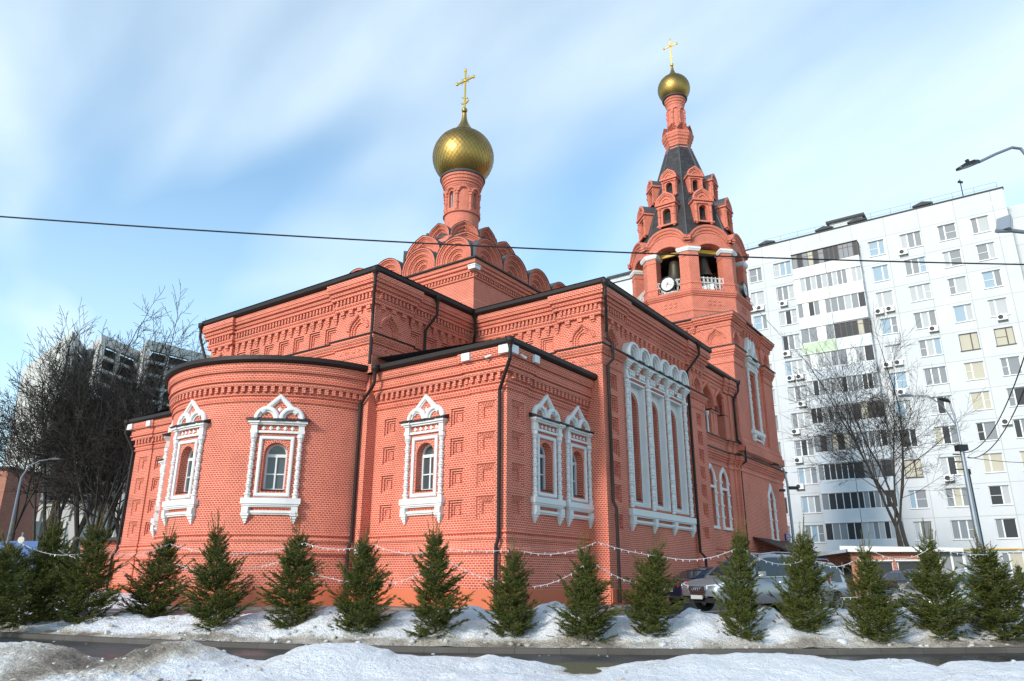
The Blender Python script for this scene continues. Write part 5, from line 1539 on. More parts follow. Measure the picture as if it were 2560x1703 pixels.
# a drift in the yard behind the left spruces
def drift(name, u, v, a, w, dpt, h):
    p = at_a(u, v, a); aa, bb = toab(p.x, p.y)
    def zf(A, B):
        r = ((A - aa) / dpt) ** 2 + ((B - bb) / w) ** 2
        return ground_z(A, B) - .06 + h * max(0, 1 - r) ** .8 + .05 * fbm(A * 1.5, B * 1.5, 3)
    o = mesh_grid(name, lambda i, b: aa - dpt * 1.05 + 2.1 * dpt * i / 30, 31, [bb - w * 1.05 + 2.1 * w * k / 50 for k in range(51)], zf, M['snow']); fix_up(o)
    add_attr(o, lambda co: .02)
drift('snow_drift', 185, 1480, 27, 3.6, 2.2, .62)
drift('snow_drift', 2520, 1470, 30, 3.0, 2.0, .6)

# broken clods of old snow along the bank foot and on the heaps
def clods():
    rg = random.Random(9); bm = bmesh.new()
    def lump(x, y, z, r):
        mtx = Matrix.Translation((x, y, z)) @ Matrix.Rotation(rg.random() * 6, 4, 'Z') @ Matrix.Diagonal((rg.uniform(.8, 1.6), rg.uniform(.7, 1.2), rg.uniform(.5, .9), 1))
        q = bmesh.ops.create_icosphere(bm, subdivisions=2, radius=r, matrix=mtx)
        o = rg.random() * 50
        for v in q['verts']:
            n = noise.noise(Vector((v.co.x / r * .9 + o, v.co.y / r * .9, v.co.z / r * .9))); c = Vector((x, y, z)); v.co = c + (v.co - c) * (1 + .45 * n)
    for k in range(170):
        b = rg.uniform(-15, 14); a = kerb_a(b) + rg.choice([rg.uniform(.2, .9), rg.uniform(.9, 2.6)]); r = rg.uniform(.02, .075)
        x, y = AB(a, b); lump(x, y, max(bank_z(a, b), -1.09) + r * .2, r)
    for k in range(90):
        b = rg.gauss(-6.2, 1.3) if k < 55 else rg.uniform(-10, 11); a = rg.uniform(11.6, 13.9); r = rg.uniform(.012, .04)
        x, y = AB(a, b); lump(x, y, fore_z(a, b) + r * .1, r)
    for k in range(18):
        b = rg.uniform(-12, 12); a = kerb_a(b) - abs(rg.gauss(0, .35)) - .05; r = rg.uniform(.012, .04); x, y = AB(a, b); lump(x, y, -1.195, r)
    me = bpy.data.meshes.new('snow_clods'); bm.to_mesh(me); bm.free(); me.materials.append(M['snow'])
    o = bpy.data.objects.new('snow_clods', me); COL.objects.link(o); o['kind'] = 'stuff'
    at = me.attributes.new('dirt', 'FLOAT', 'POINT'); at.data.foreach_set('value', [.24] * len(me.vertices))
    me.polygons.foreach_set('use_smooth', [True] * len(me.polygons))
clods()
# ================================================================ apartment block behind the church
AXX = 60.0
M['panelwall'] = brick_mat('white facade panels', (.515, .53, .55), (.545, .56, .58), (.40, .40, .395), bw=3.2, rh=2.888, ms=.04, off=0.0, rough=.7)
def tone_panel(mt, tint):
    for n in mt.node_tree.nodes:
        if n.type == 'MIX' and n.blend_type == 'MIX': n.inputs['B'].default_value = tint
        if n.type == 'MAP_RANGE' and abs(n.inputs['To Min'].default_value - .8) < .01: n.inputs['To Min'].default_value = .94; n.inputs['To Max'].default_value = 1.04
tone_panel(M['panelwall'], (.50, .49, .46, 1))
def corrug(name, col):
    mt = plain(name, col, .5, 0, .05, .8)
    t = mt.node_tree; b = t.nodes['Principled BSDF']
    tcn = t.nodes.new('ShaderNodeTexCoord'); wv = t.nodes.new('ShaderNodeTexWave'); wv.bands_direction = 'Y'; wv.inputs['Scale'].default_value = 2.2
    lk(t, tcn.outputs['Object'], wv.inputs['Vector'])
    bp = t.nodes.new('ShaderNodeBump'); bp.inputs['Strength'].default_value = .4; bp.inputs['Distance'].default_value = .02
    lk(t, wv.outputs['Fac'], bp.inputs['Height']); lk(t, bp.outputs[0], b.inputs['Normal'])
    return mt
M['sheetwhite'] = corrug('white ribbed sheet', (.52, .55, .59))
M['sheetcream'] = corrug('cream siding', (.74, .70, .60)); M['sheetgreen'] = corrug('pale green siding', (.42, .52, .36))
M['browframe'] = plain('dark brown frame', (.045, .022, .016), .5)
M['ventdark'] = plain('dark vent', (.05, .05, .05), .8)
GL = {'dark': glass_mat('dark pane', (.03, .034, .04), .45, 0, .15), 'mid': glass_mat('curtained pane', (.20, .215, .235), .45, 0, .15), 'bright': glass_mat('white curtain pane', (.40, .415, .43), .5, 0, .1), 'warm': glass_mat('cream curtain and reflection pane', (.44, .41, .33), .5, 0, .1), 'blue': glass_mat('blueish pane', (.25, .34, .42), .45, 0, .15)}  # warm: cream curtain tone with yellowish reflected light put into the colour
rng = random.Random(21)
apt = thing('apartment_block', 'white twelve storey panel apartment block behind the bell tower', 'apartment block', (AXX, 0, -.9))
TA = flat(AXX, 0, 180)          # local x = -y
def AP_(mb, name, mat, par=None): return mb.build(name, mat, par or apt)
YR, YL, ZT = -16.5, 34.0, 36.7
colsA = [(-14.12, 1.5), (-11.27, 1.56), (-8.0, 1.9), (-4.76, 1.5), (4.95, 1.85), (8.0, 1.42), (11.2, 1.5), (14.3, 1.85), (24.0, 1.85), (27.2, 1.45)]
holes = []; wins = []
for (yc, w) in colsA:
    for r in range(12):
        zt = 34.28 - 2.888 * r; zb = zt - 1.68
        if yc > 10 and r > 3: continue
        lp = rect(-yc - w / 2, -yc + w / 2, zb, zt); holes.append(lp); wins.append((yc, w, zb, zt, r))
aw = MB(lambda x, d, z: (AXX - d, -x, z))
aw.panel(rect(-YL, -YR, -1.2, ZT), holes, 0)
for lp in holes: aw.reveal(lp, 0, -.22)
for f in range(len(aw.uv)): aw.uv[f] = [(u + .6, v - 31.66 + 288.8) for u, v in aw.uv[f]]
aw.box(-YL, -YR, -12, 0, ZT - .001, ZT)
aw.poly([(-YR, 0, -1.2), (-YR, -12, -1.2), (-YR, -12, ZT), (-YR, 0, ZT)], [(0, -1.2), (12, -1.2), (12, ZT), (0, ZT)])
aw.poly([(-YL, -12, -1.2), (-YL, 0, -1.2), (-YL, 0, ZT), (-YL, -12, ZT)], [(0, -1.2), (12, -1.2), (12, ZT), (0, ZT)])
AP_(aw, 'wall', M['panelwall'])
cop = MB(TA); cop.box(-YL - .1, -YR + .1, -.4, .08, ZT + .002, ZT + .14); AP_(cop, 'coping', M['ventdark'])
for (yc, w, zb, zt, r) in wins:
    T = flat(AXX, yc, 180)
    f = MB(T); k = .055
    x0, x1 = -w / 2, w / 2
    nm = 3 if w > 1.7 else 2
    divs = [x0] + ([x0 + w * .33, x0 + w * .67] if nm == 3 else [x0 + w * (.36 if rng.random() < .6 else .62)]) + [x1]
    dark = (yc < -10 and r in (4,) or rng.random() < .04)
    f.panel(rect(x0, x1, zb, zt), [rect(divs[i] + k, divs[i + 1] - k, zb + k, zt - k) for i in range(nm)], -.17)
    f.box(x0 - .06, x1 + .06, 0, .10, zb - .07, zb)
    if rng.random() < .6: i = rng.choice([0, nm - 1]); f.box(divs[i], divs[i + 1], -.19, -.16, (zb + zt) / 2 - .02, (zb + zt) / 2 + .02)
    wo = AP_(f, 'window', M['browframe'] if dark else M['winframe'])
    up_r = r < 5
    for i in range(nm):
        p = MB(T); p.poly([(divs[i] + k, -.20, zb + k), (divs[i + 1] - k, -.20, zb + k), (divs[i + 1] - k, -.20, zt - k), (divs[i] + k, -.20, zt - k)])
        q = rng.random()
        if dark: kind = 'warm'
        elif yc < -6 and r < 5: kind = 'bright' if q < .45 else 'mid' if q < .8 else 'blue'
        elif yc < -6: kind = 'warm' if q < .3 else 'bright' if q < .45 else 'mid' if q < .8 else 'dark'
        else: kind = 'bright' if q < .3 else 'mid' if q < .62 else 'blue' if q < .82 else 'dark'
        AP_(p, 'pane', GL[kind], wo)
# balconies: two to a floor
rows_ = [('d', 'd', 0), ('w', 'w', 1), ('w', 'w', 0), ('w', 'd', 2), ('w', 'w', 0), ('w', 'k', 0), ('w', 'b', 0), ('b', 'k', 0), ('k', 'b', 0), ('k', 'k', 0), ('k', 'w', 0)]
for r, (lf, rg, sp) in enumerate(rows_):
    zt = 34.35 - 2.888 * r; zb = zt - 1.62; zf = zb - 1.22
    for side, st in ((0, lf), (1, rg)):
        ya, yb = (3.62, .27) if side == 0 else (.23, -3.12)
        T = flat(AXX, (ya + yb) / 2, 180); w = abs(ya - yb)
        par_ = MB(T); par_.box(-w / 2, w / 2, 0, 1.02, zf, zb - .02); par_.box(-w / 2 - .04, w / 2 + .04, 0, 1.06, zf - .10, zf - .002)
        mt = M['sheetcream'] if (sp == 1 and side == 0) else M['sheetgreen'] if (sp == 2 and side == 0) else M['sheetwhite']
        bo = AP_(par_, 'balcony', mt)
        fm = MB(T); n = rng.choice([5, 6, 7, 4]); k = .035
        mfr = M['browframe'] if st in 'db' else M['winframe']
        xs = [-w / 2 + w * i / n for i in range(n + 1)]
        solid = [i for i in range(n) if st == 'w' and rng.random() < .12]
        fm.panel(rect(-w / 2, w / 2, zb - .018, zt), [rect(xs[i] + k, xs[i + 1] - k, zb + .03, zt - .06) for i in range(n) if i not in solid], 1.0)
        for q in (-1, 1):
            if (q < 0) == (side == 0) or True:
                fm.poly([(q * w / 2, 0, zb), (q * w / 2, 1.0, zb), (q * w / 2, 1.0, zt), (q * w / 2, 0, zt)], rev=q > 0)
        if st in 'db': fm.box(-w / 2, w / 2, .97, 1.01, zt - .5, zt - .46)
        fm.box(-w / 2 - .05, w / 2 + .05, 0, 1.12, zt + .002, zt + .05)
        AP_(fm, 'balcony_glazing', mfr, bo)
        for i in range(n):
            if i in solid: continue
            p = MB(T); p.poly([(xs[i] + k, .975, zb + .03), (xs[i + 1] - k, .975, zb + .03), (xs[i + 1] - k, .975, zt - .06), (xs[i] + k, .975, zt - .06)])
            q = rng.random()
            kd = ('dark' if q < .75 else 'mid') if st in 'k' else ('bright' if q < .4 else 'mid' if q < .8 else 'dark') if st == 'w' else ('dark' if q < .5 else 'mid' if q < .9 else 'warm')
            AP_(p, 'pane', GL[kd], bo)
# small vents, air conditioners, roof gear
for k in range(13):
    p = MB(TA); y = -15.37 + 1.99 * k; p.box(-y - .13, -y + .13, 0, .03, 35.15, 35.5); AP_(p, 'air_vent', M['sheetcream'])
acs = [(235, 1208, 0), (287, 1197, 0), (452, 1167, 0), (475, 1525, 0), (1305, 798, 0), (1135, 1222, 0), (1212, 1203, 0), (1522, 1345, 0), (2012, 1262, 0), (487, 263, 1), (548, 253, 1), (563, 440, 1), (520, 630, 1), (540, 828, 1), (548, 1008, 1), (1153, 170, 1), (1228, 155, 1), (1252, 358, 1), (1575, 950, 1), (1970, 562, 1)]
for x, y, c in acs:
    u, v = (1800 + x / 2.8513, 350 + y / 2.8513) if c == 0 else (1800 + x / 2.751, 850 + y / 2.751)
    p = at_x(u, v, AXX - .3); T = flat(AXX, p.y, 180)
    a = MB(T); a.box(-.40, .40, .1, .42, p.z - .28, p.z + .28, back=True)
    ao = AP_(a, 'air_conditioner', M['winframe'])
    fn = MB(T); fn.panel([(-.12 + .22 * cos(t), p.z + .22 * sin(t)) for t in [2 * pi * j / 16 for j in range(16)]], [], .426); AP_(fn, 'fan_grille', M['ventdark'], ao)
    bb = MB(T); bb.box(-.36, -.32, 0, .42, p.z - .33, p.z - .29); bb.box(.32, .36, 0, .42, p.z - .33, p.z - .29); AP_(bb, 'bracket', M['ventdark'], ao)
for u, v in ((1917, 608), (2059, 566), (2141, 549), (2306, 512)):
    p = at_x(u, v, AXX + 1.5); T = flat(AXX + 1.5, p.y, 180)
    s = MB(T); s.box(-.65, .65, -1.3, 0, ZT, ZT + .85); so = AP_(s, 'vent_shaft', M['panelwall'])
    c = MB(T); c.poly([(-.95, .3, ZT + 1.0), (0, .3, ZT + 1.28), (0, -1.6, ZT + 1.28), (-.95, -1.6, ZT + 1.0)]); c.poly([(0, .3, ZT + 1.28), (.95, .3, ZT + 1.0), (.95, -1.6, ZT + 1.0), (0, -1.6, ZT + 1.28)])
    c.poly([(-.95, .3, ZT + .9), (.95, .3, ZT + .9), (.95, .3, ZT + 1.0), (0, .3, ZT + 1.28), (-.95, .3, ZT + 1.0)]); c.poly([(-.95, .3, ZT + .9), (-.95, -1.6, ZT + .9), (.95, -1.6, ZT + .9), (.95, .3, ZT + .9)]); AP_(c, 'shaft_cap', M['ventdark'], so)
p0 = at_x(2070, 540, AXX + 4); p1 = at_x(2152, 525, AXX + 4); T = flat(AXX + 4, 0, 180)
e = MB(T); e.box(-p0.y, -p1.y, -4, 0, ZT, ZT + 2.6); eo = AP_(e, 'lift_house', M['panelwall'])
c = MB(T); c.box(-p0.y - .3, -p1.y + .3, -4.3, .4, ZT + 2.6, ZT + 2.85); AP_(c, 'lift_house_roof', M['ventdark'], eo)
p0 = at_x(1525, 690, AXX + 4); p1 = at_x(1585, 680, AXX + 4)
e = MB(T); e.box(-p0.y, -p1.y, -4, 0, ZT, ZT + 2.6); eo = AP_(e, 'lift_house', M['panelwall'])
c = MB(T); c.box(-p0.y - .3, -p1.y + .3, -4.3, .4, ZT + 2.6, ZT + 2.85); AP_(c, 'lift_house_roof', M['ventdark'], eo)
an = MB(); p = at_x(2408, 490, AXX + .5); an.tube([(p.x, p.y, ZT), (p.x, p.y, ZT + 2.3)], .05, 5); an.tube([(p.x, p.y - .2, ZT + 1.9), (p.x, p.y + .2, ZT + 2.1)], .12, 6); AP_(an, 'antenna', M['blackmetal'])
rl_ = MB(); 
for k in range(26): y = YR + .4 + k * 1.9; rl_.tube([(AXX + .3, y, ZT), (AXX + .3, y, ZT + .95)], .016, 4)
for z in (ZT + .5, ZT + .95): rl_.tube([(AXX + .3, YR + .3, z), (AXX + .3, YL, z)], .014, 4)
AP_(rl_, 'roof_railing', M['grey'])
gp = MB(); a = at_x(2395, 1375, AXX - .15); gp.tube([(AXX - .15, a.y, a.z), (AXX - .15, -16.4, a.z)], .07, 6); AP_(gp, 'gas_pipe', M['yellowbeam'])
# recessed wing at the right
rwg = MB(lambda x, d, z: (AXX + 3 - d, -x, z))
hl = []
for r in range(12):
    for yc in (-19.5, -23.0): hl.append(rect(-yc - .8, -yc + .8, 32.6 - 2.888 * r, 34.28 - 2.888 * r))
rwg.panel(rect(16.5, 30, -1.2, 35.9), hl, 0)
for f in range(len(rwg.uv)): rwg.uv[f] = [(u, v - 31.66 + 288.8) for u, v in rwg.uv[f]]
for lp in hl: rwg.reveal(lp, 0, -.16)
wo = AP_(rwg, 'wing_wall', M['panelwall'])
for lp in hl:
    p = MB(rwg.T); p.panel(lp, [], -.12); AP_(p, 'pane', GL[rng.choice(['bright', 'mid', 'warm'])], wo)

# ================================================================ unfinished concrete building on the left
M['concrete'] = plain('raw concrete', (.46, .45, .43), .85, 0, .22, .15, .2, 3)
M['concshade'] = plain('shade-dark inner concrete', (.035, .034, .034), .9, 0, .3, .2)  # near-black colour stands in for the shade inside the open floors
ZB = 56.0
cpt = [at_z(u, v, ZB) for u, v in ((60, 922), (182, 827), (217, 874), (257, 836), (350, 878), (369, 849), (530, 890))]
cpt = [(p.x, p.y) for p in cpt]
# straighten the facades: long fronts run along x, jogs between them
L1_, K1, J2, K2, J3, K3, R3 = cpt
J2 = (K2[0] + (J2[0] - K2[0]), K1[1]) if False else J2
ub = thing('concrete_building', 'unfinished grey concrete high-rise with open floors behind the bare trees', 'building', ((K2[0] + K3[0]) / 2, (K2[1] + K3[1]) / 2, -1))
path = [(L1_[0] + 2, L1_[1] + 8), L1_, K1, (K1[0] + (J2[0] - K1[0]) * .98, K1[1] - 1), J2, K2, J3, K3, R3, (R3[0] + 45, R3[1] - 3)]
path = [L1_, K1, J2, K2, J3, K3, R3, (R3[0] + 50, R3[1])]
pr_ = MB(); pr_.plan(path, [(0, ZB - 2.4), (0, ZB), (-1.2, ZB), (-1.2, ZB - 2.4), (0, ZB - 2.4)], caps=True); pr_.build('parapet', M['concrete'], ub)
zz = ZB - 2.4
fl_ = 0
while zz > 2:
    h = 3.25
    s_ = MB(); s_.plan(path, [(.05, zz - h), (.05, zz - h + .75), (-1.0, zz - h + .76)], caps=False); s_.plan(path, [(-1.0, zz - h - .02), (.05, zz - h)]); s_.build('floor_slab', M['concrete'], ub)
    zz -= h; fl_ += 1
for p_, q_ in ((L1_, K1), (J2, K2), (J3, K3)):
    sw = MB(); sw.plan([p_, q_], [(.12, -1.5), (.12, ZB - 2.5)]); sw.build('side_wall', M['concrete'], ub)
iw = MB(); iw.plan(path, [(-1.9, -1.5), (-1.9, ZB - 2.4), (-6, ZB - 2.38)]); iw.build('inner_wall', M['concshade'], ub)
for i in range(len(path) - 1):
    a, b = Vector((*path[i], 0)), Vector((*path[i + 1], 0)); L = (b - a).length; n = max(1, int(L / 5.5))
    for k in range(n + 1):
        p = a.lerp(b, k / n); t = (b - a).normalized(); nn = Vector((t.y, -t.x, 0)); q = p - nn * .55
        c = MB(); c.plan([tuple((q + t * s0 + nn * s1).xy) for s0, s1 in ((-.32, .42), (.32, .42), (.32, -.42), (-.32, -.42))][::-1], [(0, -1.5), (0, ZB - 2.4)], closed=True); c.build('column', M['concrete'], ub)

# ================================================================ brick kiosk on the right, low brick houses on the left
M['redbrick'] = brick_mat('kiosk brick', (.30, .075, .035), (.40, .11, .05), (.42, .36, .32), bw=.25, rh=.075, ms=.009)
def kiosk():
    p0 = at_x(2132, 1440, 27.5); p1 = at_x(2352, 1440, 27.5); x = 27.5
    y0, y1 = p0.y, p1.y; w = y0 - y1; T = flat(x, (y0 + y1) / 2, 180)
    zr0 = at_x(2135, 1362, x).z; zr1 = at_x(2350, 1372, x).z
    k = thing('brick_kiosk', 'low red brick pavilion with dark shop windows and a snowy white roof', 'pavilion', (x, (y0 + y1) / 2, -1))
    b = MB(T); zt = zr1 - .12
    hl = [rect(-w / 2 + .55, -.05, .15, zt - .5), rect(.15, w / 2 - .35, .15, zt - .5)]
    b.panel(rect(-w / 2, w / 2, -1.1, zt), hl, 0)
    for h in hl: b.reveal(h, 0, -.25)
    b.poly([(w / 2, 0, -1.1), (w / 2, -4, -1.1), (w / 2, -4, zt), (w / 2, 0, zt)]); b.poly([(-w / 2, -4, -1.1), (-w / 2, 0, -1.1), (-w / 2, 0, zt), (-w / 2, -4, zt)])
    b.build('wall', M['redbrick'], k)
    for h in hl:
        f = MB(T); x0, x1, z0, z1 = h[0][0], h[1][0], h[0][1], h[2][1]; f.panel(h, [rect(x0 + .06, x1 - .06, z0 + .06, z1 - .06)], -.15); f.box(x0 - .05, x1 + .05, 0, .03, z1, z1 + .07); fo = f.build('window', M['winframe'], k)
        g = MB(T); g.panel(h, [], -.2); g.build('pane', GL['dark'], fo)
    r = MB(T)
    r.poly([(-w / 2 - .4, .5, zt + .35), (w / 2 + 1.3, .5, zt + .12), (w / 2 + 1.3, -4.4, zt + .3), (-w / 2 - .4, -4.4, zt + .5)]); r.poly([(-w / 2 - .4, .5, zt + .02), (w / 2 + 1.3, .5, zt - .06), (w / 2 + 1.3, .5, zt + .12), (-w / 2 - .4, .5, zt + .35)])
    r.poly([(-w / 2 - .4, -4.4, zt), (-w / 2 - .4, .5, zt + .02), (-w / 2 - .4, .5, zt + .35), (-w / 2 - .4, -4.4, zt + .5)]); r.poly([(-w / 2 - .4, .5, zt + .02), (-w / 2 - .4, -4.4, zt), (w / 2 + 1.3, -4.4, zt - .06), (w / 2 + 1.3, .5, zt - .06)][::-1])
    r.build('roof', M['winframe'], k)
    # glazed porch at the right end and a lean-to canopy at the left
    pc = MB(T); 
    for q in (w / 2 + .1, w / 2 + .65, w / 2 + 1.2): pc.box(q - .05, q + .05, -.1, 0, -1.0, zt - .02)
    pc.box(w / 2 + .05, w / 2 + 1.25, -.1, 0, .2, .3); po = pc.build('porch', M['winframe'], k)
    g = MB(T); g.poly([(w / 2 + .05, -.05, -1), (w / 2 + 1.25, -.05, -1), (w / 2 + 1.25, -.05, zt - .03), (w / 2 + .05, -.05, zt - .03)]); g.build('pane', GL['mid'], po)
    c = MB(T); xl = -w / 2 - 3.2
    c.poly([(xl, .9, zt - .25), (-w / 2 - .0, .9, zt + .15), (-w / 2 - .0, -3, zt + .3), (xl, -3, zt - .1)]); c.poly([(xl, .9, zt - .42), (-w / 2, .9, zt - .02), (-w / 2, .9, zt + .15), (xl, .9, zt - .25)]); c.poly([(xl, -3, zt - .42), (-w / 2, -3, zt - .02), (-w / 2, .9, zt - .02), (xl, .9, zt - .42)])
    c.build('canopy', M['grey'], k)
    l = MB(T); hl = [rect(xl + .4, -w / 2 - .2, -.9, zt - .7)]; l.panel(rect(xl, -w / 2, -1.1, zt - .1), hl, -1.5); l.build('side_wall', M['redbrick'], k)
    g = MB(T); g.panel(hl[0], [], -1.6); g.build('dark_opening', GL['dark'], k)
    for q in (xl + 1.2, xl + 2.4):
        s = MB(T); s.box(q - .04, q + .04, -1.55, -1.45, -1, zt - .5); s.build('post', M['winframe'], k)
kiosk()
def low_house(name, label, cat, u0, u1, vt, vb, a, mat, roofmat, wn=2):
    p0, p1 = at_a(u0, vt, a), at_a(u1, vt, a); zt = (p0.z + p1.z) / 2; c = (p0 + p1) / 2; w = (p1 - p0).xy.length
    deg = math.degrees(YAW) + 180; T = flat(c.x, c.y, deg)
    k = thing(name, label, cat, (c.x, c.y, -1))
    b = MB(T); hl = [archloop(-w / 2 + w * (i + .5) / wn, w * .10, zt - 1.9, zt - 1.1) for i in range(wn)]
    b.panel(rect(-w / 2, w / 2, -1.2, zt), hl, 0)
    for h in hl: b.reveal(h, 0, -.2); b.panel(h, [], -.2)
    for s in (-1, 1): b.poly([(s * w / 2, 0, -1.2), (s * w / 2, -5, -1.2), (s * w / 2, -5, zt), (s * w / 2, 0, zt)], rev=s < 0)
    b.build('wall', mat, k)
    r = MB(T); r.box(-w / 2 - .3, w / 2 + .3, -5.3, .35, zt + .002, zt + .16); r.build('roof', roofmat, k)
low_house('brick_outbuilding', 'low orange brick outbuilding left of the church behind the spruces', 'outbuilding', 205, 320, 1352, 1430, 38, M['brick'], M['ventdark'], 3)
low_house('red_house', 'dark red house behind the trees at the far left edge', 'house', -160, 22, 1172, 1400, 62, M['redbrick'], M['ventdark'], 4)
low_house('grey_house', 'pale grey low building seen through the bare trunks on the left', 'building', 35, 215, 1255, 1400, 75, M['concrete'], M['ventdark'], 5)
M['bluepaint'] = plain('blue painted sheet', (.03, .10, .30), .5)
q0, q1 = at_a(-120, 1352, 44), at_a(96, 1352, 44); T = flat(q0.x, q0.y, math.degrees(YAW) + 180)
fe = MB(T); w = (q1 - q0).xy.length; fe.box(0, w, -.05, 0, -1.0, q0.z, back=True)
for i in range(int(w / 2) + 1): fe.box(i * 2 - .05, i * 2 + .05, 0, .06, -1.0, q0.z + .05)
tag(fe.build('sheet_fence', M['bluepaint']), 'blue sheet metal fence under the trees at the left edge', 'fence')

# ================================================================ bare trees
M['bark'] = plain('dark bark', (.040, .034, .028), .9, 0, .4, 3, .6, 12)
M['twig'] = plain('dark twigs', (.022, .017, .014), .9, 0, .35, .8)
TW_MIN = .015
def bare_tree(seed, H, r0, stems=3, lean=0.0, spread=.55, fork=.30, levels=5, dense=True):
    rg = random.Random(seed); tk = MB(); cw = MB()
    def branch(p, d, L, r, lv):
        segs = 4 if lv < 2 else 3
        pts = [p]; rs = [r]; q = p.copy(); dd = d.copy()
        for i in range(segs):
            up_b = .10 if lv < 3 else .02
            dd = (dd + Vector((rg.gauss(0, .10), rg.gauss(0, .10), up_b + rg.gauss(0, .06)))).normalized()
            q = q + dd * (L / segs); pts.append(q.copy()); rs.append(max(TW_MIN, r * (1 - .5 * (i + 1) / segs)))
        (tk if lv < 2 else cw).tube(pts, rs, 8 if lv < 1 else 6 if lv < 2 else 4 if lv < 3 else 3, caps=False)
        if lv >= levels: return
        n = {0: stems, 1: 7, 2: 6, 3: 6, 4: 5}.get(lv, 3) if dense else {0: stems, 1: 6, 2: 5, 3: 4, 4: 3}.get(lv, 3)
        for k in range(n):
            t = (.35 + .65 * (k + rg.random()) / n) if lv else 1.0
            i = min(segs - 1, int(t * segs)); f = t * segs - i
            bp = pts[i].lerp(pts[i + 1], min(1, f)); bd = (pts[i + 1] - pts[i]).normalized()
            perp = bd.cross(Vector((rg.gauss(0, 1), rg.gauss(0, 1), rg.gauss(0, 1)))).normalized()
            ang = (spread * .5 if lv == 0 else spread * (.9 + .6 * rg.random()))
            if lv == 0:
                a = 2 * pi * (k + rg.random() * .5) / n; perp = Vector((cos(a), sin(a), 0))
            nd = (bd * cos(ang) + perp * sin(ang)).normalized()
            nl = L * ((H * (1 - fork) * .62 / L if lv == 0 else .58) * (.75 + .5 * rg.random())) * (1.0 if lv == 0 else (1.15 - .55 * t))
            branch(bp, nd, nl, max(TW_MIN, rs[min(segs, i + 1)] * (.72 if lv == 0 else .55)), lv + 1)
        if lv > 0:
            branch(pts[-1], dd, L * .55, rs[-1], lv + 1)
    branch(Vector((0, 0, -.3)), Vector((lean, 0, 1)).normalized(), H * fork, r0, 0)
    return tk, cw
def plant_tree(meshes, label, group, loc, sc, rz, first):
    e = thing('bare_tree', label, 'tree', loc, group, rz); e.scale = (sc, sc, sc)
    if first:
        tk, cw = meshes
        a = tk.build('trunk', M['bark']); b = cw.build('crown', M['twig'])
    else:
        a = bpy.data.objects.new('trunk', meshes[0]); b = bpy.data.objects.new('crown', meshes[1]); COL.objects.link(a); COL.objects.link(b)
    a.parent = e; b.parent = e
    return a.data, b.data
var = [bare_tree(s, 17, r, stems=st, lean=ln, fork=fk, spread=.66, dense=False) for s, r, st, ln, fk in ((1, .38, 4, .05, .24), (2, .27, 3, -.06, .30), (5, .32, 4, .10, .20))]
mesh_of = {}
tl_ = [(170, 48, 1.0, 0, 'thickest bare tree on the left, before the concrete tower'), (20, 44, .80, 1, 'bare tree at the far left edge behind the lamp post'), (72, 52, .86, 2, 'bare tree leaning over the blue fence at the left'), (118, 46, .72, 1, 'thin bare tree just left of the thickest trunk'), (222, 43, .80, 2, 'bare tree to the right of the thickest trunk'), (262, 52, .90, 0, 'tall bare tree behind the orange outbuilding'), (305, 47, .78, 1, 'bare tree close beside the left church annex'), (340, 58, .86, 2, 'bare tree rising behind the left church annex'), (100, 50, .92, 0, 'tall bare tree in front of the concrete tower'), (245, 47, .84, 1, 'slender bare tree between the outbuilding and the grey building'), (285, 68, 1.0, 1, 'bare tree in the back row near the concrete tower')]
for i, (u, a, sc, k, lab) in enumerate(tl_):
    p = at_a(u, 1415, a)
    r = plant_tree(mesh_of.get(k, var[k]), lab, 'bare trees left of the church', (p.x, p.y, -1.0), sc, i * 1.7, k not in mesh_of)
    mesh_of[k] = r
# the forked tree in front of the apartment block
def fork_tree():
    global TW_MIN
    TW_MIN = .0075
    p = at_a(2272, 1380, 50)
    e = thing('bare_tree', 'forked bare tree in front of the white apartment block', 'tree', (p.x, p.y, -1.0))
    tk = MB(); cw = MB()
    for seed, h, r, lean, off in ((11, 15.0, .20, -.03, -.3), (12, 16.0, .22, .07, .3), (15, 14.0, .13, -.05, -.5)):
        a, b = bare_tree(seed, h, r, stems=3, lean=0, spread=.62, fork=.34, dense=False)
        L = lean; ox, oy = RTH.x, RTH.y
        for src, dst in ((a, tk), (b, cw)):
            n0 = len(dst.v)
            dst.v += [(x + ox * (off + L * z), y + oy * (off + L * z), z) for x, y, z in src.v]
            dst.f += [[i + n0 for i in f] for f in src.f]; dst.uv += src.uv; dst.mi += src.mi; dst.smf += src.smf
    a = tk.build('trunk', M['bark']); b = cw.build('crown', M['twig']); a.parent = e; b.parent = e
fork_tree()
# ================================================================ spruces stuck in the snow bank
def foliage_mat(name, c0, c1, tip):
    mt, t, b = new_mat(name)
    uv = t.nodes.new('ShaderNodeUVMap'); uv.uv_map = 'UVMap'; sp = t.nodes.new('ShaderNodeSeparateXYZ'); lk(t, uv.outputs[0], sp.inputs[0])
    mxr = t.nodes.new('ShaderNodeMix'); mxr.data_type = 'RGBA'; mxr.inputs['A'].default_value = (*c0, 1); mxr.inputs['B'].default_value = (*c1, 1)
    lk(t, sp.outputs['X'], mxr.inputs['Factor'])
    m2 = t.nodes.new('ShaderNodeMix'); m2.data_type = 'RGBA'; lk(t, sp.outputs['Y'], m2.inputs['Factor']); lk(t, mxr.outputs['Result'], m2.inputs['A']); m2.inputs['B'].default_value = (*tip, 1)
    lk(t, m2.outputs['Result'], b.inputs['Base Color']); b.inputs['Roughness'].default_value = .6; b.inputs['Specular IOR Level'].default_value = .25
    return mt
M['needles'] = foliage_mat('spruce needles', (.034, .052, .010), (.115, .125, .022), (.21, .15, .04))
M['sprucebark'] = plain('spruce bark', (.12, .085, .06), .9, 0, .3, 6)
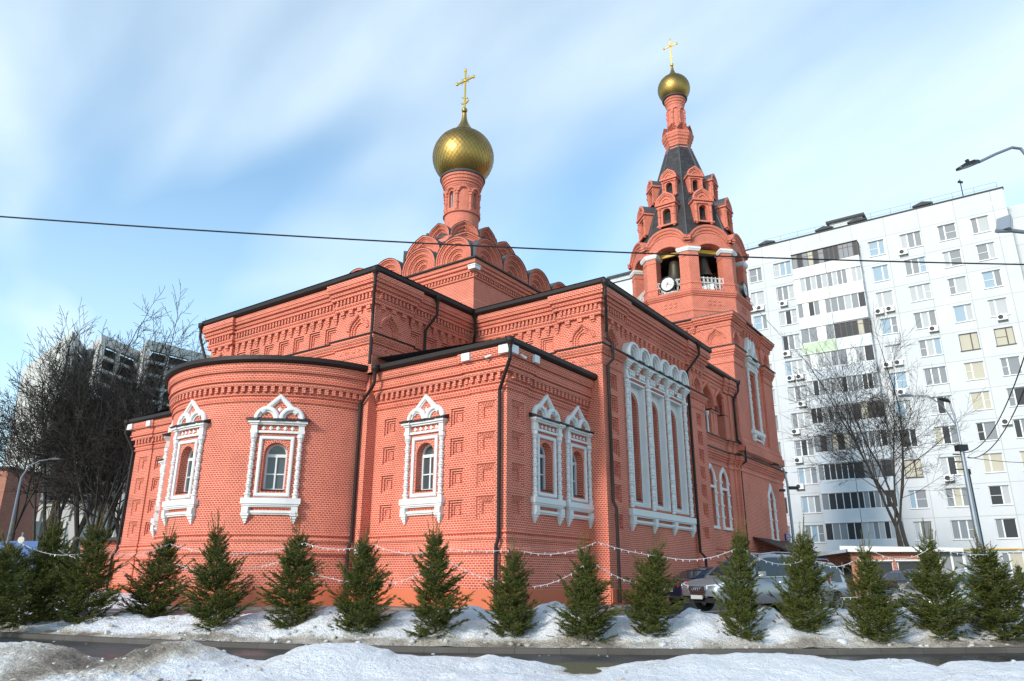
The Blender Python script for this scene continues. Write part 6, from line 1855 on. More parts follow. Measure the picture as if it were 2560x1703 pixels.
def spruce(seed, H=3.0, R=1.12):
    rg = random.Random(seed); tk = MB(); cw = MB()
    bend = Vector((rg.gauss(0, .04), rg.gauss(0, .04), 0))
    def axis(z): return Vector((bend.x * z * z / H, bend.y * z * z / H, z))
    tk.tube([axis(H * t - .15) for t in (0, .25, .5, .75, 1.0)], [.045, .038, .028, .016, .006], 6)
    def needles(p, d, L, young, wide=1.0):
        side = d.cross(Vector((0, 0, 1)))
        if side.length < .05: side = Vector((1, 0, 0))
        side.normalize(); upv = side.cross(d)
        n = max(3, int(L / .0125)); col = rg.random() * .8
        for i in range(n):
            t = i / n; q = p + d * (L * t); a = rg.random() * 2 * pi; ln = (.046 + .02 * rg.random()) * (1 - .2 * t)
            o = side * cos(a) + upv * (sin(a) * .8); e = q + d * ln * .85 + o * ln * .62
            w = d.cross(o) * .0075 * wide
            c = (min(1, max(0, col + rg.gauss(0, .18))), min(1, (.5 if young else 0) + (.4 * rg.random() if t > .8 else 0)))
            cw.poly([tuple(q - w), tuple(q + w), tuple(e)], [c] * 3)
    nw = 17
    for k in range(nw):
        z = .02 + (H * .80 - .02) * (k / nw) ** .98
        t = z / H
        nb = rg.randint(11, 15) if t < .4 else rg.randint(9, 12) if t < .75 else 6
        reach = R * max(.12, 1 - t / .93) ** .70 * rg.uniform(.74, 1.2) * (1 if t > .08 else .85)
        for j in range(nb):
            a = 2 * pi * (j + rg.random()) / nb
            elev = radians(rg.uniform(4, 34) + 36 * t)
            L = max(.15, reach * rg.uniform(.5, 1.22))
            d = Vector((cos(a) * cos(elev), sin(a) * cos(elev), sin(elev)))
            p = axis(max(.02, z + rg.gauss(0, .06)))
            segs = 5; q = p.copy(); dd = d.copy()
            for s in range(segs):
                sl = L / segs; dd = (dd + Vector((0, 0, .07 * s / segs + .02))).normalized(); q2 = q + dd * sl
                if s >= 1 or t > .6: needles(q, dd, sl * 1.05, t > .78 and s >= 3)
                if s >= 1:
                    sd0 = dd.cross(Vector((0, 0, 1))).normalized()
                    for sg in (-1, 1):
                        for m in range(2):
                            if rg.random() < .08: continue
                            sd = sd0 * sg
                            td = (dd * .8 + sd * rg.uniform(.45, 1.0) + Vector((0, 0, rg.uniform(-.30, .18)))).normalized()
                            tlen = max(.09, L * (.46 - .07 * s) * rg.uniform(.6, 1.15))
                            b0 = q + dd * sl * rg.random()
                            needles(b0, td, tlen, t > .8 and rg.random() < .6)
                            if tlen > .15:
                                for s2 in (-1, 1):
                                    td2 = (td + sd0 * s2 * rg.uniform(.3, .8) + Vector((0, 0, rg.uniform(-.3, .2)))).normalized(); needles(b0 + td * tlen * rg.uniform(.3, .6), td2, tlen * .5, False)
                q = q2
    for k in range(rg.randint(7, 12)):
        z = H * rg.uniform(.60, .86); a = rg.random() * 2 * pi; off = rg.uniform(.03, .34) * (1.15 - z / H) * 1.6
        d = Vector((cos(a) * .18, sin(a) * .18, 1)).normalized()
        needles(axis(z) + Vector((cos(a) * off, sin(a) * off, 0)), d, H * rg.uniform(.10, .20), True, 1.5)
    needles(axis(H * .82), Vector((bend.x, bend.y, 1)).normalized(), H * .21, True, 1.6)
    return tk, cw
SPV = []
spl = [  # u, v of the base, u, v of the tip (2357-wide picture), variant, width, words that single it out
 (60, 1438, 30, 1215, 0, 1.25, 'broad dark spruce at the far left edge of the snow bank'),
 (122, 1425, 128, 1170, 1, .85, 'tall thin-tipped spruce right behind the broad one at the left edge'),
 (195, 1432, 228, 1180, 2, 1.0, 'spruce leaning right, on the snow bank left of the church corner'),
 (342, 1420, 392, 1205, 3, 1.0, 'spruce leaning right with a bare pale stem, below the left apse window'),
 (497, 1441, 498, 1185, 4, .95, 'straight twin-tipped spruce between the two apse windows'),
 (672, 1440, 690, 1190, 0, 1.0, 'tall spruce below the middle apse window'),
 (825, 1450, 845, 1205, 1, .95, 'slim spruce before the downpipe beside the apse'),
 (1003, 1458, 1003, 1190, 2, .92, 'spruce below the single window of the annex'),
 (1178, 1460, 1176, 1240, 3, .95, 'spruce in front of the annex corner downpipe'),
 (1352, 1468, 1352, 1228, 4, .95, 'spruce below the pair of annex windows'),
 (1490, 1460, 1503, 1225, 0, 1.0, 'dense spruce in front of the transept corner downpipe'),
 (1705, 1466, 1700, 1190, 2, .72, 'bright green spruce before the silver car bonnet'),
 (1842, 1450, 1852, 1190, 1, .80, 'spruce before the rear doors of the silver car'),
 (2018, 1476, 1992, 1232, 3, .88, 'spruce between the spare wheel and the blue car'),
 (2168, 1462, 2130, 1205, 4, .95, 'spruce in front of the beige car'),
 (2320, 1468, 2252, 1222, 1, 1.2, 'big spruce leaning left at the right edge of the snow bank')]
def put_spruce(var, label, base, sc_h, sc_w, tilt, rz):
    e = thing('spruce', label, 'spruce', base, 'spruces planted in the snow bank')
    # lean in the picture plane, then own rotation
    ax = FWH
    e.rotation_mode = 'QUATERNION'
    from mathutils import Quaternion
    e.rotation_quaternion = Quaternion(ax, tilt) @ Quaternion((0, 0, 1), rz)
    e.scale = (sc_w, sc_w, sc_h)
    if var >= len(SPV):
        tk, cw = spruce(40 + var); a = tk.build('trunk', M['sprucebark']); b = cw.build('crown', M['needles']); SPV.append((a.data, b.data))
    else:
        a = bpy.data.objects.new('trunk', SPV[var][0]); b = bpy.data.objects.new('crown', SPV[var][1]); COL.objects.link(a); COL.objects.link(b)
    a.parent = e; b.parent = e
for k in range(5):
    tk, cw = spruce(40 + k); a = tk.build('trunk', M['sprucebark']); b = cw.build('crown', M['needles']); SPV.append((a.data, b.data)); bpy.data.objects.remove(a); bpy.data.objects.remove(b)
PXS = 2560 / 2357
TREEPOS = []
for i, (u, v, tu_, tv, k, wd, lab) in enumerate(spl):
    u *= PXS; v *= PXS; tu_ *= PXS; tv *= PXS
    b = toab(*at_a(u, v, 19).xy)[1]
    aa = kerb_a(b) + 1.5
    for _ in range(12):
        b = toab(*at_a(u, v, aa).xy)[1]
        z = bank_z(aa, b)
        zr = at_a(u, v, aa).z
        aa += (.35 if zr < z else -.35) * 0 
    # place where the sight line meets the snow, but keep behind the kerb
    best = None
    for j in range(60):
        a_ = kerb_a(b) + .7 + j * .06; p = at_a(u, v, a_); bb = toab(p.x, p.y)[1]; e_ = abs(p.z - bank_z(a_, bb))
        if best is None or e_ < best[0]: best = (e_, a_, bb)
    aa, b = best[1], best[2]
    x, y = AB(aa, b); z = bank_z(aa, b)
    tip = at_a(tu_, tv, aa); tb = toab(tip.x, tip.y)[1]
    h = tip.z - z; tilt = -math.atan2(-(tb - b), h) if False else math.atan2(tb - b, h)
    put_spruce(k, lab, (x, y, z - .12), h / 3.0 * 1.07 / cos(tilt), wd * h / 3.0 * 1.08, tilt, i * 2.1)
    TREEPOS.append((aa, b, z, h, tb))
for (u, v, tv, a_, k, lab) in ((172, 1350, 1282, 27, 3, 'small spruce on the snow drift behind the left spruces'), (2352, 1352, 1288, 24, 2, 'small spruce half cut by the right edge of the photo'), (2285, 1395, 1300, 24, 0, 'bushy spruce behind the leaning one at the right'), (-25, 1440, 1230, 20.5, 2, 'spruce entering the photo at its left edge')):
    p = at_a(u * PXS, v * PXS, a_); t = at_a(u * PXS, tv * PXS, a_); h = t.z - p.z
    put_spruce(k, lab, tuple(p - Vector((0, 0, .05))), h / 3.0, h / 3.0 * 1.1, 0, k)

# ================================================================ light garlands from spruce to spruce
M['wirewhite'] = plain('white garland wire', (.55, .56, .58), .5)
M['bulb'] = plain('clear led bulb', (.7, .73, .77), .25)
def garland(label, pts, grp, nb=14):
    P = [Vector(p) for p in pts]
    g = MB(); g.tube(P, .0065, 4)
    rg = random.Random(len(label)); b = g; b.m = 1
    L = sum((P[i + 1] - P[i]).length for i in range(len(P) - 1)); n = int(L / .16)
    for k in range(n):
        t = (k + .5) / n * (len(P) - 1); i = int(t); q = P[i].lerp(P[i + 1], t - i); s = rg.choice((-1, -1, -1, 1))
        b.tube([q, q + Vector((rg.gauss(0, .012), rg.gauss(0, .012), s * .045))], .007, 3)
    o = g.build('light_garland', [M['wirewhite'], M['bulb']]); tag(o, label, 'light garland', grp)
def gspan(label, u0, v0, u1, v1, sag, i0, i1, grp):
    a0, a1 = TREEPOS[i0][0] - .1, TREEPOS[i1][0] - .1
    p0, p1 = at_a(u0 * PXS, v0 * PXS, a0), at_a(u1 * PXS, v1 * PXS, a1)
    pts = []
    for k in range(17):
        t = k / 16; q = p0.lerp(p1, t); q.z -= sag * 4 * t * (1 - t); pts.append(q)
    garland(label, pts, grp)
UG = 'upper light garlands between the spruces'; LG = 'lower light garlands between the spruces'
gspan('upper white light garland at the far left edge', -20, 1292, 48, 1250, .10, 0, 0, UG)
gspan('upper white light garland hanging left of the church', 48, 1250, 215, 1268, .22, 0, 2, UG)
gspan('doubled white light garland hanging just left of the church', 130, 1262, 250, 1265, .26, 1, 2, UG)
gspan('upper white light garland before the left church annex', 228, 1266, 390, 1252, .20, 2, 3, UG)
gspan('upper white light garland below the left apse window', 392, 1252, 700, 1250, .28, 3, 5, UG)
gspan('upper white light garland ending at the apse downpipe', 702, 1250, 850, 1254, .13, 5, 6, UG)
gspan('upper white light garland below the single annex window', 862, 1254, 1008, 1265, .15, 6, 7, UG)
gspan('upper white light garland crossing the annex corner downpipe', 1030, 1263, 1178, 1266, .04, 7, 8, UG)
gspan('upper white light garland below the pair of annex windows', 1200, 1268, 1372, 1248, .16, 8, 9, UG)
gspan('upper white light garland crossing the transept downpipe', 1376, 1248, 1530, 1282, .05, 9, 10, UG)
gspan('upper white light garland below the triple window', 1530, 1282, 1692, 1264, .14, 10, 11, UG)
gspan('upper white light garland over the silver car roof', 1712, 1264, 1850, 1290, .20, 11, 12, UG)
gspan('upper white light garland before the kiosk canopy', 1870, 1288, 1992, 1268, .25, 12, 13, UG)
gspan('upper white light garland across the kiosk windows', 2010, 1270, 2140, 1262, .20, 13, 14, UG)
gspan('upper white light garland at the right edge', 2150, 1262, 2380, 1256, .18, 14, 15, UG)
gspan('lower white light garland on the left part of the apse', 405, 1300, 660, 1288, .22, 3, 5, LG)
gspan('lower white light garland on the right part of the apse', 715, 1318, 850, 1342, .06, 5, 6, LG)
gspan('lower white light garland rising below the single annex window', 880, 1345, 995, 1300, .10, 6, 7, LG)
gspan('lower white light garland falling to the annex corner downpipe', 1030, 1292, 1160, 1342, .06, 7, 8, LG)
gspan('lower white light garland below the pair of annex windows', 1225, 1350, 1350, 1296, .12, 8, 9, LG)
gspan('lower white light garland crossing the transept downpipe', 1372, 1300, 1470, 1345, .05, 9, 10, LG)
gspan('lower white light garland before the blue car', 1935, 1376, 2080, 1352, .06, 13, 14, LG)

# ================================================================ bells, clocks, cameras, signs on the church
def bell(label, x, y, zt, h, r):
    t = thing('bell', label, 'bell', (x, y, zt - h), 'bells in the belfry')
    b = MB(); pr_ = [(r, zt - h), (r * .96, zt - h + .06 * h), (r * .80, zt - h + .18 * h), (r * .64, zt - h + .42 * h), (r * .54, zt - h + .72 * h), (r * .46, zt - h + .88 * h), (r * .25, zt - h + .98 * h), (0, zt - h + h)]
    b.lathe(x, y, pr_, 24); b.lathe(x, y, [(r * .97, zt - h + .015), (r * .9, zt - h + .07 * h), (r * .55, zt - h + .5 * h), (0, zt - h + .9 * h)], 24)
    b.build('bell_body', M['bronze'], t, smooth=True)
    c = MB(); c.tube([(x, y, zt - .02), (x, y, zt + .35)], .06, 8); c.build('hanger', M['blackmetal'], t)
    k = MB(); k.tube([(x, y, zt - .3 * h), (x, y, zt - h - .05)], .02, 6); k.lathe(x, y, [(0, zt - h - .12), (.07, zt - h - .06), (.07, zt - h), (0, zt - h + .06)], 10); k.build('clapper', M['blackmetal'], t)
bell('big dark bronze bell in the belfry arch above the left clock', TX - 2.3, TY, 20.25, 1.9, .72)
dg = radians(225)
bell('dark bronze bell in the belfry arch beside the clock arch', TX + 2.3 * cos(dg) * 1.02, TY + 2.3 * sin(dg) * 1.02, 20.3, 1.5, .62)
bell('dark bronze bell in the far left belfry arch', TX - 1.75, TY + 1.85, 20.3, 1.2, .5)
bell('dark bronze bell in the right belfry arch above the second clock', TX, TY - 2.25, 20.25, 1.3, .55)
def clock(label, k):
    T = oface(k); z = 18.05
    t = thing('clock', label, 'clock', T(0, .2, z), 'clocks on the bell tower')
    R_ = .48
    rim = MB(T); rim.sweep([(R_ * cos(a), z + R_ * sin(a)) for a in [2 * pi * j / 40 for j in range(40)]], [(.03, .1), (.03, .26), (-.03, .28), (-.05, .24)], closed=True)
    rim.poly([(R_ * cos(a), .1, z + R_ * sin(a)) for a in [2 * pi * j / 40 for j in range(40)]][::-1]); rim.build('rim', M['blackmetal'], t)
    d = MB(T); d.panel([(R_ * cos(a), z + R_ * sin(a)) for a in [2 * pi * j / 40 for j in range(40)]], [], .23); d.build('dial', M['white'], t)
    h = MB(T)
    for j in range(12):
        a = 2 * pi * j / 12; r0, r1 = R_ * .74, R_ * (.90 if j % 3 else .93); w = .016 if j % 3 else .024
        dx_, dz_ = sin(a), cos(a); px, pz = dz_, -dx_
        h.poly([(dx_ * r0 - px * w, .236, z + dz_ * r0 - pz * w), (dx_ * r1 - px * w, .236, z + dz_ * r1 - pz * w), (dx_ * r1 + px * w, .236, z + dz_ * r1 + pz * w), (dx_ * r0 + px * w, .236, z + dz_ * r0 + pz * w)])
    h.build('hour_marks', M['grey'], t)
    n = MB(T)
    for a, r1, w in ((radians(108), R_ * .74, .018), (radians(205), R_ * .5, .026)):
        dx_, dz_ = sin(a), cos(a); px, pz = dz_, -dx_
        n.poly([(-dx_ * .12 - px * w, .245, z - dz_ * .12 - pz * w), (dx_ * r1 - px * w * .5, .245, z + dz_ * r1 - pz * w * .5), (dx_ * r1 + px * w * .5, .245, z + dz_ * r1 + pz * w * .5), (-dx_ * .12 + px * w, .245, z - dz_ * .12 + pz * w)])
    n.build('clock_hands', M['blackmetal'], t)
clock('round white clock facing left on the belfry railing', 0)
clock('round white clock on the right-hand side of the belfry, seen edge on', 2)
def seccam(label, p, d):
    t = thing('security_camera', label, 'camera', p, 'security cameras at the annex cornice')
    p = Vector(p); d = Vector(d).normalized()
    b = MB(); b.tube([p, p + d * .24], .042, 8); b.build('camera_body', M['winframe'], t)
    l = MB(); l.tube([p + d * .241, p + d * .26], .036, 8); l.build('lens', M['blackmetal'], t)
    a = MB(); a.tube([p + d * .08, p + d * .08 + Vector((.14, .04, .05))], .018, 6); a.build('arm', M['winframe'], t)
seccam('small white camera left of the annex corner under the gutter', (-.40, .35, 7.50), (-.5, .75, -.35))
seccam('small white camera on the right side of the annex corner', (.10, -.50, 7.50), (.55, -.6, -.45))
sg = MB(); T = flat(0, 0, 270)
M['signblue'] = plain('blue enamel', (.012, .03, .22), .4)
st = thing('street_sign', 'small blue street name plate at the right corner of the bell tower', 'street sign', (28.9, -.9, 2.2))
sx0 = 28.25
sg = MB(lambda x, d, z: (sx0 + x, -.86 - d, z)); sg.box(0, .9, -.03, .03, 2.55, 2.95, back=True); sg.build('plate', M['signblue'], st)
tx = MB(lambda x, d, z: (sx0 + x, -.86 - d, z)); rg = random.Random(4)
x = .08
while x < .8: w = rg.uniform(.03, .06); tx.poly([(x, .034, 2.78), (x + w, .034, 2.78), (x + w, .034, 2.86), (x, .034, 2.86)]); x += w + .025
x = .25
while x < .65: w = rg.uniform(.03, .05); tx.poly([(x, .034, 2.63), (x + w, .034, 2.63), (x + w, .034, 2.69), (x, .034, 2.69)]); x += w + .025
tx.build('lettering', M['white'], st)
gl_ = thing('globe_lamp', 'small white globe lamp on the wall beside the apse downpipe', 'lamp', (-.75, 6.2, .9))
p = at_x(895, 1379, -.75)
b = MB(); b.lathe(p.x, p.y, [(0, p.z - .14)] + [(.14 * cos(a), p.z + .14 * sin(a)) for a in [-1.4 + 2.8 * k / 10 for k in range(11)]] + [(0, p.z + .14)], 16); b.build('globe', M['winframe'], gl_, smooth=True)
b = MB(); b.tube([(p.x + .1, p.y, p.z), (p.x + .4, p.y, p.z)], .03, 6); b.build('arm', M['blackmetal'], gl_)

# ================================================================ street lamps, poles, cables
def lamp_head(mb_, p, d):
    d = Vector(d).normalized(); s = d.cross(Vector((0, 0, 1))).normalized(); u = s.cross(d)
    pts = [(0, .06, .05), (.12, .10, .06), (.22, .14, .07), (.55, .14, .05), (.66, .10, .03), (.70, .06, .02)]
    rings = []
    for l, w, h in pts: rings.append([p + d * l - s * w - u * .02, p + d * l + s * w - u * .02, p + d * l + s * w * .8 + u * h, p + d * l - s * w * .8 + u * h])
    for i in range(len(rings) - 1):
        for k in range(4): mb_.poly([tuple(rings[i][k]), tuple(rings[i][(k + 1) % 4]), tuple(rings[i + 1][(k + 1) % 4]), tuple(rings[i + 1][k])])
    mb_.poly([tuple(q) for q in rings[0]][::-1]); mb_.poly([tuple(q) for q in rings[-1]])
    q = p + d * .3 + u * .06; mb_.tube([q, q + u * .09], .045, 8)
# near lamp whose arm enters at the upper right
LP = at_a(2640, 900, 15.5); LPX, LPY = LP.x, LP.y
t = thing('street_lamp', 'black LED street lamp head on a curved grey arm at the upper right', 'street lamp', (LPX, LPY, -1.2))
hd_ = at_a(2446, 406, 15.5)
ps = [at_a(u, v, 15.5) for u, v in ((2446, 406), (2490, 385), (2530, 369), (2552, 372), (2568, 392), (2580, 440), (2592, 600), (2602, 760))]
a = MB(); a.tube(ps, .036, 8); a.tube([(ps[-1].x, ps[-1].y, ps[-1].z), (LPX, LPY, -1.2)], [.06, .09], 10); a.build('pole', M['grey'], t)
h = MB(); d_ = (at_a(2368, 430, 15.3) - hd_); lamp_head(h, hd_, d_); h.build('lamp_head', M['blackmetal'], t)
gl2 = MB(); dn = d_.normalized(); s_ = dn.cross(Vector((0, 0, 1))).normalized(); u_ = s_.cross(dn)
gl2.poly([tuple(hd_ + dn * .25 - s_ * .1 - u_ * .024), tuple(hd_ + dn * .58 - s_ * .1 - u_ * .024), tuple(hd_ + dn * .58 + s_ * .1 - u_ * .024), tuple(hd_ + dn * .25 + s_ * .1 - u_ * .024)]); gl2.build('lens', M['grey'], t)
# boxy traffic camera on a second arm
t = thing('traffic_camera', 'grey boxy traffic camera on an arm at the right edge', 'camera', tuple(at_a(2515, 580, 15.5)))
c = at_a(2512, 560, 15.5); R_ = RTH; F_ = FWH
def obox(mb_, c, ax, ay, az, sx, sy, sz):
    P = [c + ax * (sx * i) + ay * (sy * j) + az * (sz * k) for k in (-1, 1) for j in (-1, 1) for i in (-1, 1)]
    for f in ((0, 1, 3, 2), (4, 6, 7, 5), (0, 4, 5, 1), (2, 3, 7, 6), (0, 2, 6, 4), (1, 5, 7, 3)): mb_.poly([tuple(P[i]) for i in f])
rx = (R_ * .8 + F_ * .6).normalized(); ry = rx.cross(Vector((0, 0, 1))); uz = (Vector((0, 0, 1)) + R_ * .25).normalized()
b = MB(); obox(b, c, rx, ry, uz, .07, .13, .15); b.build('camera_body', M['winframe'], t)
b = MB(); obox(b, c + rx * .11, rx, ry, uz, .035, .11, .12); b.build('back_plate', M['blackmetal'], t)
b = MB(); obox(b, c - rx * .08, rx, ry, uz, .012, .15, .17); b.build('front_hood', M['grey'], t)
b = MB(); b.tube([at_a(2490, 578, 15.5), at_a(2530, 577, 15.5), at_a(2600, 585, 15.5)], [.05, .05, .04], 8); b.build('arm', M['grey'], t)
# tall pole before the apartment block
t = thing('street_lamp', 'tall grey street lamp with two heads before the white apartment block', 'street lamp', tuple(at_a(2454, 1400, 34)))
b0 = at_a(2456, 1400, 34); bx_, by_ = b0.x, b0.y
tp = at_a(2393, 1120, 34)
b = MB(); b.tube([(bx_, by_, -1.1), (bx_, by_, 2), (bx_, by_, tp.z)], [.15, .125, .09], 10); pt = Vector((bx_, by_, tp.z)); 
b.build('pole', M['grey'], t)
u0, v0 = 0, 0
topz = at_a(2365, 1005, 34).z
b = MB(); b.tube([(bx_, by_, tp.z), (bx_, by_, tp.z + 1.2), tuple(Vector((bx_, by_, topz)) - RTH * .15)], [.06, .05, .04], 6)
e1 = Vector((bx_, by_, topz)) - RTH * .15
e2 = Vector((bx_, by_, tp.z + 1.6)) - RTH * 1.9 + Vector((0, 0, .9))
b.tube([(bx_, by_, tp.z + 1.0), tuple(Vector((bx_, by_, tp.z + 2.0)) - RTH * .5), tuple(Vector((bx_, by_, tp.z + 2.5)) - RTH * 1.1), tuple(e2)], [.035, .03, .028, .025], 6); b.build('arm', M['grey'], t)
h = MB(); lamp_head(h, e1, -RTH * .6 - FWH * .3 + Vector((0, 0, .1))); h.build('lamp_head', M['blackmetal'], t)
h = MB(); lamp_head(h, e2, -RTH - FWH * .2); h.build('lamp_head', M['grey'], t)
b = MB()
for k in range(3): b.tube([Vector((bx_, by_, tp.z - .3 - .35 * k)) + RTH * .12, Vector((bx_, by_, tp.z - .3 - .35 * k)) - RTH * .45], .03, 5)
b.build('insulator_arm', M['blackmetal'], t)
b = MB(); obox(b, Vector((bx_, by_, tp.z)), RTH, FWH, Vector((0, 0, 1)), .22, .18, .14); b.build('junction_box', M['blackmetal'], t)
# slim leaning pole right behind it
t = thing('utility_pole', 'slim dark pole standing close behind the tall grey street lamp', 'pole', tuple(at_a(2462, 1400, 36)))
q0, q1 = at_a(2464, 1400, 36), at_a(2422, 1186, 36)
b = MB(); b.tube([(q0.x, q0.y, -1), tuple(q1)], [.10, .06], 8); b.build('pole', M['blackmetal'], t)
b = MB(); b.tube([tuple(q1), tuple(q1 + Vector((0, 0, .25)))], .11, 8); b.build('pole_cap', M['blackmetal'], t)
# thin lamp between tower and block
q = at_a(1984, 1350, 45); t = thing('street_lamp', 'thin grey street lamp standing between the bell tower and the apartment block', 'street lamp', (q.x, q.y, -1))
zt_ = at_a(1970, 1210, 45).z; b = MB()
ae = at_a(1947, 1163, 45)
b.tube([(q.x, q.y, -1), (q.x, q.y, zt_), tuple(Vector((q.x, q.y, zt_ + .9)) - RTH * .12), tuple(ae)], [.11, .07, .05, .04], 8); b.build('pole', M['grey'], t)
h = MB(); lamp_head(h, ae, -RTH + Vector((0, 0, .2))); h.build('lamp_head', M['blackmetal'], t)
b = MB(); c = Vector((q.x, q.y, at_a(1978, 1220, 45).z)); obox(b, c + RTH * .35, RTH, FWH, Vector((0, 0, 1)), .28, .12, .09); obox(b, c - RTH * .35 - Vector((0, 0, .15)), RTH, FWH, Vector((0, 0, 1)), .16, .1, .07); b.build('camera_box', M['blackmetal'], t)
# left lamp
q = at_a(18, 1365, 34); t = thing('street_lamp', 'pale blue grey street lamp post at the left edge under the bare trees', 'street lamp', (q.x, q.y, -1))
zt_ = at_a(52, 1195, 34).z; b = MB(); ps = [Vector((q.x, q.y, -1)), Vector((q.x, q.y, zt_)), Vector((q.x, q.y, zt_ + .55)) + RTH * .25, Vector((q.x, q.y, zt_ + .8)) + RTH * .7, Vector((q.x, q.y, zt_ + .85)) + RTH * 1.1]
b.tube(ps, [.08, .055, .035, .025, .02], 8); b.build('pole', plain('pale blue grey paint', (.12, .16, .21), .5), t)
h = MB(); lamp_head(h, ps[-1], RTH); h.build('lamp_head', M['blackmetal'], t)
q = at_a(54, 1350, 26); t = thing('road_sign', 'round road sign seen from behind on a thin post at the left edge', 'road sign', (q.x, q.y, -1))
b = MB(); b.tube([(q.x, q.y, -1.1), (q.x, q.y, q.z + .25)], .03, 6); b.build('post', M['grey'], t)
b = MB(flat(q.x, q.y, math.degrees(YAW) + 180)); b.panel([(.11 * cos(a), q.z + .11 * sin(a)) for a in [2 * pi * j / 20 for j in range(20)]], [], .04); b.sweep([(.11 * cos(a), q.z + .11 * sin(a)) for a in [2 * pi * j / 20 for j in range(20)]], [(0, .04), (0, .0)], closed=True); b.build('disc', plain('greyish back of sign', (.5, .46, .38), .6), t)
def cable(label, pts, r, grp=None, mat='blackmetal'):
    b = MB(); P = [Vector(p) for p in pts]
    b.tube(P, r, 6); o = b.build('cable', M[mat]); tag(o, label, 'cable', grp)
pts = []
for k in range(41):
    u = -350 + 3300 * k / 40
    t_ = u / 2560
    v = 541 + (606 - 541) * (u / 900) if u < 900 else 606 + 56 * ((u - 900) / 1660) - 8 * sin(pi * (u - 900) / 1660)
    v = 541.5 + 0.0745 * u - 1.08e-5 * u * u
    pts.append(at_a(u, v, 13 + 1.5 * t_))
cable('long black overhead cable crossing in front of the church from left to right', pts, .016)
zc = 34
def sagc(u0, v0, a0, u1, v1, a1, s):
    p, q = at_a(u0, v0, a0), at_a(u1, v1, a1); out_ = []
    for k in range(17): t_ = k / 16; w = p.lerp(q, t_); w.z -= s * 4 * t_ * (1 - t_); out_.append(w)
    return out_
cable('upper one of two black cables rising from the tall lamp to the right edge', sagc(2408, 1132, 34, 2600, 760, 16, .9), .018, 'cables at the tall lamp')
cable('lower one of two black cables rising from the tall lamp to the right edge', sagc(2420, 1145, 34, 2620, 800, 16, .9), .018, 'cables at the tall lamp')
cable('flat black cable leaving the tall lamp towards the right edge', sagc(2418, 1143, 34, 2620, 1156, 34, .1), .014, 'cables at the tall lamp')
cable('thin grey wire running down from the bell tower to the right', sagc(1868, 745, 24, 2090, 965, 46, .3), .010, None, 'grey')

# broken spruce sprigs lying on the snow
sv = MB(); rgs = random.Random(77)
sprigs = [(495, 1552, 'small spruce sprig lying on the snow left of the middle'), (700, 1568, 'bare spruce sprig on the snow below the middle apse window'), (958, 1548, 'spruce sprig on the snow between two trees before the annex'), (1165, 1556, 'spruce sprig on the snow near the annex corner'), (1385, 1596, 'dark spruce sprig at the foot of the bank below the annex windows'), (2130, 1572, 'spruce sprig on the snow before the blue car'), (2420, 1588, 'spruce sprig on the snow near the right edge')]
for i, (u, v, lab) in enumerate(sprigs):
    best = None
    b = toab(*at_a(u, v, 18.5).xy)[1]
    for j in range(70):
        a_ = kerb_a(b) + .3 + j * .05; p = at_a(u, v, a_); bb = toab(p.x, p.y)[1]; e_ = abs(p.z - bank_z(a_, bb))
        if best is None or e_ < best[0]: best = (e_, a_, bb)
    x, y = AB(best[1], best[2]); z = bank_z(best[1], best[2]) + .03
    m_ = MB(); an_ = rgs.random() * 6
    def sprig(p, d, L):
        m_.tube([p, p + d * L], .004, 3)
        n = int(L / .012)
        for k in range(n):
            q = p + d * (L * k / n); aa = rgs.random() * 6.28; o = Vector((cos(aa), sin(aa), abs(sin(aa * 2)) * .6)); e = q + d * .03 + o * .03; w = d.cross(o) * .005
            m_.poly([tuple(q - w), tuple(q + w), tuple(e)], [(rgs.random() * .6, .1)] * 3)
    d = Vector((cos(an_), sin(an_), .08)); p = Vector((x, y, z)); sprig(p, d, .42)
    for k in range(4):
        s_ = Vector((-d.y, d.x, 0)) * rgs.choice((-1, 1)); sprig(p + d * (.08 + .08 * k), (d + s_ * .8).normalized(), .2 - .03 * k)
    tag(m_.build('fallen_sprig', M['needles']), lab, 'sprig', 'spruce sprigs fallen on the snow')
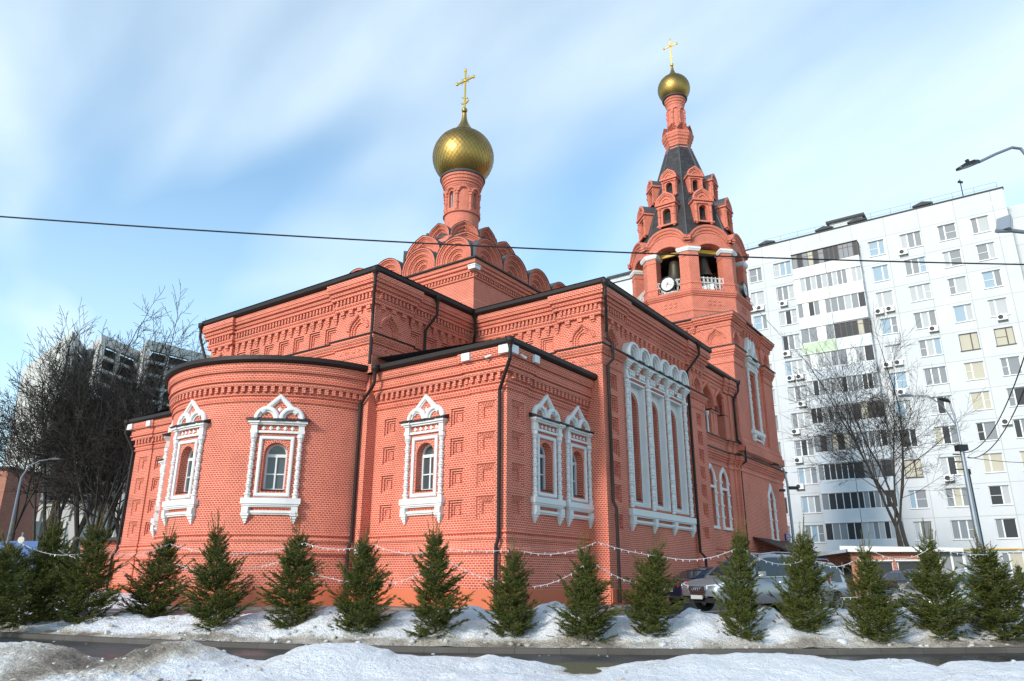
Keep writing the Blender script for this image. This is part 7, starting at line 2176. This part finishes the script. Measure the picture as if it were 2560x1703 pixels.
# ================================================================ parked cars
def paint(name, col, rough=.28, metal=.6):
    mt = plain(name, col, rough, metal, .06, 1.5)
    b = mt.node_tree.nodes['Principled BSDF']; b.inputs['Coat Weight'].default_value = .6; b.inputs['Coat Roughness'].default_value = .12
    return mt
M['carglass'] = glass_mat('tinted car glass', (.02, .025, .03), .03)
M['tyre'] = plain('black rubber', (.018, .018, .018), .85)
M['alloy'] = plain('alloy wheel', (.45, .46, .48), .3, .8)
M['chrome'] = plain('chrome', (.7, .7, .72), .15, 1.0, .02)
M['redlamp'] = plain('red tail lamp', (.35, .012, .012), .2)
M['headlamp'] = plain('clear headlamp', (.62, .66, .70), .12, .2)
M['plate'] = plain('dusty number plate', (.42, .42, .40), .6)
M['plastic'] = plain('black plastic trim', (.018, .018, .020), .75, spec=.2)
def car(label, loc, heading, mat, L=5.0, W=1.95, H=1.74, style='suv', spare=False, grille=True, rails=True):
    """x forward, y left; lofted shell with wheel arches, glass house, lamps"""
    t = thing('parked_car', label, 'car', loc, 'cars parked beside the church', heading); LOCAL_ROOTS.append(t)
    hw = W / 2
    if style == 'suv':
        # stations: x, sill z, shoulder z, half width factor
        st = [(-.5, .50, .92, .80), (-.485, .34, 1.0, .90), (-.44, .30, 1.06, .97), (-.30, .27, 1.07, 1.0), (0, .27, 1.03, 1.0), (.16, .27, 1.01, 1.0), (.30, .28, .99, .99), (.42, .30, .93, .95), (.475, .34, .84, .87), (.5, .48, .74, .74)]
        roof = [(-.47, .03), (-.43, .60), (-.36, .93), (-.2, 1.0), (0, 1.0), (.08, .97), (.20, .48), (.29, .0)]
    elif style == 'wagon':
        st = [(-.5, .45, .86, .82), (-.485, .32, .92, .91), (-.44, .27, .96, .97), (-.30, .23, .95, 1.0), (0, .23, .91, 1.0), (.16, .23, .89, 1.0), (.30, .24, .86, .98), (.42, .27, .78, .93), (.475, .30, .70, .84), (.5, .42, .62, .70)]
        roof = [(-.485, .02), (-.42, .72), (-.33, .97), (-.15, 1.0), (.02, .97), (.10, .85), (.22, .35), (.30, .0)]
    else:
        st = [(-.5, .45, .84, .80), (-.485, .32, .94, .90), (-.40, .27, .98, .97), (-.28, .23, .94, 1.0), (0, .23, .90, 1.0), (.16, .23, .88, 1.0), (.30, .24, .84, .98), (.42, .27, .76, .92), (.475, .30, .68, .83), (.5, .42, .60, .70)]
        roof = [(-.36, .0), (-.24, .72), (-.14, .97), (-.02, 1.0), (.08, .88), (.20, .40), (.28, .0)]
    def ring(z0, z1, w):
        # half section from sill to centre line of the deck
        return [(w * .93, z0), (w * .99, z0 + .12), (w, z0 + (z1 - z0) * .45), (w * .985, z0 + (z1 - z0) * .72), (w * .95, z1 - .03), (w * .86, z1 + .015), (w * .5, z1 + .05), (0, z1 + .06)]
    body = MB(); body.sm = True
    # dense stations for a clean shell
    def sti(x):
        for i in range(len(st) - 1):
            if st[i][0] <= x <= st[i + 1][0]:
                q = (x - st[i][0]) / (st[i + 1][0] - st[i][0]); return [st[i][k] + q * (st[i + 1][k] - st[i][k]) for k in range(4)]
        return list(st[-1])
    xs = sorted(set([s[0] for s in st] + [-.5 + k / 40 for k in range(41)]))
    wheels = (-.30, .305); wr = .36 if style == 'suv' else .32
    rows = []
    for x in xs:
        _, z0, z1, f = sti(x); rr = ring(z0, z1, hw * f)
        # lift the sill over the wheels
        for wx in wheels:
            dx_ = abs((x - wx) * L)
            if dx_ < wr + .06:
                zl = .36 + math.sqrt((wr + .06) ** 2 - dx_ ** 2)
                rr = [(y, max(z, zl - .03 + .01 * k)) if k < 5 else (y, z) for k, (y, z) in enumerate(rr)]
        rows.append([(x * L, y, z) for y, z in rr])
    for i in range(len(rows) - 1):
        for k in range(len(rows[0]) - 1):
            a, b, c, d = rows[i][k], rows[i + 1][k], rows[i + 1][k + 1], rows[i][k + 1]
            body.poly([a, d, c, b]); m_ = lambda p: (p[0], -p[1], p[2]); body.poly([m_(a), m_(b), m_(c), m_(d)])
    for rw_, rv in ((rows[0], False), (rows[-1], True)):
        lp = rw_ + [(p[0], -p[1], p[2]) for p in rw_[::-1]]; body.poly(lp, rev=not rv)
    # roof and pillars
    belt = lambda x: sti(x)[2]
    rz = lambda f, x: belt(x) + .03 + (H - belt(x) - .03) * f
    R2 = []
    for x, f in roof:
        w = hw * sti(x)[3]; z = rz(f, x); wt = w * (.90 - .20 * f)
        R2.append([(x * L, w * .90, belt(x) - .01), (x * L, wt + .02, z - .05 * (f > .5)), (x * L, wt * .86, z + .0), (x * L, wt * .4, z + .03 * (f > .9)), (x * L, 0, z + .035 * (f > .9))])
    for i in range(len(R2) - 1):
        for k in (1, 2, 3):
            a, b, c, d = R2[i][k], R2[i + 1][k], R2[i + 1][k + 1], R2[i][k + 1]
            body.poly([a, d, c, b]); body.poly([m_(a), m_(b), m_(c), m_(d)])
        a, b, c, d = R2[i][0], R2[i + 1][0], R2[i + 1][1], R2[i][1]
        body.poly([a, d, c, b]); body.poly([m_(a), m_(b), m_(c), m_(d)])
    bo = body.build('body', mat, t, smooth=True)
    # glass
    def side_glass(x0, x1, s):
        g = MB(); pts = []
        def top(x):
            for i in range(len(roof) - 1):
                if roof[i][0] <= x <= roof[i + 1][0]:
                    q = (x - roof[i][0]) / (roof[i + 1][0] - roof[i][0]); return roof[i][1] + q * (roof[i + 1][1] - roof[i][1])
            return 0
        n = 6; lo = []; hi = []
        for k in range(n + 1):
            x = x0 + (x1 - x0) * k / n; w = hw * sti(x)[3]; f = max(.0, top(x) - .13); zb = belt(x) + .05
            zt = max(zb + .01, rz(f, x)); ft = (zt - belt(x)) / (H - belt(x))
            ww = lambda ff: w * .90 + (w * (.90 - .20 * 1) + .02 - w * .90) * ff + .012
            lo.append((x * L, s * ww(.05), zb)); hi.append((x * L, s * ww(ft * top(x) / max(.01, top(x))), zt))
        for k in range(n): g.poly([lo[k], lo[k + 1], hi[k + 1], hi[k]], rev=s > 0)
        return g.build('side_window', M['carglass'], t)
    cuts = {'suv': [(-.40, -.235), (-.225, -.055), (-.045, .17)], 'wagon': [(-.41, -.235), (-.225, -.055), (-.045, .18)], 'sedan': [(-.27, -.12), (-.11, .03), (.04, .19)]}[style]
    for s in (-1, 1):
        for x0, x1 in cuts: side_glass(x0, x1, s)
    def cross_glass(i0, i1, f0, f1, name, out):
        (xa, fa), (xb, fb) = roof[i0], roof[i1]
        g = MB(); r0, r1 = R2[i0], R2[i1]
        A = [Vector(r0[2]).lerp(Vector(r1[2]), f0), Vector(r0[4]).lerp(Vector(r1[4]), f0)]; B = [Vector(r0[2]).lerp(Vector(r1[2]), f1), Vector(r0[4]).lerp(Vector(r1[4]), f1)]
        o = Vector((out * .015, 0, .012))
        P = [A[0] + o, A[1] + o, B[1] + o, B[0] + o]
        g.poly([tuple(p) for p in P]); g.poly([(p.x, -p.y, p.z) for p in P][::-1])
        return g.build(name, M['carglass'], t)
    cross_glass(len(roof) - 3, len(roof) - 2, .05, .95, 'windscreen', 1); cross_glass(len(roof) - 2, len(roof) - 1, .0, .8, 'windscreen', 1)
    cross_glass(0, 1, .1, .95, 'rear_window', -1); cross_glass(1, 2, .05, .6, 'rear_window', -1)
    # wheels
    for wx in wheels:
        for s in (-1, 1):
            T = lambda x, d, z, wx=wx, s=s: (wx * L + x, s * (hw - .02 + d), z)
            w = MB()
            def wl_(prof, mb_):
                n = 24
                for i in range(n):
                    a, b = 2 * pi * i / n, 2 * pi * (i + 1) / n
                    for k in range(len(prof) - 1):
                        (r0, d0), (r1, d1) = prof[k], prof[k + 1]
                        P = [(r0 * cos(a), d0, .36 + r0 * sin(a)), (r0 * cos(b), d0, .36 + r0 * sin(b)), (r1 * cos(b), d1, .36 + r1 * sin(b)), (r1 * cos(a), d1, .36 + r1 * sin(a))]
                        mb_.poly([T(*p) for p in P])
            wl_([(wr * .66, -.22), (wr, -.22), (wr, -.03), (wr * .94, .0), (wr * .66, .0)], w)
            wo = w.build('wheel', M['tyre'], t)
            r = MB(); wl_([(wr * .66, -.005), (wr * .60, -.03)], r)
            for k in range(5):
                a = 2 * pi * k / 5; ca, sa = cos(a), sin(a)
                P = [(ca * .06 - sa * .05, -.02, .36 + sa * .06 + ca * .05), (ca * .06 + sa * .05, -.02, .36 + sa * .06 - ca * .05), (ca * wr * .63 + sa * .04, -.02, .36 + sa * wr * .63 - ca * .04), (ca * wr * .63 - sa * .04, -.02, .36 + sa * wr * .63 + ca * .04)]
                r.poly([T(*p) for p in P])
            wl_([(.08, -.015), (0.001, -.01)], r); r.build('rim', M['alloy'], wo)
    # lamps, grille, plates, mirrors
    for s in (-1, 1):
        x, z0, z1, f = sti(.475); w = hw * f
        g = MB(); y0, y1 = s * w * .52, s * (w * 1.01)
        xf = .5 * L
        q = [(xf + .012, s * hw * .42, z1 - .155), (xf - .10, s * hw * .87, z1 - .12), (xf - .34, s * hw * .965, z1 - .03), (xf - .30, s * hw * .93, z1 + .05), (xf - .09, s * hw * .82, z1 + .0), (xf + .014, s * hw * .42, z1 - .045)]
        g.poly(q, rev=s < 0); g.poly([(p[0] - .05, p[1] * .98, p[2]) for p in q], rev=s > 0)
        for i in range(6):
            a, b = q[i], q[(i + 1) % 6]; g.poly([a, b, (b[0] - .05, b[1] * .98, b[2]), (a[0] - .05, a[1] * .98, a[2])], rev=s > 0)
        g.build('headlight', M['headlamp'], t)
        xr = -.5 * L; zb = sti(-.485)[2]
        g = MB(); q = [(xr - .012, s * hw * .60, zb - .22), (xr + .05, s * hw * .90, zb - .22), (xr + .26, s * hw * .985, zb - .14), (xr + .24, s * hw * .96, zb + .02), (xr + .05, s * hw * .88, zb + (.18 if style == 'suv' else .02)), (xr - .012, s * hw * .62, zb - .02)]
        g.poly(q, rev=s > 0); g.build('tail_light', M['redlamp'], t)
        x, z0, z1, f = sti(.17); g = MB(); c = Vector((.165 * L, s * (hw + .10), z1 + .14)); obox(g, c, Vector((1, 0, 0)), Vector((0, 1, 0)), Vector((0, 0, 1)), .06, .10, .07); g.build('wing_mirror', mat, t)
    x, z0, z1, f = sti(.5)
    g = MB(); xf = .5 * L + .02
    gz0, gz1 = z0 - .05, z1 + .02
    go = [(xf - .0, -hw * .36, gz1), (xf + .015, -hw * .40, (gz0 + gz1) / 2 + .05), (xf, -hw * .26, gz0), (xf, hw * .26, gz0), (xf + .015, hw * .40, (gz0 + gz1) / 2 + .05), (xf, hw * .36, gz1)]
    g.poly(go); gb = g.build('grille', M['plastic'], t)
    g = MB()
    for k in range(6):
        z = gz0 + (gz1 - gz0) * (k + .7) / 6.6; g.box(-hw * .33, hw * .33, 0, 0, z, z) if False else None
        g.poly([(xf + .025, -hw * .34, z - .008), (xf + .025, hw * .34, z - .008), (xf + .025, hw * .34, z + .008), (xf + .025, -hw * .34, z + .008)])
    loop = go + [go[0]]
    g.tube(loop, .016, 6); g.build('grille_bars', M['chrome'], gb)
    if grille:
        e = MB()
        for k in range(4):
            c = (k - 1.5) * .085; pts = [(xf + .04, c + .055 * cos(a), (gz0 + gz1) / 2 + .10 + .055 * sin(a)) for a in [2 * pi * j / 16 for j in range(17)]]
            e.tube(pts, .008, 5, caps=False)
        e.build('ring_emblem', M['chrome'], gb)
    g = MB(); obox(g, Vector((xf + .03, 0, z0 - .03)), Vector((1, 0, 0)), Vector((0, 1, 0)), Vector((0, 0, 1)), .008, .26, .056); g.build('number_plate', M['plate'], t)
    g = MB(); obox(g, Vector((-.5 * L - .012, 0, .62)), Vector((1, 0, 0)), Vector((0, 1, 0)), Vector((0, 0, 1)), .008, .26, .056); g.build('number_plate', M['plate'], t)
    for xx, zz, w in ((.47, .36, .86), (-.478, .40, .9)):
        g = MB(); f = sti(xx)[3]; obox(g, Vector((xx * L, 0, zz)), Vector((1, 0, 0)), Vector((0, 1, 0)), Vector((0, 0, 1)), .06, hw * w * .9, .07)
        g.build('bumper_trim', M['plastic'], t)
    if rails:
        for s in (-1, 1):
            g = MB(); y = s * hw * .62; g.tube([(-.33 * L, y, H + .0), (-.31 * L, y, H + .06), (-.05 * L, y, H + .075), (.07 * L, y, H + .01)], .02, 6); g.build('roof_rail', M['chrome'], t)
    for s in (-1, 1):   # bright strip round the side windows and door handles
        g = MB(); pts = []
        for k in range(13):
            x = cuts[0][0] + (cuts[-1][1] - cuts[0][0]) * k / 12; w = hw * sti(x)[3]; pts.append((x * L, s * (w * .90 + .02), belt(x) + .035))
        g.tube(pts, .012, 5); g.build('window_trim', M['chrome'], t)
        for x in (-.20, -.02):
            h = MB(); w = hw * sti(x)[3]; obox(h, Vector((x * L, s * (w * .985), belt(x) - .13)), Vector((1, 0, 0)), Vector((0, 1, 0)), Vector((0, 0, 1)), .09, .02, .018); h.build('door_handle', M['chrome'], t)
    if spare:
        g = MB(); c = Vector((-.5 * L - .14, -.22, .98)); n = 24
        pr_ = [(0, -.17), (.30, -.17), (.35, -.13), (.355, .10), (.0, .12)]
        for i in range(n):
            a, b = 2 * pi * i / n, 2 * pi * (i + 1) / n
            for k in range(len(pr_) - 1):
                (r0, d0), (r1, d1) = pr_[k], pr_[k + 1]
                P = [(c.x + d0, c.y + r0 * cos(a), c.z + r0 * sin(a)), (c.x + d0, c.y + r0 * cos(b), c.z + r0 * sin(b)), (c.x + d1, c.y + r1 * cos(b), c.z + r1 * sin(b)), (c.x + d1, c.y + r1 * cos(a), c.z + r1 * sin(a))]
                if r0 == 0: P = [P[0], P[2], P[3]]
                if r1 == 0: P = P[:3]
                g.poly(P)
        so = g.build('spare_wheel_cover', mat, t); g = MB(); n = 24
        g.tube([(c.x - .12, c.y + .352 * cos(a), c.z + .352 * sin(a)) for a in [2 * pi * j / 28 for j in range(29)]], .02, 5, caps=False); g.build('chrome_band', M['chrome'], so)
    return t
def put_car(label, u, v, a, turn, mat, **k):
    """turn: degrees the nose swings from picture-left towards the camera"""
    p = at_a(u, v, a); h = -RTH * cos(radians(turn)) - FWH * sin(radians(turn))
    b = toab(p.x, p.y)[1]
    return car(label, (p.x, p.y, p.z), atan2(h.y, h.x), mat, **k)
zg = lambda a, b: ground_z(a, b)
put_car('silver grey SUV with a big chrome grille parked nose left beside the transept', 1900, 1528, 25.0, 27, paint('silver grey paint', (.26, .27, .29)), L=5.05, W=1.97, H=1.74)
put_car('dark blue saloon mostly hidden behind the silver grey SUV', 1800, 1517, 29.5, 205, paint('dark blue paint', (.012, .016, .05)), L=4.7, W=1.82, H=1.42, style='sedan', grille=False, rails=False)
put_car('light silver off-roader with a spare wheel on its tail', 1985, 1530, 29.5, 28, paint('pale silver paint', (.40, .41, .43)), L=4.7, W=1.9, H=1.86, spare=True, grille=False)
put_car('bright blue hatchback behind the spruces at the right', 2285, 1531, 30.0, 40, paint('bright blue paint', (.012, .03, .16)), L=4.3, W=1.78, H=1.56, style='wagon', grille=False, rails=False)
put_car('beige estate car with roof rails at the right', 2372, 1548, 25.5, 36, paint('champagne beige paint', (.40, .37, .33)), L=4.6, W=1.76, H=1.48, style='wagon', grille=False)
